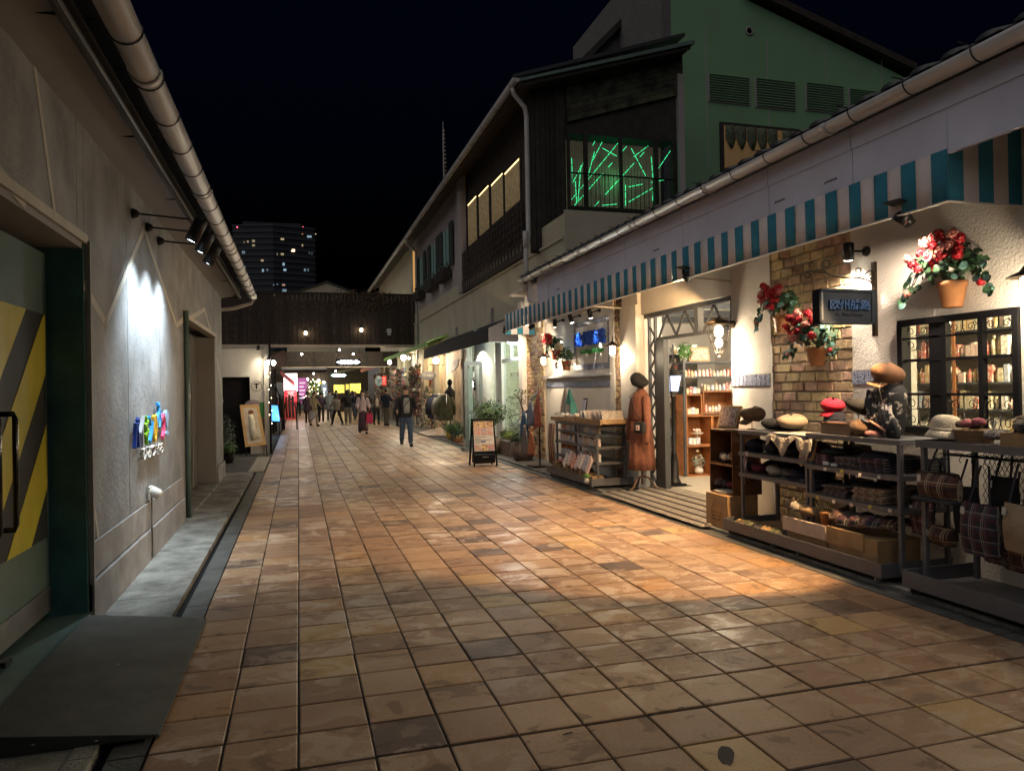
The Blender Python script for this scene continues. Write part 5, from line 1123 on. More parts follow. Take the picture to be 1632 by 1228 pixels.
for z, ya, yb in ((.89, 5.78, 6.72), (.67, 5.78, 6.72)):
    for k in range(7):
        y = ya+(yb-ya)*(k+.5)/7; beret((4.76+random.uniform(-.03, .05), y, z+.02), random.uniform(.085, .11), random.choice((F_nv, F_ch, F_tw, F_bk, F_br, MT['wine_knit'])), 'cap in the back row of the %s shelf, the %s from the door side' % ('second' if z > .8 else 'third', ('seventh', 'sixth', 'fifth', 'fourth', 'third', 'second', 'first')[k]), random.uniform(-.2, .3), k % 2 == 0, nm='shelf_cap', h=random.uniform(.6, 1.))
for z, ya, yb, wh in ((.86, 4.70, 5.62, 'upper'), (.60, 4.70, 5.62, 'middle')):
    for k in range(5):
        y = ya+(yb-ya)*(k+.5)/5; folded(y, z+.001, PX[(k*3+int(z*10)) % len(PX)], 'folded scarf in the back row, %s right shelf, %s from the bag rack' % (wh, ('first', 'second', 'third', 'fourth', 'fifth')[k]), .17, .16, random.randint(4, 7), x=4.88)
for k in range(9):
    y = 4.72+k*.105; z = (.60, .86)[k % 2]
    MB().obox((4.448, y, z-.02+random.uniform(-.01, .01)), (.002, .035, .028), (0, random.uniform(-.2, .3), random.uniform(-.1, .1))).build('price_card', (M_white, M_white, mat('yellow_card', (.6, .5, .1), .6))[k % 3], label='small price card clipped to a right shelf edge, %s from the bag rack' % ORD[k], cat='price card', group='price cards on the hat rack')
for k in range(9):
    y = 6.74-k*.145; c = mat(('tan_slipper', 'olive_slipper', 'dark_slipper')[k % 3], ((.34, .22, .10), (.16, .15, .07), (.05, .04, .04))[k % 3], .8)
    for q in (0, 1):
        t = thing('slipper', '%s slipper lying in the rack tray, %s from the door side' % (('tan', 'olive', 'dark')[k % 3], ('first', 'second', 'third', 'fourth', 'fifth', 'sixth', 'seventh', 'eighth', 'ninth')[k]), 'slipper', (4.42, y-q*.065, .1), 'slippers in the rack tray'); a_ = random.uniform(-.25, .25)
        M_ = Euler((0, -.25, a_)).to_matrix(); MB().ell((4.46, y-q*.065, .15), (.12, .036, .014), 12, 5, M=M_).build('sole', M_umb[0], t); MB().ell((4.42, y-q*.065, .165), (.055, .036, .030), 10, 6, M=M_, z0=-.2).build('upper', c, t)
for k in range(10):
    x_ = 4.50+random.uniform(0, .3); y = 4.85+random.uniform(0, .45); lump((x_, y, .42+random.uniform(-.02, .05)), (.10, .08, .035), random.choice(PX), 'scarf_heap', jit=.3, label='crumpled tartan scarf spilling from the yellow brown box', cat='scarf', group='scarves spilling from the yellow brown box')
# ---- rack B: bags
rB = thing('bag_display_rack', 'slate grey rolling rack of hanging tartan bags at the right edge', 'display rack', (4.6, 3.5, .03))
for x, y in ((4.44, 4.37), (4.92, 4.37), (4.44, 2.55), (4.92, 2.55)): MB().box(x, x+.035, y, y+.035, .1, 1.15).build('post', M_rack, rB, bevel=.003)
MB().box(4.43, 4.97, 2.55, 4.42, 1.145, 1.16).build('shelf', M_rack, rB); MB().box(4.42, 4.429, 2.55, 4.43, 1.11, 1.165).build('shelf_lip', M_rack, rB); MB().box(4.43, 4.97, 4.421, 4.43, 1.11, 1.165).build('shelf_lip', M_rack, rB)
MB().box(4.30, 4.312, 2.45, 4.46, .08, .20).build('tray_front', M_rack, rB, bevel=.003); MB().box(4.312, 5.0, 4.448, 4.46, .08, .20).build('tray_side', M_rack, rB); MB().box(4.312, 5.0, 2.45, 4.448, .085, .095).build('tray_floor', M_rack, rB)
mesh_panel(rB, 4.98, 2.6, 4.36, .22, 1.12, mat('dark_mesh2', (.07, .065, .055), .5), .04)
MB().tube([(4.66, 2.55, 1.05), (4.66, 4.4, 1.05)], .010, 8).build('hanging_rail', M_iron, rB)
for k in range(14):
    y = 4.33-k*.10; MB().tube([(4.66, y, 1.06), (4.60, y, 1.075), (4.52, y, 1.06), (4.50, y, 1.03), (4.52, y, 1.015)], .003, 5).build('hook', M_iron, rB)
for y in (4.40, 3.5): caster(y, 4.34, rB)
def bag(u, v, w, h, m, lab, d=.10, x=4.50, strap=.25, satchel=False, group='bags hanging on the right rack', m2=None, tilt=0):
    """u, v: centre of the top edge of the bag"""
    p = at(u, v, 'x', x); t = thing('handbag', lab, 'bag', (x, p.y, p.z-h), group); n = 12; b = MB(); rows = []
    M2 = m2 or F_ch
    for i in range(9):
        f = i/8; zz = p.z-h*f; row = []
        for k in range(17):
            a = 2*PI*k/16; ss = (1+.10*math.sin(PI*f)+.03*math.sin(a*3+i)); dd = d*(.35+.9*math.sin(PI*min(1, f*1.1)) ** .8 if f < .95 else .7)
            row.append((x+dd*.5*math.sin(a)*ss, p.y+w/2*(abs(math.cos(a)) ** .6)*(1 if math.cos(a) > 0 else -1)*(1 if f < .93 else .93)*(1+.05*f), zz+tilt*math.cos(a)+.006*math.sin(a*4)))
        rows.append(row)
    b.grid(rows); b.poly(rows[-1][:-1]); b.build('bag_body', m, t, subd=1)
    if satchel:
        MB().box(x-d*.62, x+d*.6, p.y-w*.52, p.y+w*.52, p.z-h*.99, p.z-h*.86).build('base_panel', M2, t, bevel=.01)
        MB().tube([(x-.02, p.y+w*.2*math.cos(a*PI/8), p.z+.10*math.sin(a*PI/8)) for a in range(9)], .008, 6).build('handle', M2, t)
        MB().tube([(x-.03, p.y-w/2, p.z-.005), (x-.035, p.y+w/2, p.z-.005)], .006, 5).build('zip', M_bz, t)
    for sg in (-1, 1): MB().beam((x-.01, p.y+sg*w*.28, p.z-.01), (x+.05, p.y+sg*.03, p.z+strap), .016, .004, (1, 0, 0)).build('strap', M2, t)
    MB().obox((x-d*.6, p.y+w*.3, p.z-.05), (.004, .03, .05), (.1, 0, 0)).build('price_tag', M_white, t)
    return t
bag(1497, 752, .34, .22, PL[0], 'brown tartan bowling bag with leather base hanging at the left of the bag rack', .14, 4.46, .22, True)
bag(1500, 838, .24, .14, PL[0], 'lower brown tartan bag hanging beneath the bowling bag', .12, 4.52, .5, False)
bag(1562, 803, .29, .36, PL[1], 'dark tartan tote bag hanging beside the brown bowling bag', .10, 4.47, .26)
bag(1622, 803, .19, .32, mat('beige_canvas', (.40, .30, .19), .85, bump=.5), 'beige canvas tote bag at the right edge of the picture', .08, 4.44, .26)
bag(1600, 760, .2, .3, F_bk, 'black bag hanging behind the beige canvas tote', .09, 4.62, .2)
bag(1540, 775, .2, .36, F_ch, 'charcoal bag hanging deep inside the rack behind the tartan tote', .09, 4.72, .2)
bag(1592, 830, .24, .30, PL[3], 'grey tartan bag half hidden between the tote and the canvas bag', .09, 4.58, .3)
bag(1470, 800, .20, .26, PL[4], 'rose plaid bag hanging at the rack corner behind the bowling bag', .09, 4.70, .3)
bag(1625, 860, .22, .22, PL[0], 'brown tartan pouch hanging low under the canvas tote', .09, 4.60, .45)
# top of rack B: bucket hat, baskets of cloths
brimhat((4.60, at(1507, 690, 'x', 4.6).y, 1.225), .105, F_cr, 'cream knitted bucket hat on top of the bag rack under the lattice window', .05, .12, brimr=1.32, droop=.45)
def basket(y, x, z, lx, ly, h, m, lab, nm='basket'):
    t = thing(nm, lab, 'basket', (x, y, z)); n = 9
    for k in range(n):
        f = (k+.5)/n; e = .02*f
        MB().tube([(x+(lx/2+e)*math.cos(a)*1.0, y+(ly/2+e)*math.sin(a), z+h*f+.003*math.sin(a*14+k*PI)) for a in [q*2*PI/28 for q in range(28)]], h/n*.52, 5, closed=True).build('wicker_row', m, t)
    MB().lathe([(lx/2-.01, 0), (lx/2-.005, h*.9)], (x, y, z+.003), 20, sx=1, sy=ly/lx, caps=True).build('lining', M_crate, t)
    return t
M_wick = mat('wicker', (.30, .18, .09), .8, bump=.5, vrand=.15)
basket(at(1553, 700, 'x', 4.62).y, 4.62, 1.162, .2, .24, .09, M_wick, 'round wicker basket of rolled pink and brown cloths on the bag rack')
wb = thing('wooden_tray', 'pale wooden crate of crumpled tartan scarves at the right end of the bag rack', 'crate', (4.62, 3.55, 1.16))
for q in ((4.47, 4.48, 3.3, 3.78), (4.76, 4.77, 3.3, 3.78), (4.481, 4.759, 3.77, 3.78), (4.481, 4.759, 3.3, 3.31)): MB().box(*q, 1.162, 1.25).build('side_board', M_pine, wb)
cols = [mat('rose_knit', (.35, .10, .13), .95, bump=.6, bscale=200), F_tw, PL[2], F_ch, PL[0], PL[4]]
for q in range(7):
    a = random.uniform(0, 6); lump((4.60+.05*math.cos(a), at(1553, 700, 'x', 4.62).y+.07*math.sin(a), 1.28+random.uniform(-.01, .03)), (.05, .05, .035), cols[q % 4], 'rolled_cloth', jit=.15, label='small rolled cloth in the wicker basket', cat='cloth', group='cloths in the wicker basket')
for q in range(12): lump((4.55+random.uniform(-.06, .15), 3.34+q*.037, 1.27+random.uniform(0, .07)), (.08, .06, .045), cols[1+q % 5], 'scarf_heap', jit=.25, label='crumpled tartan scarf heaped in the pale wooden crate', cat='scarf', group='scarves in the pale crate')
lump((4.55, 3.88, 1.22), (.08, .08, .045), PL[3], 'scarf_heap', jit=.2, label='grey checked scarf bunched between the basket and the pale crate', cat='scarf')
# ---- dressed bust with scarf and tan beret
p = at(1418, 640, 'x', 4.72); bt = thing('scarf_bust', 'shop bust wrapped in a black patterned scarf wearing a tan cap', 'mannequin', (4.72, p.y, 1.14))
M_patt = mat('black_scarf_print', (.02, .02, .024), .8, var=0, scale=17, col2=(.42, .37, .32), thr=(.41, .43))
zt = at(1418, 598, 'x', 4.72).z
MB().lathe([(.10, 0), (.135, .05), (.150, .16), (.165, .28), (.168, .36), (.14, .42), (.08, .46), (.05, .50)], (4.72, p.y, 1.142), 24, sx=.62, sy=1.0).build('bust', M_patt, bt, subd=1)
for k in range(8):
    y0_ = p.y+.17-k*.035; zt_ = 1.53-.012*k
    MB().tube([(4.66, y0_, zt_), (4.615, y0_-.03, zt_-.10), (4.60, y0_-.08-.006*k, zt_-.22), (4.615, y0_-.10, zt_-.32), (4.63, y0_-.09, 1.16)], [.016, .022, .026+.004*(k % 3), .024, .018], 7).build('scarf_fold', M_patt, bt)
MB().tube([(4.59, p.y+.13, 1.30), (4.57, p.y+.02, 1.26), (4.58, p.y-.10, 1.20)], .012, 6).build('border_stripe', mat('peach_border', (.55, .28, .20), .8), bt)
MB().tube([(4.62, p.y-.02, 1.62), (4.57, p.y-.05, 1.55), (4.565, p.y-.08, 1.45)], .004, 5).tube([(4.62, p.y+.06, 1.62), (4.58, p.y+.0, 1.52)], .004, 5).build('silver_chain', M_steel, bt)
lump((4.58, p.y+.05, 1.17), (.05, .08, .03), mat('pink_fringe', (.35, .16, .15), .9), 'fringe', bt, .2)
pb_ = beret((4.69, p.y+.01, 1.60), .135, F_tn, 'tan brown peaked beret worn on the scarf wrapped bust', .24, True, nm='newsboy_cap', h=.80)
# ---- crates by the door
def crate(x0, x1, y0, y1, z0, z1, lab, m=None, grp='crates stacked beside the shop door', openx=True):
    t = thing('wooden_crate', lab, 'crate', ((x0+x1)/2, (y0+y1)/2, z0), grp); m = m or M_crate; e = .012
    MB().box(x0, x1, y0, y1, z0, z0+e).build('base_board', m, t); MB().box(x0, x1, y0, y1, z1-e, z1).build('top_board', m, t)
    MB().box(x0, x1, y0, y0+e, z0+e, z1-e).build('side_board', m, t); MB().box(x0, x1, y1-e, y1, z0+e, z1-e).build('side_board', m, t)
    MB().box(x1-e, x1, y0+e, y1-e, z0+e, z1-e).build('back_board', m, t)
    MB().lathe([(.03, 0), (.03, .004)], ((x0+x1)/2, y0-.004, (z0+z1)/2), 12, Euler((PI/2, 0, 0)).to_matrix(), sx=.4).build('hand_hole', M_dark, t); return t
crate(4.50, 4.86, 6.98, 7.42, .72, 1.10, 'dark stained open crate of small toys, uppermost beside the hat rack')
crate(4.48, 4.84, 6.94, 7.40, .40, .72, 'dark stained open crate of cloth goods, the middle one beside the hat rack')
cb = thing('printed_wood_box', 'pale wooden box with a faded printed emblem at the bottom of the crate stack', 'box', (4.5, 7.1, .03))
MB().box(4.40, 4.78, 6.93, 7.36, .035, .398).build('box_body', M_pine, cb, bevel=.004); MB().tube([(4.396, 7.15+.09*math.cos(a*PI/10), .20+.10*math.sin(a*PI/10)) for a in range(20)], .003, 4, closed=True).build('printed_emblem', M_crate, cb)
for k in range(3): MB().box(4.394, 4.399, 7.07, 7.23, .12+k*.04, .13+k*.04).build('printed_line', M_crate, cb)
for (z, n_) in ((.735, 6), (.415, 7)):
    for q in range(n_): lump((4.55+random.uniform(-.02, .1), 7.05+q*.055, z+.06+random.uniform(-.01, .03)), (.045, .04, .045), random.choice((F_cr, F_tw, mat('wine_knit', (.14, .02, .04), .95), M_fur, F_ch)), 'small_toy', jit=.2, label='small soft toy piled in the %s open crate' % ('upper' if z > .6 else 'middle'), cat='toy', group='soft toys in the crates')
lump((4.55, 7.2, .41), (.1, .16, .03), M_lace, 'cloth_scrap', jit=.25, label='pale crumpled cloth spilling over the printed wooden box', cat='cloth')
fr = thing('framed_display', 'wooden display frame of small trinkets standing on the upper crate by the door', 'frame', (4.6, 7.2, 1.1))
MB().obox((4.62, 7.20, 1.235), (.04, .28, .26), (0, .32, .25)).build('frame', M_pine, fr); MB().obox((4.603, 7.195, 1.24), (.02, .235, .215), (0, .32, .25)).build('picture', MT['printed_cards'], fr)
# ---- mannequin in brown coat dress
mx_, my_ = 4.90, 9.98
mn = thing('dress_mannequin', 'headless stand mannequin in a long brown corduroy dress with black hat beside the door', 'mannequin', (mx_, my_, .05))
M_cord = mat('brown_corduroy', (.20, .075, .045), .9, var=.15, scale=10, bump=.6, bscale=140)
nseg = 40; b = MB(); rows = []
for (z, rx, ry, fold) in ((.36, .19, .20, .018), (.55, .18, .19, .016), (.8, .165, .175, .012), (1.0, .15, .165, .006), (1.07, .145, .16, .002)):
    rows.append([(mx_+rx*math.cos(2*PI*k/nseg)*(1+fold*5*math.sin(k*2*PI/nseg*9)), my_+ry*math.sin(2*PI*k/nseg)*(1+fold*4*math.sin(k*2*PI/nseg*9)), z) for k in range(nseg+1)])
b.grid(rows); b.build('skirt', M_cord, mn, solid=.006)
MB().lathe([(.155, 0), (.172, .06), (.175, .16), (.17, .30), (.15, .40), (.10, .46), (.065, .49), (.055, .52)], (mx_, my_, 1.06), 26, sx=.82, sy=1.08).build('bodice', M_cord, mn, subd=1)
for k in range(22): MB().obox((mx_-.155*.82-.006 if 0 else mx_+.140*math.cos(PI+(-1+k/10.5)*1.35), my_+.19*math.sin(PI+(-1+k/10.5)*1.35), 1.065), (.02, .028, .035), (0, 0, PI+(-1+k/10.5)*1.35)).build('hem_pleat', M_cord, mn) if k % 2 else None
for sg in (-1, 1):
    MB().tube([(mx_, my_+sg*.15, 1.46), (mx_-.02, my_+sg*.22, 1.38), (mx_-.03, my_+sg*.27, 1.15), (mx_-.06, my_+sg*.31, .92), (mx_-.07, my_+sg*.315, .74)], [.06, .065, .055, .045, .035], 12).build('sleeve', M_cord, mn, subd=1)
MB().tube([(mx_, my_, 1.55), (mx_, my_, 1.62)], .03, 10).build('neck', M_crate, mn)
MB().tube([(mx_, my_, .14), (mx_, my_, .4)], .014, 8).build('pole', M_crate, mn)
for k in range(3): a = PI+k*2*PI/3+.4; MB().tube([(mx_, my_, .26), (mx_+.10*math.cos(a), my_+.10*math.sin(a), .24), (mx_+.2*math.cos(a), my_+.2*math.sin(a), .10), (mx_+.27*math.cos(a), my_+.27*math.sin(a), .07)], .014, 8).build('leg', M_crate, mn)
MB().ell((mx_, my_, 1.66), (.075, .07, .10), 14, 8).build('head_form', M_dark, mn)
beret((mx_-.045, my_+.0, 1.61), .15, F_bk, 'black felt hat on the brown dress mannequin', .35, h=.85, nm='felt_hat')
hb2 = thing('shoulder_bag', 'small black shoulder bag with a red label hanging on the brown dress mannequin', 'bag', (mx_-.16, my_-.28, .95))
MB().obox((mx_-.15, my_-.26, 1.0), (.07, .19, .16), (0, 0, .3)).build('bag_body', F_bk, hb2, bevel=.02); MB().obox((mx_-.19, my_-.27, 1.0), (.006, .07, .07), (0, 0, .3)).build('label_patch', M_white, hb2); MB().obox((mx_-.194, my_-.27, .995), (.004, .03, .03), (0, 0, .3)).build('red_mark', M_red, hb2)
MB().tube([(mx_-.13, my_-.28, 1.08), (mx_-.16, my_-.12, 1.22), (mx_-.14, my_+.08, 1.45), (mx_-.02, my_+.10, 1.53)], .006, 6).build('strap', F_bk, hb2)
for sg in (0, 1):
    sh = MB().ell((mx_-.18, my_-.05+sg*.11, .075), (.11, .04, .035), 14, 6, z0=-.7).build('shoe', mat('gloss_black', (.01, .01, .01), .12), label=('left', 'right')[sg]+' black shoe on the mat at the foot of the mannequin', cat='shoe', group='shoes at the mannequin foot')
# ---- lamp post in the doorway
lx, ly = 5.43, 9.97; lp = thing('ornamental_lamp_post', 'black ornamental lamp post with a four sided lantern standing in the open doorway', 'lamp post', (lx, ly, .08))
MB().box(lx-.19, lx+.19, ly-.19, ly+.19, .085, .105).box(lx-.13, lx+.13, ly-.13, ly+.13, .105, .13).build('base', M_iron, lp)
MB().lathe([(.11, 0), (.10, .03), (.075, .08), (.06, .35), (.045, .42), (.05, .44), (.033, .48), (.028, 1.28), (.045, 1.30), (.045, 1.32), (.03, 1.34), (.06, 1.38)], (lx, ly, .13), 8).build('column', M_iron, lp)
z0_ = 1.51
for (sx_, sy_) in ((-1, -1), (1, -1), (1, 1), (-1, 1)): MB().tube([(lx+sx_*.065, ly+sy_*.065, z0_), (lx+sx_*.10, ly+sy_*.10, z0_+.24)], .007, 5).build('lantern_bar', M_iron, lp)
M_lg = mat('blue_white_lantern_glass', (.25, .4, .75), .15, var=.3, scale=18, col2=(.8, .85, 1), emit=.9, ecol=(.45, .65, 1))
MB().prism([(lx-.06, ly-.06, z0_), (lx+.06, ly-.06, z0_), (lx+.06, ly+.06, z0_), (lx-.06, ly+.06, z0_)], (0, 0, .001)).build('lantern_floor', M_iron, lp)
a_ = .06; c_ = .095
g = MB()
for k in range(4):
    e1 = ((-1, -1), (1, -1), (1, 1), (-1, 1))[k]; e2 = ((-1, -1), (1, -1), (1, 1), (-1, 1))[(k+1) % 4]
    g.poly([(lx+e1[0]*a_, ly+e1[1]*a_, z0_+.005), (lx+e2[0]*a_, ly+e2[1]*a_, z0_+.005), (lx+e2[0]*c_, ly+e2[1]*c_, z0_+.235), (lx+e1[0]*c_, ly+e1[1]*c_, z0_+.235)])
g.build('pane', M_lg, lp); MB().lathe([(.15, 0), (.14, .02), (.08, .08), (.05, .10), (.03, .13), (.012, .16), (0, .18)], (lx, ly, z0_+.24), 4, Euler((0, 0, PI/4)).to_matrix()).build('roof_cap', M_iron, lp)
light(lp, (lx, ly, z0_+.12), 1.2, (.5, .7, 1), .04)
# ================================================================ SHOP INTERIOR SHELVES
M_prod = [mat('product_'+n_, c, .4, var=.35, scale=28, col2=c2, thr=(.42, .5)) for n_, c, c2 in (('white', (.78, .75, .69), (.4, .36, .42)), ('pink', (.72, .50, .46), (.78, .72, .66)), ('amber', (.60, .42, .20), (.72, .64, .5)), ('blue', (.35, .40, .52), (.7, .7, .7)), ('red', (.55, .16, .13), (.75, .66, .58)), ('cream', (.70, .64, .50), (.45, .38, .25)))]
def box_mesh(w, d, h, m, nm): 
    o = MB().box(-w/2, w/2, -d/2, d/2, 0, h).build(nm, m, bevel=0); me = o.data; bpy.data.objects.remove(o); return me
def jar_mesh(r, h, m, nm, n=10):
    o = MB().lathe([(r*.9, 0), (r, .01), (r, h*.72), (r*.6, h*.85), (r*.6, h)], (0, 0, 0), n).build(nm, m); me = o.data; bpy.data.objects.remove(o); return me
PB = [(box_mesh(w, .06, h, M_prod[k % 6], 'product'), w, h) for k, (w, h) in enumerate(((.05, .10), (.06, .13), (.045, .09), (.07, .11), (.05, .12), (.06, .09), (.04, .12)))]
PJ = [(jar_mesh(r, h, M_prod[k % 6], 'jar'), r*2, h) for k, (r, h) in enumerate(((.028, .10), (.03, .12), (.025, .11), (.032, .09), (.026, .13), (.03, .1)))]
nprod = 0
def stock(a, c, n_rows, kinds, lab, grp, dirv, depth=(0, 0), fill=1.):
    """goods in a row from a to c (shelf level); each its own object"""
    global nprod
    a, c = Vector(a), Vector(c); L_ = (c-a).length; d = (c-a)/L_; s = 0.01
    while s < L_-.05:
        me, w, h = random.choice(kinds)
        if random.random() < fill:
            o = place('jar' if kinds is PJ else 'boxed_product', me, a+d*(s+w/2)+Vector((depth[0]*random.random(), depth[1]*random.random(), .001)), None, lab, 'jar' if kinds is PJ else 'product', grp); o.rotation_euler = (0, 0, math.atan2(d.y, d.x)+random.uniform(-.1, .1)); nprod += 1
        s += w+random.uniform(.004, .016)
def white_shelf(x0, x1, y0, y1, zs, nm, lab, m, posts=True, back=None, ztop=None):
    t = thing(nm, lab, 'shelf', ((x0+x1)/2, (y0+y1)/2, FZ))
    for z in zs: MB().box(x0, x1, y0, y1, z-.025, z).build('shelf', m, t)
    if posts:
        for x in (x0, x1-.04):
            for y in (y0, y1-.04): MB().box(x+.002, x+.038, y+.002, y+.038, FZ, ztop or zs[-1]).build('post', M_fr, t)
    if back: MB().box(x0, x1, y1-.012, y1-.002, FZ, zs[-1]).build('back_panel', back, t)
    return t
# unit facing the door (y about 10.8): x 6.08..7.05
M_honey = mat('honey_stained_wood', (.38, .15, .05), .5, var=.2, scale=7)
uy = 10.80
white_shelf(6.08, 7.6, uy, uy+.4, (1.74, 1.99), 'shop_shelf', 'upper slate shelf of bottles inside the shop facing the door', M_fr, ztop=2.05)
for (x0, x1, z0, z1, lab) in ((6.12, 6.60, .10, .60, 'honey brown wooden cube shelf with a potted posy, lowest inside the door'), (6.12, 6.60, .605, 1.10, 'honey brown wooden cube shelf with a cake stand inside the door'), (6.605, 7.1, .605, 1.10, 'honey brown wooden cube shelf right of the cake stand'), (6.605, 7.1, .10, .60, 'honey brown wooden cube shelf at the lower right inside the door'), (6.12, 6.42, 1.105, 1.45, 'honey brown wooden box shelf with red trinkets inside the shop'), (6.44, 7.1, 1.13, 1.50, 'honey brown wooden box shelf with pale jars inside the shop')):
    t = thing('wooden_cube_shelf', lab, 'shelf', ((x0+x1)/2, uy+.2, z0), 'wooden cubes inside the shop'); e = .018
    MB().box(x0, x1, uy, uy+.36, z0, z0+e).build('base_board', M_honey, t); MB().box(x0, x1, uy, uy+.36, z1-e, z1).build('top_board', M_honey, t)
    MB().box(x0, x0+e, uy, uy+.36, z0+e, z1-e).build('side_board', M_honey, t); MB().box(x1-e, x1, uy, uy+.36, z0+e, z1-e).build('side_board', M_honey, t); MB().box(x0+e, x1-e, uy+.35, uy+.36, z0+e, z1-e).build('back_board', M_honey, t)
stock((6.12, uy+.08, 1.99), (6.6, uy+.08, 1.99), 1, PB, 'small boxed goods on the top interior shelf', 'goods on the interior shelves', 0, fill=.25)
stock((6.12, uy+.06, 1.74), (7.5, uy+.06, 1.74), 1, PJ, 'small bottle on the bright upper interior shelf', 'bottles on the interior shelves', 0)
stock((6.46, uy+.05, 1.505), (7.08, uy+.05, 1.505), 1, PJ, 'pale jar in the row on the white interior ledge', 'jars on the white ledge', 0); stock((6.46, uy+.14, 1.505), (7.08, uy+.14, 1.505), 1, PJ, 'pale jar in the row on the white interior ledge', 'jars on the white ledge', 0)
stock((6.48, uy+.05, 1.15), (7.06, uy+.05, 1.15), 1, PJ, 'pale jar inside the right honey brown box shelf', 'jars in the box shelf', 0)
stock((6.14, uy+.03, 1.125), (6.4, uy+.03, 1.125), 1, PB, 'red boxed trinket in the narrow box shelf', 'trinkets in the narrow box', 0); stock((6.14, uy+.06, 1.46), (6.42, uy+.06, 1.46), 1, PB, 'boxed goods on the narrow box shelf', 'goods on the narrow box', 0)
stock((6.63, uy+.06, .625), (7.08, uy+.06, .625), 1, PB, 'boxed goods in the right wooden cube', 'goods in the wooden cubes', 0)
stock((6.15, uy+.03, .625), (6.40, uy+.03, .625), 1, PB, 'small box beside the cake stand', 'boxes by the cake stand', 0)
ck = thing('cake_stand', 'white cake stand of pink sweets in the wooden cube shelf', 'cake stand', (6.40, uy+.15, .625)); MB().lathe([(.05, 0), (.012, .02), (.012, .15), (.10, .17), (.105, .18), (0, .18)], (6.40, uy+.15, .625), 18).build('stand', M_white, ck)
for q in range(6): MB().ell((6.40+.05*math.cos(q), uy+.15+.05*math.sin(q), .83+.02*(q % 2)), (.03, .03, .025), 8, 5).build('sweet', M_prod[1], ck)
ps = thing('posy_pot', 'round cream pot with a grey green posy in the lowest wooden cube', 'plant', (6.40, uy+.12, .12)); MB().lathe([(.04, 0), (.075, .03), (.08, .07), (.05, .11), (.055, .13)], (6.40, uy+.12, .12), 18).build('pot', M_white, ps)
b = MB()
for q in range(90): d = nrm((random.gauss(0, 1), random.gauss(-.2, 1), random.gauss(.6, .8))); leaf(b, Vector((6.38, uy+.1, .32))+Vector((d.x*.13, d.y*.08, d.z*.12)), d, .017, 5)
b.build('foliage', mat('silver_leaf', (.22, .28, .24), .7), ps)
for q in range(6): blossom((6.30+random.uniform(-.06, .12), uy+.03, .42+random.uniform(-.05, .1)), .018, M_whp, ps)
# long side shelves seen through the doorway and beyond the window
for (x0, x1, y0, y1, lab, gi_) in ((6.15, 6.6, 11.25, 14.6, 'long slate shelving of coloured goods deep inside the shop left of the doorway view', 0), (6.9, 7.3, 3.3, 7.9, 'tall shelving of bottles and jars behind the lattice window', 1), (6.9, 7.3, 8.0, 9.6, 'tall shelving of bottles and jars along the inside of the shop', 2)):
    t = thing('shop_shelf', lab, 'shelf', ((x0+x1)/2, (y0+y1)/2, FZ)); zz = [.4, .72, 1.02, 1.30, 1.58, 1.86, 2.14]
    for z in zz: MB().box(x0, x1, y0, y1, z-.02, z).build('shelf', M_honey if gi_ == 2 else M_fr, t)
    yy = y0
    while yy <= y1: MB().box(x0-.012, x0-.001, yy-.02, yy+.02, FZ, 2.3).build('post', M_honey if gi_ else M_fr, t); yy += (y1-y0)/3-.001
    MB().box(x1, x1+.01, y0, y1, FZ, 2.3).build('back_panel', M_white, t)
    if nprod < 700:
        for z in zz[1:] if gi_ < 2 else zz[3:6]:
            gm = MB(); yy = y0+.03
            while yy < (y1 if gi_ else y0+1.8)-.06:
                w_ = random.uniform(.04, .08); h_ = random.uniform(.10, .21); gm.k = random.randrange(6)
                if random.random() < .5: gm.box(x0+.03, x0+.09, yy, yy+w_, z+.001, z+h_)
                else: gm.lathe([(w_*.45, 0), (w_*.48, h_*.7), (w_*.22, h_*.85), (w_*.22, h_)], (x0+.07, yy+w_/2, z+.001), 8)
                yy += w_+random.uniform(.004, .014)
            gm.build('rows_of_goods', M_prod, t, kind='stuff')
pl0 = thing('ivy_plant', 'bushy green ivy hanging at the top of the doorway shelf', 'plant', (6.15, uy, 2.1)); b = MB()
for q in range(300): d = nrm((random.gauss(0, 1), random.gauss(0, 1), random.gauss(-.1, 1))); leaf(b, Vector((6.10, uy-.02, 2.16))+Vector((d.x*.17, d.y*.14, d.z*.17))*random.uniform(.4, 1), d, .018, 5)
b.build('foliage', mat('bright_ivy', (.10, .28, .06), .6, var=.3, scale=30), pl0); MB().lathe([(.05, 0), (.07, .1)], (6.12, uy+.05, 2.0), 10).build('pot', M_white, pl0)
fr = thing('framed_display', 'pine framed display of coloured trinkets on top of the interior shelf', 'frame', (6.36, uy, 1.99)); MB().obox((6.38, uy+.02, 2.11), (.38, .03, .24), (-.12, 0, 0)).build('frame', M_pine, fr); MB().obox((6.38, uy, 2.11), (.32, .012, .18), (-.12, 0, 0)).build('picture', mat('coloured_trinkets', (.6, .45, .35), .5, var=.5, scale=45, col2=(.45, .05, .04), thr=(.42, .5)), fr)
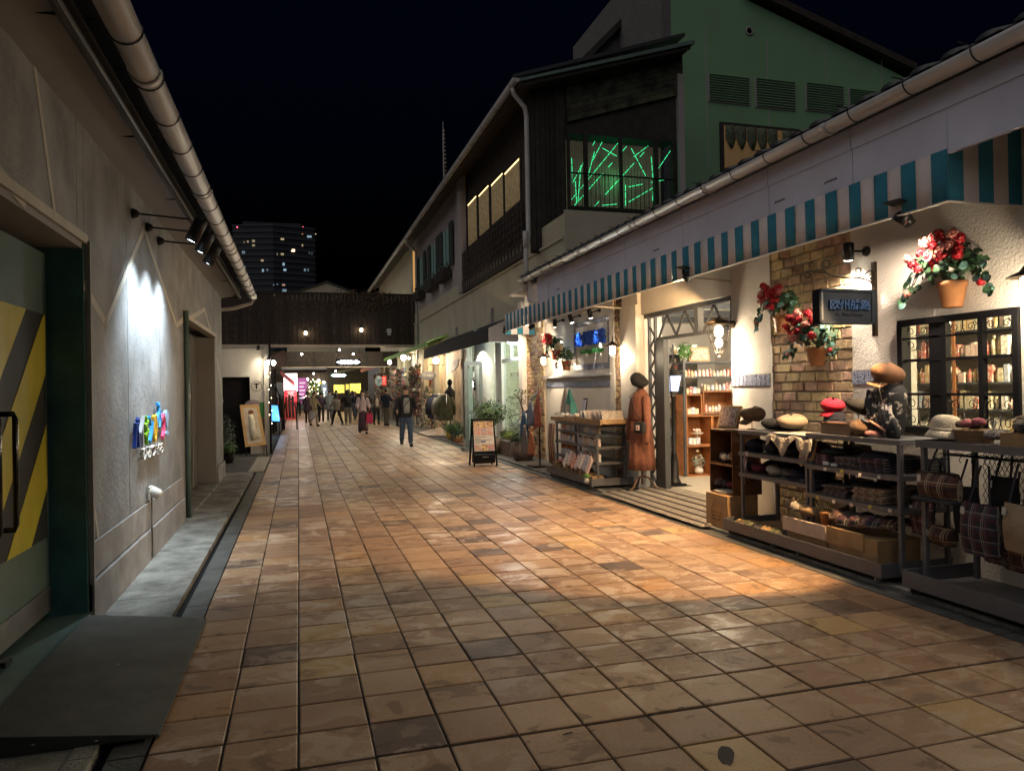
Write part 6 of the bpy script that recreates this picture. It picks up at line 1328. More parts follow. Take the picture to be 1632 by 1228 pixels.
# ---- rack C by the alcove
rC = rack_frame('goods_display_rack', 'slate grey rolling rack of boxed goods and cloths in front of the white alcove', 10.62, 12.5, 4.45, 4.93, (.42, .66, .86), 1.0)
MB().box(4.30, 4.312, 10.48, 12.62, .08, .19).build('tray_front', M_rack, rC); MB().box(4.312, 5.0, 10.48, 10.492, .08, .19).build('tray_side', M_rack, rC); MB().box(4.312, 5.0, 10.492, 12.62, .085, .095).build('tray_floor', M_rack, rC)
MB().box(4.452, 4.482, 11.55, 11.58, .1, 1.0).build('post', M_rack, rC); mesh_panel(rC, 4.97, 10.7, 12.4, .22, .98, M_mesh, .05)
for y in (10.6, 12.5): caster(y, 4.34, rC)
wt = thing('wooden_tray', 'shallow pine tray of slim booklets on top of the alcove rack', 'tray', (4.65, 11.0, 1.02))
MB().box(4.42, 4.95, 10.35, 11.50, 1.012, 1.03).build('base_board', M_pine, wt)
for q in ((4.40, 4.42, 10.35, 11.50), (4.95, 4.97, 10.35, 11.50), (4.421, 4.949, 10.35, 10.37), (4.421, 4.949, 11.48, 11.50)): MB().box(*q, 1.012, 1.10).build('side_board', M_pine, wt)
M_cov = [mat('booklet_cover_%d' % k, c, .5, var=.3, scale=30) for k, c in enumerate(((.58, .52, .45), (.45, .36, .32), (.52, .42, .40), (.38, .36, .36)))]
for k in range(16): MB().obox((4.66+random.uniform(-.02, .02), 10.45+k*.062, 1.13+random.uniform(0, .02)), (.36-.05*(k % 3), .012, .17), (-.50+random.uniform(-.10, .10), 0, random.uniform(-.05, .05))).build('booklet', M_cov[k % 4], label='slim pale booklet leaning in the pine tray, %s from the mannequin' % ORD[k], cat='booklet', group='booklets in the pine tray')
wt2 = thing('wooden_tray', 'shallow pine tray of small bagged goods at the far end of the alcove rack', 'tray', (4.65, 12.1, 1.02)); MB().box(4.42, 4.95, 11.6, 12.7, 1.012, 1.08).build('tray_body', M_pine, wt2)
for q in range(26): lump((4.5+random.uniform(-.05, .38), 11.62+q*.04, 1.10+random.uniform(0, .03)), (.05, .05, .035), M_prod[q % 2], 'bagged_goods', jit=.2, label='small bagged goods heaped in the far pine tray', cat='goods', group='bagged goods in the far tray')
for (y, m, lab) in ((12.45, F_cr, 'cream cloth on a hook over the alcove rack'), (12.22, mat('mint_cloth', (.12, .42, .36), .85), 'mint green cloth hung beside the cream cloth over the alcove rack')):
    t = MB(); rows = []
    for i in range(7): rows.append([(4.62+.05*math.cos(k*.9)*(i/6), y+(-.24+.48*k/12)*(.12+.88*min(1, i/4.5))-.02*i/6, 1.58-.45*i/6-.02*math.sin(k)) for k in range(13)])
    t.grid(rows); t.build('hanging_cloth', m, label=lab, cat='cloth', solid=.006, subd=1)
fr = thing('framed_display', 'small dark frame standing on the alcove rack', 'frame', (4.7, 11.75, 1.08)); MB().obox((4.7, 11.72, 1.28), (.02, .16, .26), (0, .15, 0)).build('frame', M_dark, fr); MB().obox((4.687, 11.72, 1.28), (.006, .13, .22), (0, .15, 0)).build('picture', M_fasc, fr)
for k in range(9):                                # boxes and packs in the tray and shelves of rack C
    y = 10.62+k*.21; MB().box(4.36, 4.56, y, y+.17, .10, .10+.11+.04*(k % 3)).build('cardboard_box', mat('cardboard', (.33, .21, .11), .8), label='small cardboard box in the alcove rack tray, %s from the mannequin end' % ORD[k], cat='box', group='cardboard boxes in the alcove rack tray', bevel=.003)
for k in range(7): MB().obox((4.385+.01*(k % 2), 10.80+k*.17, .37+.02*(k % 3)), (.03, .13, .24), (.45-.1*(k % 3), .25, 0)).build('leaning_pack', M_prod[(1, 3, 0, 1, 4, 1, 0)[k]], label='patterned pack leaning over the alcove rack boxes, %s from the mannequin end' % ORD[k], cat='pack', group='packs leaning in the alcove rack')
for q in range(14): lump((4.42+random.uniform(0, .1), 11.95+q*.03, .30+random.uniform(0, .04)), (.04, .04, .03), M_prod[4], 'red_packet', jit=.2, label='red and white packet heaped in the alcove rack tray', cat='packet', group='red packets in the alcove rack')
for z in (.42, .66, .86):
    stock((4.52, 10.68, z), (4.52, 12.4, z), 1, PB, 'small mixed goods on the alcove rack shelves', 'goods on the alcove rack', 0, fill=.8); 
for k in range(10): MB().tube([(4.43-.01*(k % 2), 12.48+k*.035, .95), (4.41, 12.5+k*.035, .6), (4.43, 12.49+k*.036, .22)], .014, 5).build('hanging_scarf', (F_cr, mat('orange_cloth', (.68, .24, .04), .8), F_tw)[k % 3], label='narrow scarf hanging at the far end of the alcove rack', cat='scarf', group='scarves hanging by the alcove rack')
sm = thing('small_planter', 'little round white planter with a green sprig clipped to the rack tray', 'plant', (4.28, 10.62, .12)); MB().ell((4.27, 10.62, .15), (.045, .045, .045), 12, 7).build('pot', M_white, sm)
b = MB()
for q in range(40): d = nrm((random.gauss(-.2, 1), random.gauss(0, 1), random.gauss(.7, .6))); leaf(b, Vector((4.27, 10.62, .2))+d*.06, d, .015, 5)
b.build('foliage', MT['bright_ivy'], sm)
for k in range(8): 
    y = 11.75+k*.095; MB().grid([[(4.56-.02*math.sin(q*1.3+k), y+.075*q/6, z+.01*math.sin(q)) for q in range(7)] for z in (.93, .7, .45, .30)]).build('hung_cloth', (MT['orange_cloth'], MT['orange_cloth'], F_cr)[k % 3], label='narrow orange or cream cloth hung inside the far half of the alcove rack', cat='cloth', group='cloths hung inside the alcove rack', solid=.005)
# string-bag stand next to the alcove
bs = thing('bag_stand', 'black stand hung with pastel cloth bags against the far brick pillar', 'stand', (4.6, 13.9, .03)); MB().tube([(4.6, 13.9, .04), (4.6, 13.9, 1.7)], .015, 6).box(4.4, 4.8, 13.7, 14.1, .035, .06).build('pole', M_iron, bs)
for k, (dy, z, w, h, c, nm_) in enumerate(((-.28, 1.40, .28, .55, (.45, .14, .10), 'salmon pink'), (.0, 1.35, .28, .5, (.16, .19, .28), 'slate blue'), (.26, 1.1, .32, .5, (.05, .12, .22), 'deep blue'), (-.15, .75, .28, .45, (.42, .16, .08), 'rust orange'), (.1, .85, .3, .6, (.18, .17, .17), 'grey checked'))):
    x = 4.45-.03*k; y = 13.9+dy*1.3; w *= 1.5; b = MB(); rows = []
    for i in range(7): rows.append([(x-.05*math.sin(PI*q/10)*(i/6)-.01*math.sin(q*2), y+(-w/2+w*q/10)*(.3+.7*min(1, i/3)), z-h*i/6+.02*math.sin(q)) for q in range(11)])
    b.grid(rows); b.tube([(x, y-.05, z), (4.58, 13.9+dy*.5, z+.18), (x, y+.05, z)], .006, 5); b.build('cloth_bag', mat('bag_'+nm_.replace(' ', '_'), c, .85, var=.2, scale=20), label=nm_+' cloth bag hanging on the black bag stand', cat='bag', solid=.012)
# ================================================================ MID STREET SHOP FRONTS (right)
# navy awning shop
nb = thing('white_glazed_shop', 'white framed glazed shop front under the navy awning', 'building', (5.6, 20, 0))
na = thing('navy_awning', 'plain dark navy cloth awning beyond the striped one', 'awning', (4.7, 20, 2.65))
MB().prism([(5.20, 16.7, 3.42), (4.3, 16.7, 3.03), (4.3, 16.7, 2.70), (4.32, 16.7, 2.70), (4.32, 16.7, 3.0), (5.20, 16.7, 3.38)], (0, 9.2, 0)).build('canopy_cloth', M_navy, na)
MB().prism([(5.20, 16.68, 3.42), (4.3, 16.68, 3.03), (4.3, 16.68, 2.70), (5.20, 16.68, 2.70)], (0, .015, 0)).build('end_cloth', M_navy, na)
for y in (18.3, 21.5, 24.8): MB().tube([(5.15, y, 2.80), (4.32, y, 2.82)], .014, 6).build('awning_arm', M_white, na)
M_wfr = mat('cool_white_paint', (.58, .60, .55), .5, var=.06)
for (y0, y1) in ((16.64, 16.80), (18.35, 18.75), (20.55, 20.75), (22.3, 22.5)): MB().box(5.06, 5.18, y0, y1, .03, 3.3).build('pilaster', M_wfr, nb, bevel=.004)
MB().box(5.10, 5.16, 16.8, 18.35, .03, .55).build('stall_riser', M_wfr, nb); MB().box(5.08, 5.16, 16.8, 18.35, 2.28, 2.36).build('transom', M_wfr, nb)
for yy in (17.55,): MB().box(5.09, 5.15, yy, yy+.05, 2.36, 3.2).build('mullion', M_wfr, nb)
MB().box(5.125, 5.13, 16.8, 18.35, .56, 2.28).build('pane', G_clear, nb); MB().box(5.125, 5.13, 16.8, 18.35, 2.36, 3.2).build('pane', G_clear, nb)
fit_text('KOBE', (5.115, 17.70, 1.88), (0, -1, 0), .95, .12, mat('brown_print', (.12, .09, .06), .6), 'window_lettering', nb, depth=.004)
MB().box(5.10, 5.16, 18.75, 19.1, .03, 3.3).build('panel', M_wfr, nb); MB().lathe([(.30, 0), (.30, 3.2)], (4.98, 19.75, .03), 28).build('round_column', M_wfr, nb)
cw = MB()
for k in range(5): cw.obox((4.66-.0, 19.72+.02*math.sin(k), 1.60+k*.05), (.02, .10+.03*math.cos(k*2), .07), (.3*k, 0, 0))
cw.build('wall_ornament', M_dark, label='small dark ornament fixed on the round white column', cat='ornament')
for y in (20.8, 21.4, 22.0): MB().box(5.10, 5.15, y, y+.06, .03, 3.3).build('mullion', M_wfr, nb)
MB().box(5.125, 5.13, 20.75, 22.3, .3, 3.2).build('pane', G_clear, nb); MB().box(5.08, 5.16, 20.75, 22.3, 2.3, 2.38).build('transom', M_wfr, nb)
MB().box(7.3, 7.35, 16.6, 22.6, 0, 3.3).box(5.2, 7.3, 22.5, 22.55, 0, 3.3).box(5.2, 7.3, 16.62, 16.66, 0, 3.3).build('inner_wall', mat('pale_green_cream', (.58, .60, .46), .8), nb); MB().box(5.16, 7.3, 16.66, 22.5, .05, .06).box(5.16, 7.3, 16.66, 22.5, 3.30, 3.34).build('inner_floor_and_ceiling', M_wfr, nb)
for k, y in enumerate((17.6, 20.8)):
    t = thing('ceiling_lamp', ('white glowing ceiling lamp behind the lettered shop window', 'white glowing ceiling lamp behind the far panes of the white shop')[k], 'lamp', (6.2, y, 3.1)); MB().lathe([(.16, 0), (.18, .04), (.1, .1), (0, .1)], (6.2, y, 2.9), 18).build('lamp_glass', mat('cool_globe', (1, 1, 1), .4, emit=14, ecol=(.9, 1, .9)), t); MB().tube([(6.2, y, 3.0), (6.2, y, 3.3)], .01, 6).build('rod', M_iron, t); light(t, (6.2, y, 2.78), 130, (1, .96, .78), .1)
t = thing('shop_counter', 'wooden counter with papers inside the white glazed shop', 'counter', (6, 17.6, .06)); MB().box(5.6, 6.4, 17.0, 18.3, .06, .95).build('cabinet', M_pine, t); MB().box(5.55, 6.45, 16.95, 18.35, .951, 1.0).build('counter_top', M_crate, t)
t = thing('soffit_spot', 'small blue white lamp under the near end of the navy awning', 'lamp', (4.9, 17.0, 2.75)); MB().ell((4.9, 17.0, 2.72), (.05, .05, .05), 10, 6).build('bulb', mat('blue_white_bulb', (1, 1, 1), .4, emit=25, ecol=(.65, .85, 1)), t); MB().tube([(4.9, 17.0, 2.76), (4.9, 17.0, 3.2)], .01, 5).build('rod', M_iron, t); light(t, (4.87, 17.0, 2.60), 55, (.75, .9, 1), .05)
light(nb, (4.80, 19.35, 2.72), 60, (1, .95, .8), .04, 80, (4.86, 19.7, 1.0), .5)
# open glazed door leaf
gd = thing('open_glass_door', 'grey green framed glass door standing open towards the street', 'door', (4.4, 18.64, .05)); M_gfr = mat('grey_green_frame', (.13, .16, .15), .4)
for q in ((4.14, 4.24, .06, 2.32), (4.54, 4.62, .06, 2.32)): MB().box(q[0], q[1], 18.62, 18.67, q[2], q[3]).build('stile', M_gfr, gd)
for z0, z1 in ((2.22, 2.32), (.06, .2), (.95, 1.03)): MB().box(4.241, 4.539, 18.62, 18.67, z0, z1).build('rail', M_gfr, gd)
MB().box(4.241, 4.539, 18.64, 18.645, .2, .95).build('pane', G_clear, gd); MB().box(4.241, 4.539, 18.64, 18.645, 1.03, 2.22).build('pane', G_clear, gd); MB().box(4.06, 4.2, 18.5, 18.8, .0, .09).build('door_stop', M_conc, gd)
MB().box(4.38, 5.1, 18.7, 21.0, .036, .05).build('doormat', mat('terracotta_mat', (.30, .14, .09), .8), label='terracotta coloured mat before the open glass door', cat='mat')
# menu A-frame
af = thing('menu_board', 'black A-frame board of photographs and notices standing on the paving', 'signboard', (3.69, 14.9, 0)); b = MB()
for sx_ in (3.45, 3.93):
    MB().beam((sx_, 14.72, .0), (sx_+(.015 if sx_ < 3.6 else -.015), 14.92, .98), .03, .03).build('leg', M_dark, af); MB().beam((sx_, 15.15, .0), (sx_+(.015 if sx_ < 3.6 else -.015), 14.95, .98), .03, .03).build('leg', M_dark, af)
th_ = math.atan2(.2, .98)
def afp(x, s_, off=0): return (x, 14.72+s_*math.sin(th_)-off*math.cos(th_), s_*math.cos(th_)+off*math.sin(th_))
def plate(x0, x1, s0, s1, m, nm, par, off=.0, th=.004): MB().prism([afp(x0, s0, off), afp(x1, s0, off), afp(x1, s1, off), afp(x0, s1, off)], (0, -th, 0)).build(nm, m, par)
plate(3.455, 3.925, .96, 1.0, M_dark, 'top_bar', af, 0, .03); plate(3.475, 3.905, .29, .32, M_dark, 'cross_bar', af, 0, .03)
plate(3.475, 3.905, .32, .96, M_white, 'board_face', af); 
M_ph = [mat('photo_print_%d' % k, c, .4, var=.4, scale=26, col2=c2, thr=(.42, .55)) for k, (c, c2) in enumerate((((.55, .38, .22), (.18, .06, .03)), ((.5, .2, .15), (.5, .45, .4)), ((.6, .45, .2), (.25, .1, .05)), ((.3, .3, .35), (.6, .2, .15))))]
for r in range(2):
    for c in range(3): plate(3.485+c*.14, 3.615+c*.14, .65+r*.155, .795+r*.155, M_ph[(r*3+c*2+1) % 4], 'photograph', af, .006)
for c in range(3): plate(3.485+c*.14, 3.615+c*.14, .33, .46, M_ph[(c+1) % 4], 'photograph', af, .006)
for r in range(5): plate(3.50, 3.60+.25*((r*7) % 3)/2, .49+r*.03, .497+r*.03, M_dark, 'text_line', af, .006, .002)
plate(3.62, 3.72, .50, .53, MT['letter_navy'], 'text_line', af, .007, .002)
t = thing('black_box', 'black storage box resting on the lower bars of the menu board', 'box', (3.69, 14.85, .06)); MB().box(3.48, 3.90, 14.74, 15.06, .06, .235).build('box_body', M_dark, t, bevel=.01); MB().box(3.63, 3.76, 14.733, 14.739, .19, .20).build('handle', M_steel, t)
MB().box(3.45, 3.93, 14.9, 14.93, .25, .27).build('brace', M_dark, af)
# plants
def bush(c, r, n, m, lab, nm='shrub', leafr=.02, cat='plant', pot=None, trunk=None, seed=1, squash=1):
    random.seed(seed); c = Vector(c); t = thing(nm, lab, cat, (c.x, c.y, .03)); b = MB()
    for q in range(n):
        d = nrm((random.gauss(0, 1), random.gauss(0, 1), random.gauss(0, 1))); k = random.random() ** .45
        leaf(b, c+Vector((d.x*r[0], d.y*r[1], d.z*r[2]))*k*(1+.18*math.sin(d.x*7+d.y*9)), nrm(d+Vector((0, 0, .4))), leafr*random.uniform(.7, 1.3), 5)
    b.build('foliage', m, t)
    if trunk: MB().tube(trunk, [.03*(1-.6*i/(len(trunk)-1)) for i in range(len(trunk))], 8).build('trunk', mat('bark', (.07, .05, .035), .9, bump=1), t)
    if pot: MB().lathe([(pot[0]*.7, 0), (pot[0]*.95, pot[1]*.4), (pot[0], pot[1]), (pot[0]*.9, pot[1]), (pot[0]*.8, pot[1]*.8), (0, pot[1]*.8)], (c.x, c.y, .035), 20).build('pot', pot[2], t)
    return t
M_green1 = mat('shrub_leaf', (.07, .15, .04), .6, var=.4, scale=14); M_green2 = mat('dark_shrub_leaf', (.03, .065, .025), .6, var=.4, scale=14); M_yg = mat('yellow_green_leaf', (.22, .30, .05), .6, var=.3, scale=14)
M_stone = mat('grey_stone_pot', (.17, .13, .11), .8, var=.2, scale=8, bump=.6)
t = bush((4.68, 15.3, .50), (.34, .34, .16), 900, M_green2, 'gnarled bonsai like tree in a large round stone pot beside the bag stand', 'potted_tree', .022, pot=(.27, .42, M_stone), trunk=[(4.68, 15.3, .4), (4.66, 15.3, .8), (4.70, 15.3, 1.1), (4.62, 15.3, 1.35), (4.5, 15.3, 1.48)], seed=3)
b = MB(); lf = MB()
for k in range(26):
    z = random.uniform(.75, 1.5); a = random.uniform(0, 6.28); r_ = random.uniform(.2, .45); p0 = Vector((4.66, 15.3, z)); p1 = p0+Vector((math.cos(a)*r_*.5, math.sin(a)*r_*.5, random.uniform(-.1, .12))); p2 = p0+Vector((math.cos(a)*r_, math.sin(a)*r_, random.uniform(-.1, .2)))
    b.tube([p0, p1, p2], [.008, .005, .003], 5)
    for q in range(14): leaf(lf, p2+Vector((random.gauss(0, .05), random.gauss(0, .05), random.gauss(0, .03))), nrm((random.gauss(0, 1), random.gauss(0, 1), 1)), .018, 5)
b.build('twigs', MT['bark'], t); lf.build('upper_foliage', M_green1, t)
t = bush((4.42, 17.1, 1.05), (.42, .42, .34), 1100, M_green1, 'bushy leafy shrub standing in front of the white shop window behind the menu board', 'potted_shrub', .026, pot=(.24, .40, M_stone), trunk=[(4.42, 17.1, .3), (4.40, 17.1, .7), (4.45, 17.1, 1.0)], seed=5)
bush((4.9, 17.0, .48), (.25, .7, .16), 900, M_yg, 'low yellow green hedge plants in the stone trough under the shop window', 'hedge', .02, seed=6)
MB().box(4.62, 5.03, 16.1, 17.7, .035, .38).build('stone_trough', M_stone, label='rough grey stone planter trough under the white shop window', cat='planter', bevel=.02)
bush((4.9, 16.3, .75), (.3, .35, .18), 500, mat('silver_grey_leaf', (.2, .26, .25), .6), 'silver leaved shrub spilling over the trough beside the bonsai tree', 'shrub', .018, seed=8)
for k, (x, y, z, r, m, pm, lab) in enumerate(((4.55, 21.9, .42, .3, M_green1, M_stone, 'bushy green pot plant left of the open glass door'), (4.62, 22.9, .35, .28, M_yg, mat('yellow_pot', (.55, .36, .04), .5), 'leafy plant in a yellow pot by the clothes rack'), (4.5, 21.2, .25, .2, M_green2, M_terra, 'small dark leaved pot plant nearest the open glass door'))):
    bush((x, y, z), (r, r, r*.8), 500, m, lab, 'potted_plant', .024, pot=(.16, .24, pm), seed=20+k)
# clothes rack with jackets
cr_ = thing('clothes_rail', 'clothes rail outside the mid street shop', 'clothes rail', (4.75, 25.2, .03)); MB().tube([(4.75, 24.2, .04), (4.75, 24.2, 1.45), (4.75, 26.6, 1.45), (4.75, 26.6, .04)], .015, 6).build('rail', M_steel, cr_)
def jacket(x, y, z, h, w, m, lab, grp='jackets on the outdoor rail'):
    b = MB(); rows = []
    for i in range(8):
        f = i/7; ww = w*(.35+.65*min(1, f*4)) if f < .25 else w*(1+.08*f); dd = .09+.06*f
        rows.append([(x+ww/2*math.cos(2*PI*k/14)*(1+.06*math.sin(k*3+i)), y+dd*math.sin(2*PI*k/14), z-h*f) for k in range(15)])
    b.grid(rows); b.tube([(x-w*.4, y, z-.10), (x-w*.62, y, z-h*.45), (x-w*.6, y, z-h*.8)], [.06, .06, .045], 8); b.tube([(x+w*.4, y, z-.10), (x+w*.62, y, z-h*.45), (x+w*.6, y, z-h*.8)], [.06, .06, .045], 8)
    b.tube([(x, y, z), (x, y, z+.06)], .006, 5); return b.build('hanging_jacket', m, label=lab, cat='jacket', group=grp)
jc = [((.20, .19, .16), 'pale grey'), ((.11, .115, .06), 'olive'), ((.02, .022, .04), 'navy'), ((.02, .02, .022), 'black'), ((.02, .025, .06), 'dark blue'), ((.34, .31, .25), 'beige sleeved')]
for k, (y, zi) in enumerate(((24.3, 1), (24.7, 0), (25.2, 5), (25.7, 2), (26.1, 4), (26.5, 3))): jacket(4.75, y, 1.42, .85, .46, mat('jacket_'+jc[zi][1].replace(' ', '_'), jc[zi][0], .85, var=.2, scale=9), jc[zi][1]+' jacket hanging on the outdoor clothes rail, number counted from the near end: '+('first', 'second', 'third', 'fourth', 'fifth', 'sixth')[k])
t = thing('dark_mannequin', 'black headed display mannequin in dark clothes raised behind the outdoor jackets', 'mannequin', (4.95, 24.6, .03)); MB().lathe([(.02, 0), (.02, .8), (.13, .85), (.17, 1.2), (.19, 1.5), (.08, 1.62), (.05, 1.7)], (4.95, 24.6, .03), 16).build('torso', F_bk, t); MB().ell((4.95, 24.6, 1.84), (.09, .09, .12), 12, 8).build('head', M_dark, t)
MB().prism([(4.98, 23.4, 2.35), (5.0, 24.6, 2.15), (5.05, 24.6, 2.6), (5.03, 23.4, 2.6)], (.03, 0, 0)).build('hanging_cloth_sign', mat('pinkish_cloth', (.42, .25, .22), .8, var=.4, scale=16), label='patterned pink cloth hung high beside the navy awning', cat='cloth')
# brick jamb + rest of facade up to y=36 behind goods
MB().box(5.1, 5.3, 22.5, 23.0, 0, 3.3).build('brick_jamb', M_brick[2], nb)
fb = thing('goods_shop_fronts', 'row of warmly lit small shop fronts beyond the clothes rail', 'building', (5.6, 30, 0))
M_wl = mat('warm_shop_wall', (.45, .34, .22), .8, var=.3, scale=2.5)
MB().box(6.6, 6.65, 22.6, 50, 0, 3.6).box(5.1, 6.6, 22.56, 22.6, 0, 3.3).build('shop_back_wall', M_wl, fb); MB().box(5.1, 6.6, 22.6, 50, 3.35, 3.4).build('shop_ceiling', M_wl, fb)
for y in (23.1, 25.6, 28.2, 30.8, 33.4, 36.2, 39, 42, 45, 48): MB().box(5.08, 5.28, y, y+.28, 0, 3.4).build('pier', M_cream, fb)
for k, y in enumerate((24.2, 27.0, 29.6, 32.2, 35, 38, 41, 44, 47)):
    light(fb, (5.9, y, 3.0), 110, (1, .72, .42) if k % 3 else (1, .85, .7), .1)
    MB().ell((5.9, y, 3.15), (.07, .07, .07), 8, 5).build('ceiling_bulb', M_bulb, fb)
t = thing('red_door', 'narrow red painted shop door behind the flowers and jackets', 'door', (5.15, 29.2, 0)); MB().box(5.12, 5.18, 28.6, 28.8, .05, 2.1).build('stile', mat('red_door_paint', (.35, .05, .03), .5), t); MB().box(5.12, 5.18, 29.5, 29.7, .05, 2.1).build('stile', MT['red_door_paint'], t); MB().box(5.12, 5.18, 28.8, 29.5, 1.95, 2.1).box(5.12, 5.18, 28.8, 29.5, .05, .4).build('rail', MT['red_door_paint'], t); MB().box(5.14, 5.15, 28.8, 29.5, .4, 1.95).build('pane', G_clear, t)
t = thing('oval_sign', 'dark oval hanging sign on an iron arm below the navy awning end', 'sign', (4.5, 26.3, 2.0)); Mx = Euler((PI/2, 0, 0)).to_matrix()
MB().lathe([(.30, 0), (.30, .04)], (4.5, 26.3, 2.12), 24, Mx, sy=.55).build('board', mat('dark_brown_board', (.05, .035, .03), .5), t); MB().tube([(4.5, 26.28, 2.32), (4.5, 26.28, 2.5), (5.1, 26.28, 2.5)], .01, 5).build('arm', M_iron, t); fit_text('Grosso', (4.30, 26.25, 2.08), (1, 0, 0), .38, .1, mat('faded_gold', (.4, .33, .2), .5), 'lettering', t, depth=.005)
def globe(x, y, z, lab, power, col=(1, .88, .66), r=.07, mt=None, rod=True):
    t = thing('globe_lamp', lab, 'lamp', (x, y, z)); MB().ell((x, y, z), (r, r, r), 12, 7).build('globe', mt or M_bulbw, t)
    if rod: MB().tube([(x, y, z+r), (x, y, z+r+.12), (x+.5, y, z+r+.16)], .012, 5).build('arm', M_iron, t)
    light(t, (x-.02, y, z-r-.06), power, col, .06); return t
globe(4.62, 25.3, 2.62, 'large round glowing lamp under the far end of the navy awning', 110, r=.11)
globe(4.7, 34.1, 3.12, 'large round glowing lamp under the green awning', 120, r=.13); globe(4.5, 37.8, 3.05, 'round glowing lamp further along the green awning, left of the brighter one', 60, r=.10); globe(4.8, 33.0, 3.05, 'small lamp beside the brightest globe under the green awning', 20, r=.05)
# flower pyramid
fp = thing('flower_pyramid', 'tall pyramid of pink and white potted flowers by the shop entrance', 'flower display', (4.75, 27.6, .03)); b = MB(); b2 = MB()
for q in range(900):
    f = random.random() ** 1.3; a = random.uniform(0, 6.28); r_ = .48*(1-f*.8); c = Vector((4.8+r_*math.cos(a), 28.0+r_*math.sin(a), .2+1.55*f)); leaf((b, b2)[q % 5 == 0], c, nrm((math.cos(a)-.3, math.sin(a)-.4, .5)), .035 if q % 5 else .045, 5)
b.build('flowers', mat('pale_pink_flowers', (.62, .45, .36), .7, var=.5, scale=14, col2=(.08, .13, .04), thr=(.46, .54)), fp); b2.build('foliage', M_green2, fp)
# green awning, red awning
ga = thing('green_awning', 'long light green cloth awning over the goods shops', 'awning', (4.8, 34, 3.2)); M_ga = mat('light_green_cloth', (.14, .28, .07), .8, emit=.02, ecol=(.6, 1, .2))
MB().prism([(5.22, 26.2, 3.62), (4.45, 26.2, 3.34), (4.45, 26.2, 3.18), (4.47, 26.2, 3.18), (4.47, 26.2, 3.31), (5.22, 26.2, 3.58)], (0, 14, 0)).build('canopy_cloth', M_ga, ga)
ra = thing('dark_red_awning', 'dark red cloth awning beyond the green one', 'awning', (4.6, 44, 3.1)); MB().prism([(5.22, 40.4, 3.5), (4.2, 40.4, 3.15), (4.2, 40.4, 2.9), (4.22, 40.4, 2.9), (4.22, 40.4, 3.12), (5.22, 40.4, 3.46)], (0, 12, 0)).build('canopy_cloth', mat('dark_red_cloth', (.20, .03, .04), .8), ra)
# racks of small bright goods hanging in front of the shops
gcol = [(.38, .10, .06), (.40, .26, .12), (.50, .44, .36), (.10, .13, .18), (.34, .14, .13), (.12, .14, .08), (.04, .03, .03), (.30, .17, .10)]
M_g = [mat('hanging_goods_%d' % k, c, .6, var=.3, scale=20) for k, c in enumerate(gcol)]
for (ya, yb, n_, lab, grp) in ((30.2, 33.0, 60, 'small bright souvenir hanging before the shops beside the walking man', 'souvenirs hung by the near goods shop'), (34.8, 39.5, 80, 'small bright souvenir hanging under the green awning', 'souvenirs hung under the green awning'), (41, 49, 80, 'small bright goods hung along the far right shops', 'goods hung along the far right shops')):
    fr_ = thing('display_stand', {30.2: 'tall wire display stand of souvenirs behind the walking man', 34.8: 'long wire display stand of souvenirs under the green awning', 41: 'far wire display stand of souvenirs by the dark red awning'}[ya], 'display stand', (4.9, (ya+yb)/2, .03))
    for z in (.5, 1.1, 1.7, 2.2): MB().box(4.86, 5.05, ya, yb, z-.02, z).build('shelf', M_rack, fr_)
    for yy in (ya, (ya+yb)/2, yb): MB().box(4.86, 4.9, yy-.02, yy+.02, .03, 2.3).build('post', M_rack, fr_)
    gm = MB()
    for q in range(n_*9):
        z = random.choice((.5, 1.1, 1.7, 2.2)); y = random.uniform(ya, yb); s_ = random.uniform(.02, .075); gm.k = random.randrange(8); x_ = 4.86+random.uniform(-.10, .05)
        if q % 3: gm.obox((x_, y, z+random.uniform(s_, .42)), (s_, s_*random.uniform(.7, 2), s_*random.uniform(1, 3)), (random.uniform(-.4, .4), random.uniform(-.3, .3), random.uniform(0, 3)))
        else: gm.ell((x_, y, z+s_), (s_, s_, s_*1.1), 6, 4, jit=.08)
    gm.build('hanging_goods', M_g, fr_, kind='stuff')
t = thing('painted_face_panel', 'round pale painted display panel on a stand before the far goods shop', 'sign', (4.0, 34.5, 0)); MB().lathe([(.16, 0), (.16, .05)], at(603.5, 607, 'y', 34.5), 22, Mx, sy=1.5).build('disc', mat('pale_disc', (.5, .62, .6), .5, var=.4, scale=3, emit=.08), t); MB().tube([at(603.5, 615, 'y', 34.55), (at(603.5, 615, 'y', 34.55).x, 34.55, .02)], .015, 6).build('post', M_iron, t)
t = thing('red_banner', 'glowing red banner with pale characters beside the round panel', 'banner', (4.1, 34.5, 0)); rb1, rb2 = at(608.5, 599, 'y', 34.5), at(616, 614, 'y', 34.5); MB().box(rb1.x, rb2.x, 34.5, 34.53, rb2.z, rb1.z).build('cloth', mat('glowing_red', (.6, .03, .02), .6, emit=.35, ecol=(1, .05, .03)), t); MB().tube([(rb2.x+.02, 34.52, 0), (rb2.x+.02, 34.52, rb1.z+.05)], .015, 6).build('pole', M_iron, t)
for k in range(3): MB().box(rb1.x+.05, rb2.x-.05, 34.485, 34.498, rb2.z+.07+k*.12, rb2.z+.11+k*.12).build('mark', M_white, t)
MB().prism([(4.2, 24.8, .04), (5.0, 24.8, .04), (5.0, 26.8, .22), (4.2, 26.8, .05)], (0, 0, .01)).build('entrance_ramp', M_pale2, label='low pale boarded ramp leading to the shops behind the walking man', cat='ramp')
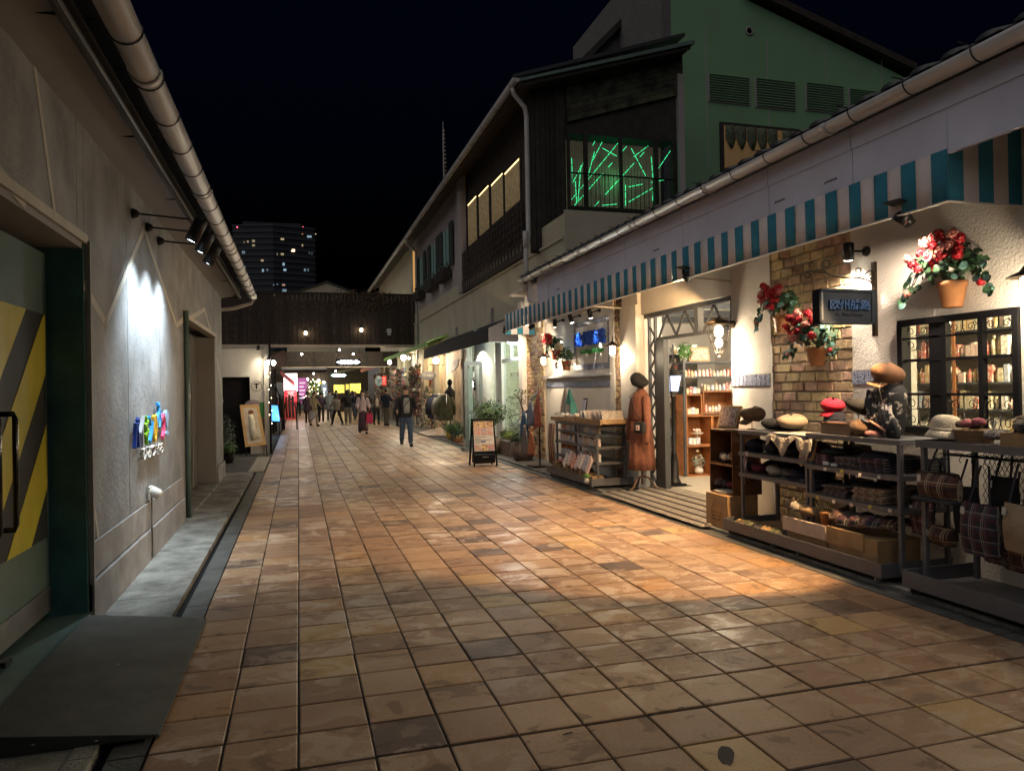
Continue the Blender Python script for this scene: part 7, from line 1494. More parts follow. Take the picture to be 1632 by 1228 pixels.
# hanging LED signs
M_led = mat('white_led', (1, 1, 1), .4, emit=9, ecol=(.85, .97, 1)); M_ledg = mat('green_white_led', (1, 1, 1), .4, emit=6, ecol=(.6, 1, .85))
for (y, u0, u1, v, m, lab) in ((37, 537, 573, 577, M_led, 'nearer hanging direction sign with round glowing symbols'), (46, 528, 551, 598, M_ledg, 'farther hanging direction sign with greenish glowing symbols')):
    a, c = at(u0, v, 'y', y), at(u1, v, 'y', y); t = thing('hanging_direction_sign', lab, 'sign', ((a.x+c.x)/2, y, a.z)); w = c.x-a.x
    MB().box(a.x-.06, c.x+.06, y, y+.08, a.z-.14, a.z+.14).build('sign_box', M_dark, t); MB().tube([(a.x, y+.04, a.z+.14), (a.x, y+.04, a.z+.7)], .012, 5).tube([(c.x, y+.04, a.z+.14), (c.x, y+.04, a.z+.7)], .012, 5).build('hanger', M_iron, t)
    for k in range(4): MB().lathe([(.095, 0), (.095, .01)], (a.x+w*(.2+.14*k), y-.005, a.z), 14, Mx).build('glowing_symbol', m, t)
    MB().lathe([(.095, 0), (.095, .01)], (a.x+w*.86, y-.005, a.z), 14, Mx).build('glowing_symbol', m, t); MB().box(a.x+w*.74, a.x+w*.755, y-.01, y-.001, a.z-.08, a.z+.08).build('divider', m, t)
    for sg, xx in ((-1, a.x+w*.04), (1, a.x+w*.97)): MB().prism([(xx+sg*.06, y-.01, a.z), (xx-sg*.04, y-.01, a.z+.06), (xx-sg*.04, y-.01, a.z-.06)], (0, .008, 0)).build('arrow', m, t)
    light(t, ((a.x+c.x)/2, y-.3, a.z), 8, (.8, .95, 1), .1)
# lamps on the gallery crossings
k = 0
for (u, v, y, pw) in ((481, 564, 38.5, 55), (541, 557, 38.5, 55), (563, 564, 38.5, 45), (500, 595, 46.4, 60), (535, 591, 46.4, 60), (490, 604, 54, 70), (516, 609, 58, 70), (508, 606, 60, 50), (517, 620, 62, 70)):
    p = at(u, v, 'y', y); k += 1; globe(p.x, p.y, p.z, 'small ceiling lamp, the %s of those glowing over the covered part of the street' % ('first', 'second', 'third', 'fourth', 'fifth', 'sixth', 'seventh', 'eighth', 'ninth')[k-1], pw*1.3, r=.05 if v < 600 else .09, rod=False)
# ================================================================ LEFT SIDE BEYOND THE GREY BUILDING
MB().box(-8, TX0-.01, 15.62, 20.3, -.05, .0).build('side_passage', mat('passage_paving', (.07, .068, .062), .8, bump=.6, bscale=60), kind='structure')
tp = thing('tactile_paving', 'pale tactile paving strip of raised dots at the end of the grey building', 'tactile paving', (-.84, 17.4, 0)); M_tac = mat('pale_tactile', (.42, .38, .31), .7)
for k in range(11): MB().box(-1.0, -.70, 15.75+k*.31, 16.05+k*.31, .001, .012).build('slab', M_tac, tp)
for k in range(11):
    d_ = MB()
    for i in range(5):
        for j in range(5): d_.lathe([(.018, 0), (.014, .006), (0, .006)], (-.97+i*.06, 15.78+k*.31+j*.06, .012), 6)
    d_.build('dots', M_tac, tp)
wb = thing('white_side_building', 'low white building with an emblem and dark opening beyond the grey one', 'building', (-2.5, 21, 0)); M_ww = mat('off_white_wall', (.46, .45, .42), .7, var=.06)
MB().box(-1.22, -.80, 20.4, 20.5, 0, 2.76).box(-4, -1.22, 20.4, 20.5, 2.02, 2.76).build('wall', M_ww, wb); MB().box(-4, -.78, 20.36, 20.42, 2.77, 2.82).build('coping', M_soff, wb); MB().box(-.90, -.78, 20.501, 21.6, 0, 2.76).build('wall', M_ww, wb)
MB().box(-4, -1.22, 20.6, 20.65, 0, 2.02).build('dark_opening', M_dark, wb); MB().box(-.86, -.74, 20.30, 20.39, 0, 2.8).build('corner_post', M_ww, wb)
q = at(425, 575, 'y', 20.35)
em = at(409, 615, 'y', 20.39); MB().tube([(em.x+.13*math.cos(a*PI/12)*1.0, em.y, em.z+.13*math.sin(a*PI/12)) for a in range(24)], .006, 5, closed=True).build('emblem_ring', M_blk, wb); fit_text('T', (em.x-.065, em.y-.004, em.z-.075), (1, 0, 0), .13, .15, M_dark, 'emblem_letter', wb, depth=.01, bold=.03)
MB().lathe([(.17, 0), (.14, .09), (.08, .13), (0, .14)], (-1.35, 20.38, 1.3), 18, Mx @ Matrix.Scale(1, 3)).build('painted_macaron', mat('mauve_print', (.30, .22, .24), .7), wb) if 0 else MB().lathe([(.20, 0), (.20, .006)], (-1.15, 20.392, 1.30), 20, Mx, sy=.6).build('printed_disc', mat('mauve_print', (.26, .20, .23), .7), wb)
MB().box(-.98, -.86, 20.385, 20.398, .95, 1.35).build('printed_patch', mat('green_print', (.05, .22, .06), .7), wb); MB().box(-1.0, -.86, 20.385, 20.398, .2, .94).build('printed_patch', mat('brown_print2', (.30, .2, .12), .7, var=.3, scale=5), wb)
p = at(412, 553, 'y', 20.2); t = thing('wall_downlight', 'small round wall lamp throwing a warm cone on the white wall above the emblem', 'lamp', (p.x, 20.38, p.z)); MB().lathe([(.05, -.08), (.055, -.08), (.04, .04), (0, .06)], (p.x, 20.2, p.z), 14, caps=False).build('lamp_head', M_iron, t); MB().tube([(p.x, 20.2, p.z+.03), (p.x, 20.39, p.z+.03)], .012, 5).build('arm', M_iron, t); light(t, (p.x, 20.22, p.z-.14), 13, (1, .88, .66), .03, 90, (p.x, 20.36, p.z-1), .6)
ab = thing('poster_board', 'tilted orange framed poster board with a pale figure painting before the white wall', 'signboard', (-1.2, 20.0, 0)); M_or = mat('orange_board', (.62, .36, .13), .6, var=.15, scale=4, emit=.06, ecol=(1, .6, .25))
c4 = [at(382, 645, 'y', 20.05), at(412, 644, 'y', 20.05), at(424, 708, 'y', 19.75), at(391, 712, 'y', 19.75)]
MB().prism(c4, (0, .04, 0)).build('panel', M_or, ab)
def bil(s_, t_): a_ = c4[0].lerp(c4[1], s_); b_ = c4[3].lerp(c4[2], s_); return a_.lerp(b_, t_)-Vector((0, .004, 0))
MB().prism([bil(.14, .08), bil(.86, .08), bil(.86, .93), bil(.14, .93)], (0, .003, 0)).build('poster', mat('pale_poster', (.62, .54, .42), .6, var=.25, scale=7, col2=(.52, .38, .24), emit=.05, ecol=(1, .85, .6)), ab)
MB().tube([bil(.5, .25), bil(.52, .4), bil(.46, .6), bil(.55, .85)], [.04, .07, .08, .12], 8).build('painted_figure', M_whp, ab); MB().ell(bil(.52, .2), (.07, .012, .08), 10, 6).build('painted_hair', mat('auburn_print', (.35, .16, .06), .7), ab)
for q0, q1 in ((c4[3], c4[3]+Vector((.02, 0, -c4[3].z))), (c4[2], c4[2]+Vector((.02, 0, -c4[2].z))), (c4[0], (c4[0].x, 20.35, 0))): MB().beam(q0, q1, .03, .03).build('leg', M_iron, ab)
bush((-1.72, 18.4, .62), (.30, .5, .45), 1500, M_green2, 'tall dark evergreen shrub at the corner of the grey building', 'shrub', .028, pot=(.2, .25, M_dark), seed=31); bush((-1.55, 17.6, .36), (.24, .24, .16), 600, M_green1, 'small light green pot plant in front of the evergreen shrub', 'potted_plant', .025, pot=(.15, .22, M_dark), seed=32)
# blue LED board, bracket lanterns, hex frame
t = thing('blue_led_board', 'glowing blue LED menu board on a stand beside the left shops', 'signboard', (-.85, 29.5, 0)); MB().prism([(-1.08, 29.5, .47), (-.66, 29.4, .45), (-.74, 29.6, 1.15), (-1.08, 29.6, 1.17)], (0, .05, 0)).build('frame', M_dark, t)
MB().prism([(-1.04, 29.48, .52), (-.70, 29.38, .50), (-.77, 29.58, 1.10), (-1.04, 29.58, 1.12)], (0, .008, 0)).build('lit_face', mat('blue_led', (.1, .3, .8), .4, emit=1.4, ecol=(.12, .45, 1), var=.3, scale=9), t); MB().box(-1.06, -1.02, 29.5, 29.9, 0, .5).box(-.74, -.70, 29.4, 29.9, 0, .5).build('leg', M_iron, t); light(t, (-.75, 29.2, .8), 14, (.4, .65, 1), .1)
for k, u in enumerate((426, 436)):
    p = at(u, 578, 'y', 20.1); t = thing('bracket_lantern', ('left', 'right')[k]+' of the two bright lanterns on the corner post left of the street', 'lamp', p); MB().ell(p, (.055, .055, .07), 10, 7).build('globe', M_bulbw, t); MB().lathe([(.07, .06), (.03, .10), (0, .11)], p, 10).build('cap', M_iron, t); MB().tube([p+Vector((0, 0, .10)), (-.72, 20.1, p.z+.2), (-.72, 20.2, 2.9)], .015, 5).build('arm', M_iron, t); light(t, p-Vector((0, .12, .15)), 12, WARM, .06)
t = thing('lantern_post', 'slim post wound with tiny lights at the corner of the left shops', 'post', (-.71, 20.22, 0)); MB().tube([(-.71, 20.22, 0), (-.71, 20.22, 2.9)], .03, 8).build('pole', M_iron, t)
for q in range(16): MB().ell((-.71+.035*math.cos(q*2), 20.2+.035*math.sin(q*2), .8+q*.11), (.009, .009, .009), 5, 3).build('tiny_light', M_bulb, t)
t = thing('hexagon_frame_sign', 'dark red hexagonal bracket frame jutting from the left under the footbridge', 'sign', (-.5, 21, 2.6)); hp = [at(u, v, 'y', 20.9) for u, v in ((425, 570), (436, 565), (452, 558), (458, 572), (452, 583), (430, 590))]
MB().tube(hp, .015, 6, closed=True).build('rim', M_bz, t); MB().prism(hp, (0, .03, 0)).build('panel', mat('dull_red_panel', (.03, .012, .012), .7), t)
# left shops: dark fascia with lettering, bright red stall, purple banner
ls = thing('left_shop_row', 'row of lit shops on the left side beyond the white building', 'building', (-2, 45, 0))
MB().box(-4, -.9, 30.02, 30.1, 0, 3.2).box(-4, -1.0, 30.1, 60, 3.0, 3.1).build('wall', M_wood, ls); MB().box(-3.9, -3.8, 30.1, 70, 0, 3.0).build('back_wall', mat('warm_pink_wall', (.5, .28, .22), .8), ls)
pn = thing('dark_shop_fascia', 'charcoal shop panel with pale lettering on the left', 'sign', (-1.0, 32, 1.9)); a_, c_ = at(412, 590, 'y', 31.5), at(441, 640, 'y', 31.5); MB().box(a_.x, c_.x, 31.5, 31.55, 0, a_.z+.4).build('panel', M_blk, pn); fit_text('The Selection', (a_.x+.1, 31.49, c_.z+.62), (1, 0, 0), (c_.x-a_.x)*.8, .16, M_white, 'lettering', pn, depth=.01)
t = thing('arched_clothes_stand', 'arched stand hung with clothes and straps by the left shops', 'clothes stand', (-.75, 33, 0))
for (cx_, z_) in ((-.95, 1.7), (-.35, 1.25)): MB().tube([(cx_-.25, 33, .0), (cx_-.28, 33, z_*.6), (cx_-.15, 33, z_), (cx_+.05, 33, z_+.08), (cx_+.24, 33, z_*.75), (cx_+.28, 33, 0)], .035, 6).build('hoop', M_blk, t)
for q in range(8): MB().tube([(-1.15+q*.13, 33, 1.5-.05*(q % 3)), (-1.16+q*.13, 33, 1.0), (-1.13+q*.13, 33, .5)], .05, 6).build('garment', random.choice((F_tw, F_br, M_g[2], M_g[0], F_bk)), t)
st = thing('red_stall', 'bright white and red lit stall with a red notice board on the left', 'stall', (-.3, 45, 0)); 
def yq(u0, v0, u1, v1, y, m, nm, par, th=.06): a_, c_ = at(u0, v0, 'y', y), at(u1, v1, 'y', y); return MB().box(a_.x, c_.x, y, y+th, c_.z, a_.z).build(nm, m, par)
yq(452, 595, 474, 623, 45.2, mat('lit_white_panel', (1, 1, 1), .5, emit=2.6, ecol=(1, .85, .82)), 'lit_panel', st); yq(453, 621, 473, 640, 44.8, mat('lit_red_notice', (.5, .02, .03), .5, emit=.5, ecol=(1, .06, .10)), 'notice', st); yq(441, 640, 473, 668, 45.0, mat('red_counter', (.4, .05, .05), .6, emit=.15, ecol=(1, .1, .1)), 'counter', st)
for k in range(5): yq(457+(k % 2)*2, 624+k*3, 469-(k % 2)*2, 625.2+k*3, 44.75, M_white, 'notice_line', st, .02)
a_, c_ = at(447, 590, 'y', 44), at(470, 608, 'y', 44); MB().prism([a_, c_, c_-Vector((0, 0, .3)), a_-Vector((0, 0, .22))], (0, 3, 0)).build('awning_cloth', mat('pinkish_red_cloth', (.5, .10, .10), .7, emit=.1, ecol=(1, .3, .3)), st); light(st, (.0, 44, 1.9), 120, (1, .8, .75), .2)
pb2 = thing('purple_banner', 'lit purple pink banner with pale lines beyond the red stall', 'banner', (.3, 52, 0)); yq(474, 602, 490, 642, 52, mat('lit_purple', (.4, .1, .35), .5, emit=.35, ecol=(.9, .25, .7)), 'cloth', pb2); yq(473, 600, 474, 668, 52, M_iron, 'pole', pb2)
for k in range(5): yq(477, 609+k*6, 486-(k % 2)*2, 611+k*6, 51.9, mat('lit_pale_line', (1, 1, 1), .5, emit=.7, ecol=(1, .8, 1)), 'banner_line', pb2)
xt = thing('lit_tree', 'small tree wound with white and gold lights in the middle distance', 'tree', (1.0, 48, 0)); MB().tube([(.95, 48, 0), (.95, 48, 2.2)], .05, 6).build('trunk', MT['bark'], xt); b = MB()
for q in range(500): f = random.random(); a = random.uniform(0, 6.28); r_ = .5*math.sin(PI*min(1, f*.8+.2))+.05; leaf(b, Vector((.95+r_*math.cos(a), 48+r_*math.sin(a), .8+1.6*f)), nrm((math.cos(a), math.sin(a), .3)), .06, 5)
b.build('crown', M_green1, xt)
for q in range(34): f = random.random(); a = random.uniform(PI, 2*PI); r_ = .55*math.sin(PI*min(1, f*.8+.2))+.08; MB().ell((.95+r_*math.cos(a), 48+r_*math.sin(a), .8+1.6*f), (.022, .022, .022), 5, 3).build('tiny_light', M_bulb, xt)
# far shops on the right, yellow lit, and the closing facade
fs = thing('yellow_lit_shops', 'far row of shops glowing yellow green at the right of the street', 'building', (4, 60, 0))
M_ysh = mat('yellow_lit_goods', (.6, .55, .1), .6, var=.5, scale=3.2, emit=1.15, ecol=(.9, .72, .12), col2=(.05, .07, .02), thr=(.42, .55)); 
for k, (u0, u1, v0, v1, y) in enumerate(((532, 549, 613, 626, 58), (551, 557, 612, 624, 56), (558, 575, 611, 626, 52))): yq(u0, v0, u1, v1, y, M_ysh, 'lit_display', fs)
MB().box(2.2, 5.4, 60, 60.2, 0, 3.6).build('dark_front', M_wood2, fs); MB().prism([(2.6, 52, 3.0), (5.3, 52, 3.4), (5.3, 52, 3.5), (2.6, 52, 3.1)], (0, 8, 0)).build('dark_canopy', M_wood2, fs)
for k, (x, y, lab) in enumerate(((3.6, 51.0, 'nearer'), (2.9, 57.0, 'farther'))): light(fs, (x, y, 2.2), 90, (1, .85, .35), .2)
ef = thing('end_facade', 'pale lit facade closing the far end of the street', 'building', (1, 75, 0)); MB().box(-8, 12, 75, 75.3, 0, 4.4).build('wall', mat('pale_end_wall', (.5, .5, .48), .7, var=.15, scale=.6), ef)
for (u0, v0, u1, v1, m) in ((496, 606, 512, 612, MT['yellow_lit_goods']), (497, 616, 507, 624, mat('yellow_sign', (.7, .6, .1), .5, emit=.8, ecol=(.95, .8, .15))), (512, 612, 530, 640, mat('pale_blue_lit', (.6, .7, .8), .5, emit=.22, ecol=(.7, .85, 1))), (484, 612, 496, 640, mat('warm_lit', (.8, .6, .4), .5, emit=.35, ecol=(1, .7, .4)))): yq(u0, v0, u1, v1, 74.8, m, 'lit_shop_window', ef)
light(ef, (1.5, 70, 3.2), 300, (1, .9, .8), .3); light(ef, (-.5, 62, 3.0), 200, (1, .8, .6), .3)
# ================================================================ PEOPLE
M_skin = mat('skin', (.48, .28, .19), .55, var=.04); M_hairb = mat('black_hair', (.012, .010, .009), .45); M_hairbr = mat('dark_brown_hair', (.045, .022, .012), .45)
def skin_mesh(V, E, Rr, root=0, sub=1):
    me = bpy.data.meshes.new('s'); me.from_pydata(V, E, []); o = bpy.data.objects.new('s', me); C.objects.link(o)
    md = o.modifiers.new('skin', 'SKIN'); md.use_smooth_shade = True; md.branch_smoothing = .4
    sv = me.skin_vertices[0].data
    for i, r in enumerate(Rr):
        rr = r if isinstance(r, tuple) else (r, r); sv[i].radius = rr; sv[i].use_root = (i == root)
    s2 = o.modifiers.new('sub', 'SUBSURF'); s2.levels = sub; s2.render_levels = sub
    dg = bpy.context.evaluated_depsgraph_get(); m2 = bpy.data.meshes.new_from_object(o.evaluated_get(dg)); C.objects.unlink(o); bpy.data.objects.remove(o); return m2
def add_mesh(nm, me, m, par, Mw):
    me.materials.clear(); me.materials.append(m); me.transform(Mw)
    zs = [v.co for v in me.vertices]; O = Vector((sum(v.x for v in zs)/len(zs), sum(v.y for v in zs)/len(zs), min(v.z for v in zs)))
    me.transform(Matrix.Translation(-O)); 
    for p in me.polygons: p.use_smooth = True
    return place(nm, me, O, par)
def M3(c): return mat('cloth_%02d_%02d_%02d' % tuple(int(q*99) for q in c), c, .85, var=.18, scale=7, bump=.3, bscale=90)
def person(x, y, h, face, lab, top=(.02, .02, .02), bot=(.05, .06, .1), shirt=None, hair='short', hairm=None, stride=.25, arms=((.12, .05), (.12, -.05)), skirt=False, coat=False, bag=None, sleeve=None, wide=1., lean=0, detail=True, shoes=(.02, .02, .02), pack=None, botw=1., elbow=None):
    """facing -y when face=0; height h; stride = foot spread along the walking direction"""
    s = h/1.72; t = thing('person', lab, 'person', (x, y, 0)); Mw = Matrix.Translation((x, y, 0)) @ Matrix.Rotation(face, 4, 'Z') @ Matrix.Scale(s, 4)
    f = stride
    hip = .90; J = {}
    V = [(0, 0, .94), (0, -.01, 1.10), (0, -.005-lean*.5, 1.26), (0, -lean, 1.40), (0, -.01-lean, 1.48), (0, -.03-lean, 1.56), (0, -.035-lean, 1.64)]
    Rr = [(.13*wide, .10), (.12*wide, .09), (.145*wide, .10), (.13*wide, .085), (.052, .052), (.082, .098), (.084, .10)]
    E = [(0, 1), (1, 2), (2, 3), (3, 4), (4, 5), (5, 6)]
    def add(p, r, par): V.append(p); Rr.append(r); E.append((par, len(V)-1)); return len(V)-1
    legs = []
    for sg in (-1, 1):
        fy = -f*.5*sg; a = add((.09*sg, 0, .88), .085, 0); kn = add((.10*sg, fy*.45-(.05 if fy < 0 else -.0), .49), .058, a); an = add((.10*sg, fy+(.06 if fy > 0 else 0), .09+(.03 if fy > 0 and f > .2 else 0)), .038, kn); to = add((.115*sg, fy-.13, .045), .032, an); legs.append((a, kn, an, to))
    armsI = []
    for sg, (fw, out) in ((-1, arms[0]), (1, arms[1])):
        e_ = elbow[0 if sg < 0 else 1] if elbow else .15
        a = add((.175*sg*wide, -lean, 1.38), .052, 3); el = add((.235*sg*wide+abs(out)*sg*.4, -fw*.5-lean, 1.12), .040, a); wr = add((.24*sg*wide+abs(out)*sg*.5, -fw-e_-lean*.6, .90+e_*.9), .030, el); hd = add((.235*sg*wide+abs(out)*sg*.5, -fw-e_-.02-lean*.6, .83+e_*1.0), (.032, .022), wr); armsI.append((a, el, wr, hd))
    add_mesh('body', skin_mesh(V, E, Rr), M_skin, t, Mw)
    # upper garment: torso loft and sleeves
    hemz = .84 if not coat else .60; b = MB(); n = 20
    secs = [(hemz, .170 if not coat else .205, .130 if not coat else .17), (1.0, .160, .122), (1.12, .152, .112), (1.26, .168, .118), (1.36, .178, .112), (1.42, .150, .095), (1.465, .092, .078), (1.50, .068, .066)]
    rows = []
    for z, rx, ry in secs:
        ly_ = -lean*max(0, (z-.95)/.45) if z < 1.40 else -lean; row = []
        for k in range(n+1):
            a = 2*PI*k/n; ca, sa = math.cos(a), math.sin(a); row.append((rx*wide*math.copysign(abs(ca) ** .85, ca)*(1+.025*math.sin(a*5+z*9)), ly_+ry*math.copysign(abs(sa) ** .9, sa)*(1+.03*math.sin(a*4+z*14)), z))
        rows.append(row)
    b.grid(rows); b.v = [tuple(Mw @ Vector(p)) for p in b.v]; b.build('jacket' if shirt else 'top', M3(top), t, solid=.008, subd=1)
    for (a, el, wr, hd) in armsI:
        pa, pe, pw = Vector(V[a]), Vector(V[el]), Vector(V[wr]); k = 1.25 if sleeve else 1.0; b = MB()
        b.tube([pa+Vector((-pa.x*.35, 0, .02)), pa+Vector((0, 0, .0)), pa.lerp(pe, .5), pe, pe.lerp(pw, .5), pw], [.062, .070*k, .064*k, .058*k, .054*k*k, .042*k], 12); b.v = [tuple(Mw @ Vector(p)) for p in b.v]; b.build('sleeve', M3(top), t, subd=1)
    if shirt:
        b = MB(); rows = []
        for i in range(6): z = 1.40-.44*i/5; w = .075+.035*math.sin(i*.6); rows.append([(w*math.sin(-1.1+2.2*k/8), -.105-.045*math.cos(-1.1+2.2*k/8)-lean*.8, z) for k in range(9)])
        b.grid(rows); o_ = b; o_.v = [tuple(Mw @ Vector(p)) for p in o_.v]; o_.build('shirt_front', M3(shirt), t, solid=.004)
    # lower garment
    if skirt:
        b = MB(); n = 20; rows = []
        for (z, rx, ry) in ((1.02, .125, .105), (.85, .17, .14), (.55, .19, .16), (.30, .20, .17), (.12, .205, .18)): rows.append([(rx*wide*math.cos(2*PI*k/n)*(1+.05*math.sin(k*3)), ry*math.sin(2*PI*k/n)*(1+.05*math.sin(k*3)), z) for k in range(n+1)])
        b.grid(rows); b.v = [tuple(Mw @ Vector(p)) for p in b.v]; b.build('skirt', M3(bot), t, solid=.006)
    else:
        b = MB(); n = 18
        b.grid([[(rx*wide*math.cos(2*PI*k/n), ry*math.sin(2*PI*k/n), z) for k in range(n+1)] for z, rx, ry in ((1.03, .140, .108), (.95, .155, .118), (.86, .160, .122), (.80, .13, .10))])
        for (a, kn, an, to) in legs:
            pa, pk, pn_ = Vector(V[a]), Vector(V[kn]), Vector(V[an]); b.tube([pa+Vector((0, 0, .02)), pa.lerp(pk, .35), pk, pk.lerp(pn_, .5), pn_+Vector((0, .01, -.045))], [.092*botw, .088*botw, .068*botw, .064*botw, .060*botw], 12)
        b.v = [tuple(Mw @ Vector(p)) for p in b.v]; b.build('trousers', M3(bot), t, subd=1)
    for (a, kn, an, to) in legs:
        b = MB(); c = Vector(V[an]); b.ell((c.x*1.05, c.y-.06, c.z-.03 if c.z > .1 else .045), (.052, .14, .058), 12, 7, z0=-.75); b.v = [tuple(Mw @ Vector(p)) for p in b.v]; b.build('shoe', M3(shoes), t)
    # hair
    hc = Vector((0, -.035-lean, 1.655)); hm = hairm or M_hairb; b = MB()
    b.ell(hc+Vector((0, .022, .030)), (.087, .096, .086), 14, 9, z0=-.02)
    b.ell(hc+Vector((0, .045, -.015)), (.084, .062, .085), 12, 8)
    if hair == 'long':
        for sg in (-1, 1): b.tube([hc+Vector((sg*.068, .0, .04)), hc+Vector((sg*.082, -.005, -.06)), hc+Vector((sg*.088, -.04, -.19)), hc+Vector((sg*.085, -.065, -.32))], [.028, .034, .036, .014], 8)
        b.ell(hc+Vector((0, .06, -.12)), (.085, .04, .16), 12, 7)
    if hair == 'bun': b.ell(hc+Vector((0, .09, .06)), (.04, .04, .04), 8, 6)
    if hair == 'cap': b.ell(hc+Vector((0, .0, .045)), (.088, .10, .06), 14, 7, z0=-.1)
    b.v = [tuple(Mw @ Vector(p)) for p in b.v]; b.build('hair', hm, t)
    if detail:
        b = MB(); b.ell(hc+Vector((0, -.088, -.03)), (.011, .014, .020), 8, 5)
        for sg in (-1, 1): b.ell(hc+Vector((sg*.075, .0, -.02)), (.010, .018, .028), 8, 5)
        b.v = [tuple(Mw @ Vector(p)) for p in b.v]; b.build('nose_and_ears', M_skin, t)
        b = MB()
        for sg in (-1, 1): b.ell(hc+Vector((sg*.030, -.079, -.002)), (.010, .006, .005), 8, 4); b.ell(hc+Vector((sg*.030, -.078, .018)), (.016, .006, .003), 8, 4)
        b.v = [tuple(Mw @ Vector(p)) for p in b.v]; b.build('eyes', M_hairb, t)
        b = MB(); b.ell(hc+Vector((0, -.080, -.064)), (.020, .006, .005), 8, 4); b.v = [tuple(Mw @ Vector(p)) for p in b.v]; b.build('mouth', mat('lips', (.35, .10, .09), .5), t)
        for (a, el, wr, hd) in armsI:
            b = MB(); c = Vector(V[hd])
            for q in range(4): b.tube([c+Vector((0, -.02+q*.013, .0)), c+Vector((.002, -.024+q*.013, -.035)), c+Vector((-.004, -.022+q*.012, -.062+.006*abs(q-1.5)))], [.0075, .007, .005], 5)
            b.tube([c+Vector((0, -.03, .02)), c+Vector((0, -.045, -.005)), c+Vector((0, -.042, -.028))], [.008, .007, .005], 5)
            b.v = [tuple(Mw @ Vector(p)) for p in b.v]; b.build('fingers', M_skin, t)
    if pack is not None: b = MB(); b.ell((0, .19-lean, 1.20), (.17, .10, .24), 14, 8, z0=-.85); b.v = [tuple(Mw @ Vector(p)) for p in b.v]; b.build('backpack', M3(pack), t)
    return t, Mw, V, armsI
def carry(P_, side, col, lab, w=.26, h=.34, nm='shopping_bag'):
    t, Mw, V, A = P_; p = Mw @ Vector(V[A[side][3]]); b = thing(nm, lab, 'bag', (p.x, p.y, p.z-.07-h-.1))
    MB().prism([(p.x-w/2, p.y-.05, p.z-.17-h), (p.x+w/2, p.y-.05, p.z-.17-h), (p.x+w/2*.92, p.y-.04, p.z-.17), (p.x-w/2*.92, p.y-.04, p.z-.17)], (0, .10, 0)).build('bag_body', M3(col), b, bevel=.006)
    MB().tube([(p.x-w*.22, p.y, p.z-.17), (p.x-.015, p.y, p.z-.055), (p.x+.015, p.y, p.z-.055), (p.x+w*.22, p.y, p.z-.17)], .005, 5).build('handle', M3(col), b)
P1 = person(2.94, 21.0, 1.70, .02, 'man in a black jacket, grey t-shirt and blue jeans walking towards the viewer', top=(.012, .011, .013), bot=(.055, .085, .14), shirt=(.30, .29, .26), hairm=M_hairbr, stride=.34, arms=((.04, .03), (.04, .03)), wide=1.12, botw=1.15, shoes=(.03, .03, .03))
b = MB(); b.tube([Vector((.13, -.10, 1.42)), Vector((.03, -.165, 1.30)), Vector((-.10, -.165, 1.12)), Vector((-.15, -.10, 1.0))], .010, 6); b.v = [tuple(P1[1] @ Vector(p)) for p in b.v]; b.build('bag_strap', F_bk, label='thin dark strap across the chest of the man in jeans', cat='strap')
P2 = person(2.31, 28.0, 1.63, .08, 'long haired woman in a pale pink blouse and dark wide trousers walking forward', top=(.42, .33, .33), bot=(.05, .022, .03), hair='long', stride=.22, sleeve=True, skirt=True, wide=.92, arms=((.02, .02), (.02, .02)))
carry(P2, 1, (.45, .02, .09), 'crimson shopping bag held by the woman in the pink blouse', .24, .36)
P3 = person(.68, 35.4, 1.55, .5, 'woman in a beige coat and cream trousers carrying bags on the left of the crowd', top=(.36, .29, .17), bot=(.46, .38, .25), hair='short', hairm=M_hairbr, stride=.3, wide=.95, coat=False)
carry(P3, 0, (.5, .48, .5), 'white shopping bag carried by the woman in beige', .3, .36)
P4 = person(1.72, 35.3, 1.48, PI+.5, 'person in a grey top and black trousers striding away', top=(.28, .24, .19), bot=(.015, .015, .02), stride=.75, lean=.05, shoes=(.5, .48, .45), hair='long')
person(2.34, 37.1, 1.66, PI, 'person with a dark green backpack and grey trousers seen from behind', top=(.018, .018, .022), bot=(.20, .19, .16), pack=(.012, .02, .018), wide=1.2, botw=1.25, hair='long', shoes=(.3, .28, .25), stride=.1)
person(1.62, 41, 1.68, PI-.1, 'man in a light blue grey coat walking away in the crowd', top=(.19, .22, .24), bot=(.10, .13, .16), coat=True, wide=1.12, stride=.2, shoes=(.4, .4, .4))
person(3.85, 33.9, 1.68, PI-.6, 'man in a navy sweater and khaki trousers looking at the stalls', top=(.015, .02, .035), bot=(.17, .15, .11), wide=1.12, stride=.12, elbow=(.3, .3))
person(3.55, 35.4, 1.50, .2, 'woman in a dark coat and pale vest standing by the navy sweater man', top=(.06, .035, .03), bot=(.015, .015, .02), shirt=(.4, .33, .25), hair='long', stride=.1, elbow=(.28, .28))
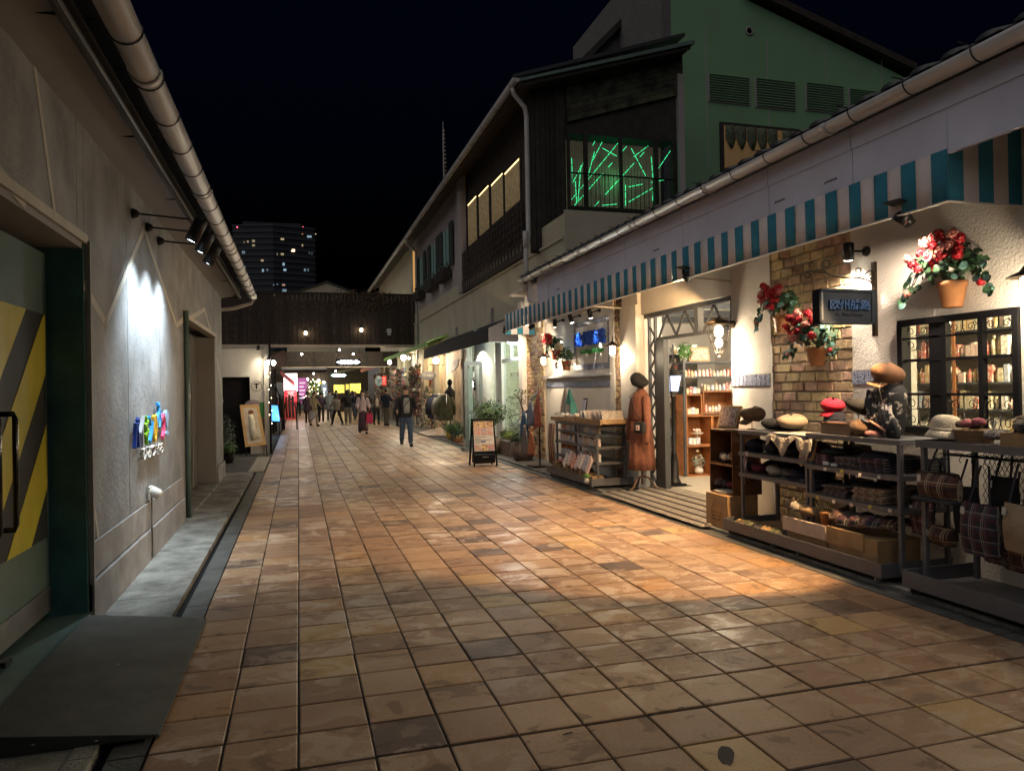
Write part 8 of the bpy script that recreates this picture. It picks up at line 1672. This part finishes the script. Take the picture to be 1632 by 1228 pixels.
person(3.25, 36.6, 1.55, .3, 'dark haired woman half hidden behind the pink bloused woman', top=(.03, .02, .03), bot=(.02, .02, .02), hair='long', stride=.1)
person(4.25, 33.2, 1.50, PI-.9, 'person with reddish hair in dark clothes bending over the souvenir stand', top=(.05, .05, .045), bot=(.03, .025, .022), hairm=mat('reddish_hair', (.22, .06, .03), .6), stride=.15, lean=.12, coat=True, wide=1.15)
person(-.02, 52, 1.62, 0, 'person in a dark suit walking near the purple banner', top=(.015, .014, .017), bot=(.015, .014, .017), shirt=(.4, .25, .25), stride=.2, hairm=M_hairbr)
person(1.15, 40.2, 1.55, PI, 'person in a dark purple jacket with a shoulder bag left of the grey coat', top=(.05, .03, .05), bot=(.02, .02, .025), stride=.3, pack=(.05, .03, .06))
person(.45, 39.5, 1.58, PI-.2, 'person in a plum coat behind the woman in beige', top=(.06, .03, .05), bot=(.02, .02, .025), stride=.2, coat=True)
person(.85, 43.5, 1.62, .1, 'person in a black jacket deep in the crowd', top=(.02, .02, .02), bot=(.03, .03, .03), stride=.2)
random.seed(11)
cc = [((.03, .05, .10), 'blue'), ((.10, .09, .08), 'grey'), ((.02, .02, .02), 'black'), ((.25, .20, .15), 'tan'), ((.10, .02, .03), 'maroon'), ((.28, .27, .26), 'pale grey'), ((.04, .06, .04), 'dark green'), ((.06, .04, .03), 'brown')]
sp_ = [(2.9, 42.0, 'in front of the yellow lit shops'), (1.95, 45.5, 'beyond the striding person'), (1.1, 47.5, 'beside the lit tree'), (3.4, 47.0, 'by the far right stalls'), (2.4, 50.0, 'at the middle of the far street'), (.5, 56.0, 'at the far left'), (1.6, 58.0, 'under the last lamps'), (2.6, 61.0, 'at the far end of the street')]
for k, (x, y, where) in enumerate(sp_): person(x, y, random.uniform(1.52, 1.7), random.choice((0, PI, PI+.3)), 'distant passer-by in a %s top %s' % (cc[k][1], where), top=cc[k][0], bot=random.choice(((.02, .02, .03), (.05, .06, .09), (.12, .11, .1))), hair=random.choice(('short', 'long')), stride=random.uniform(.1, .4), detail=False)
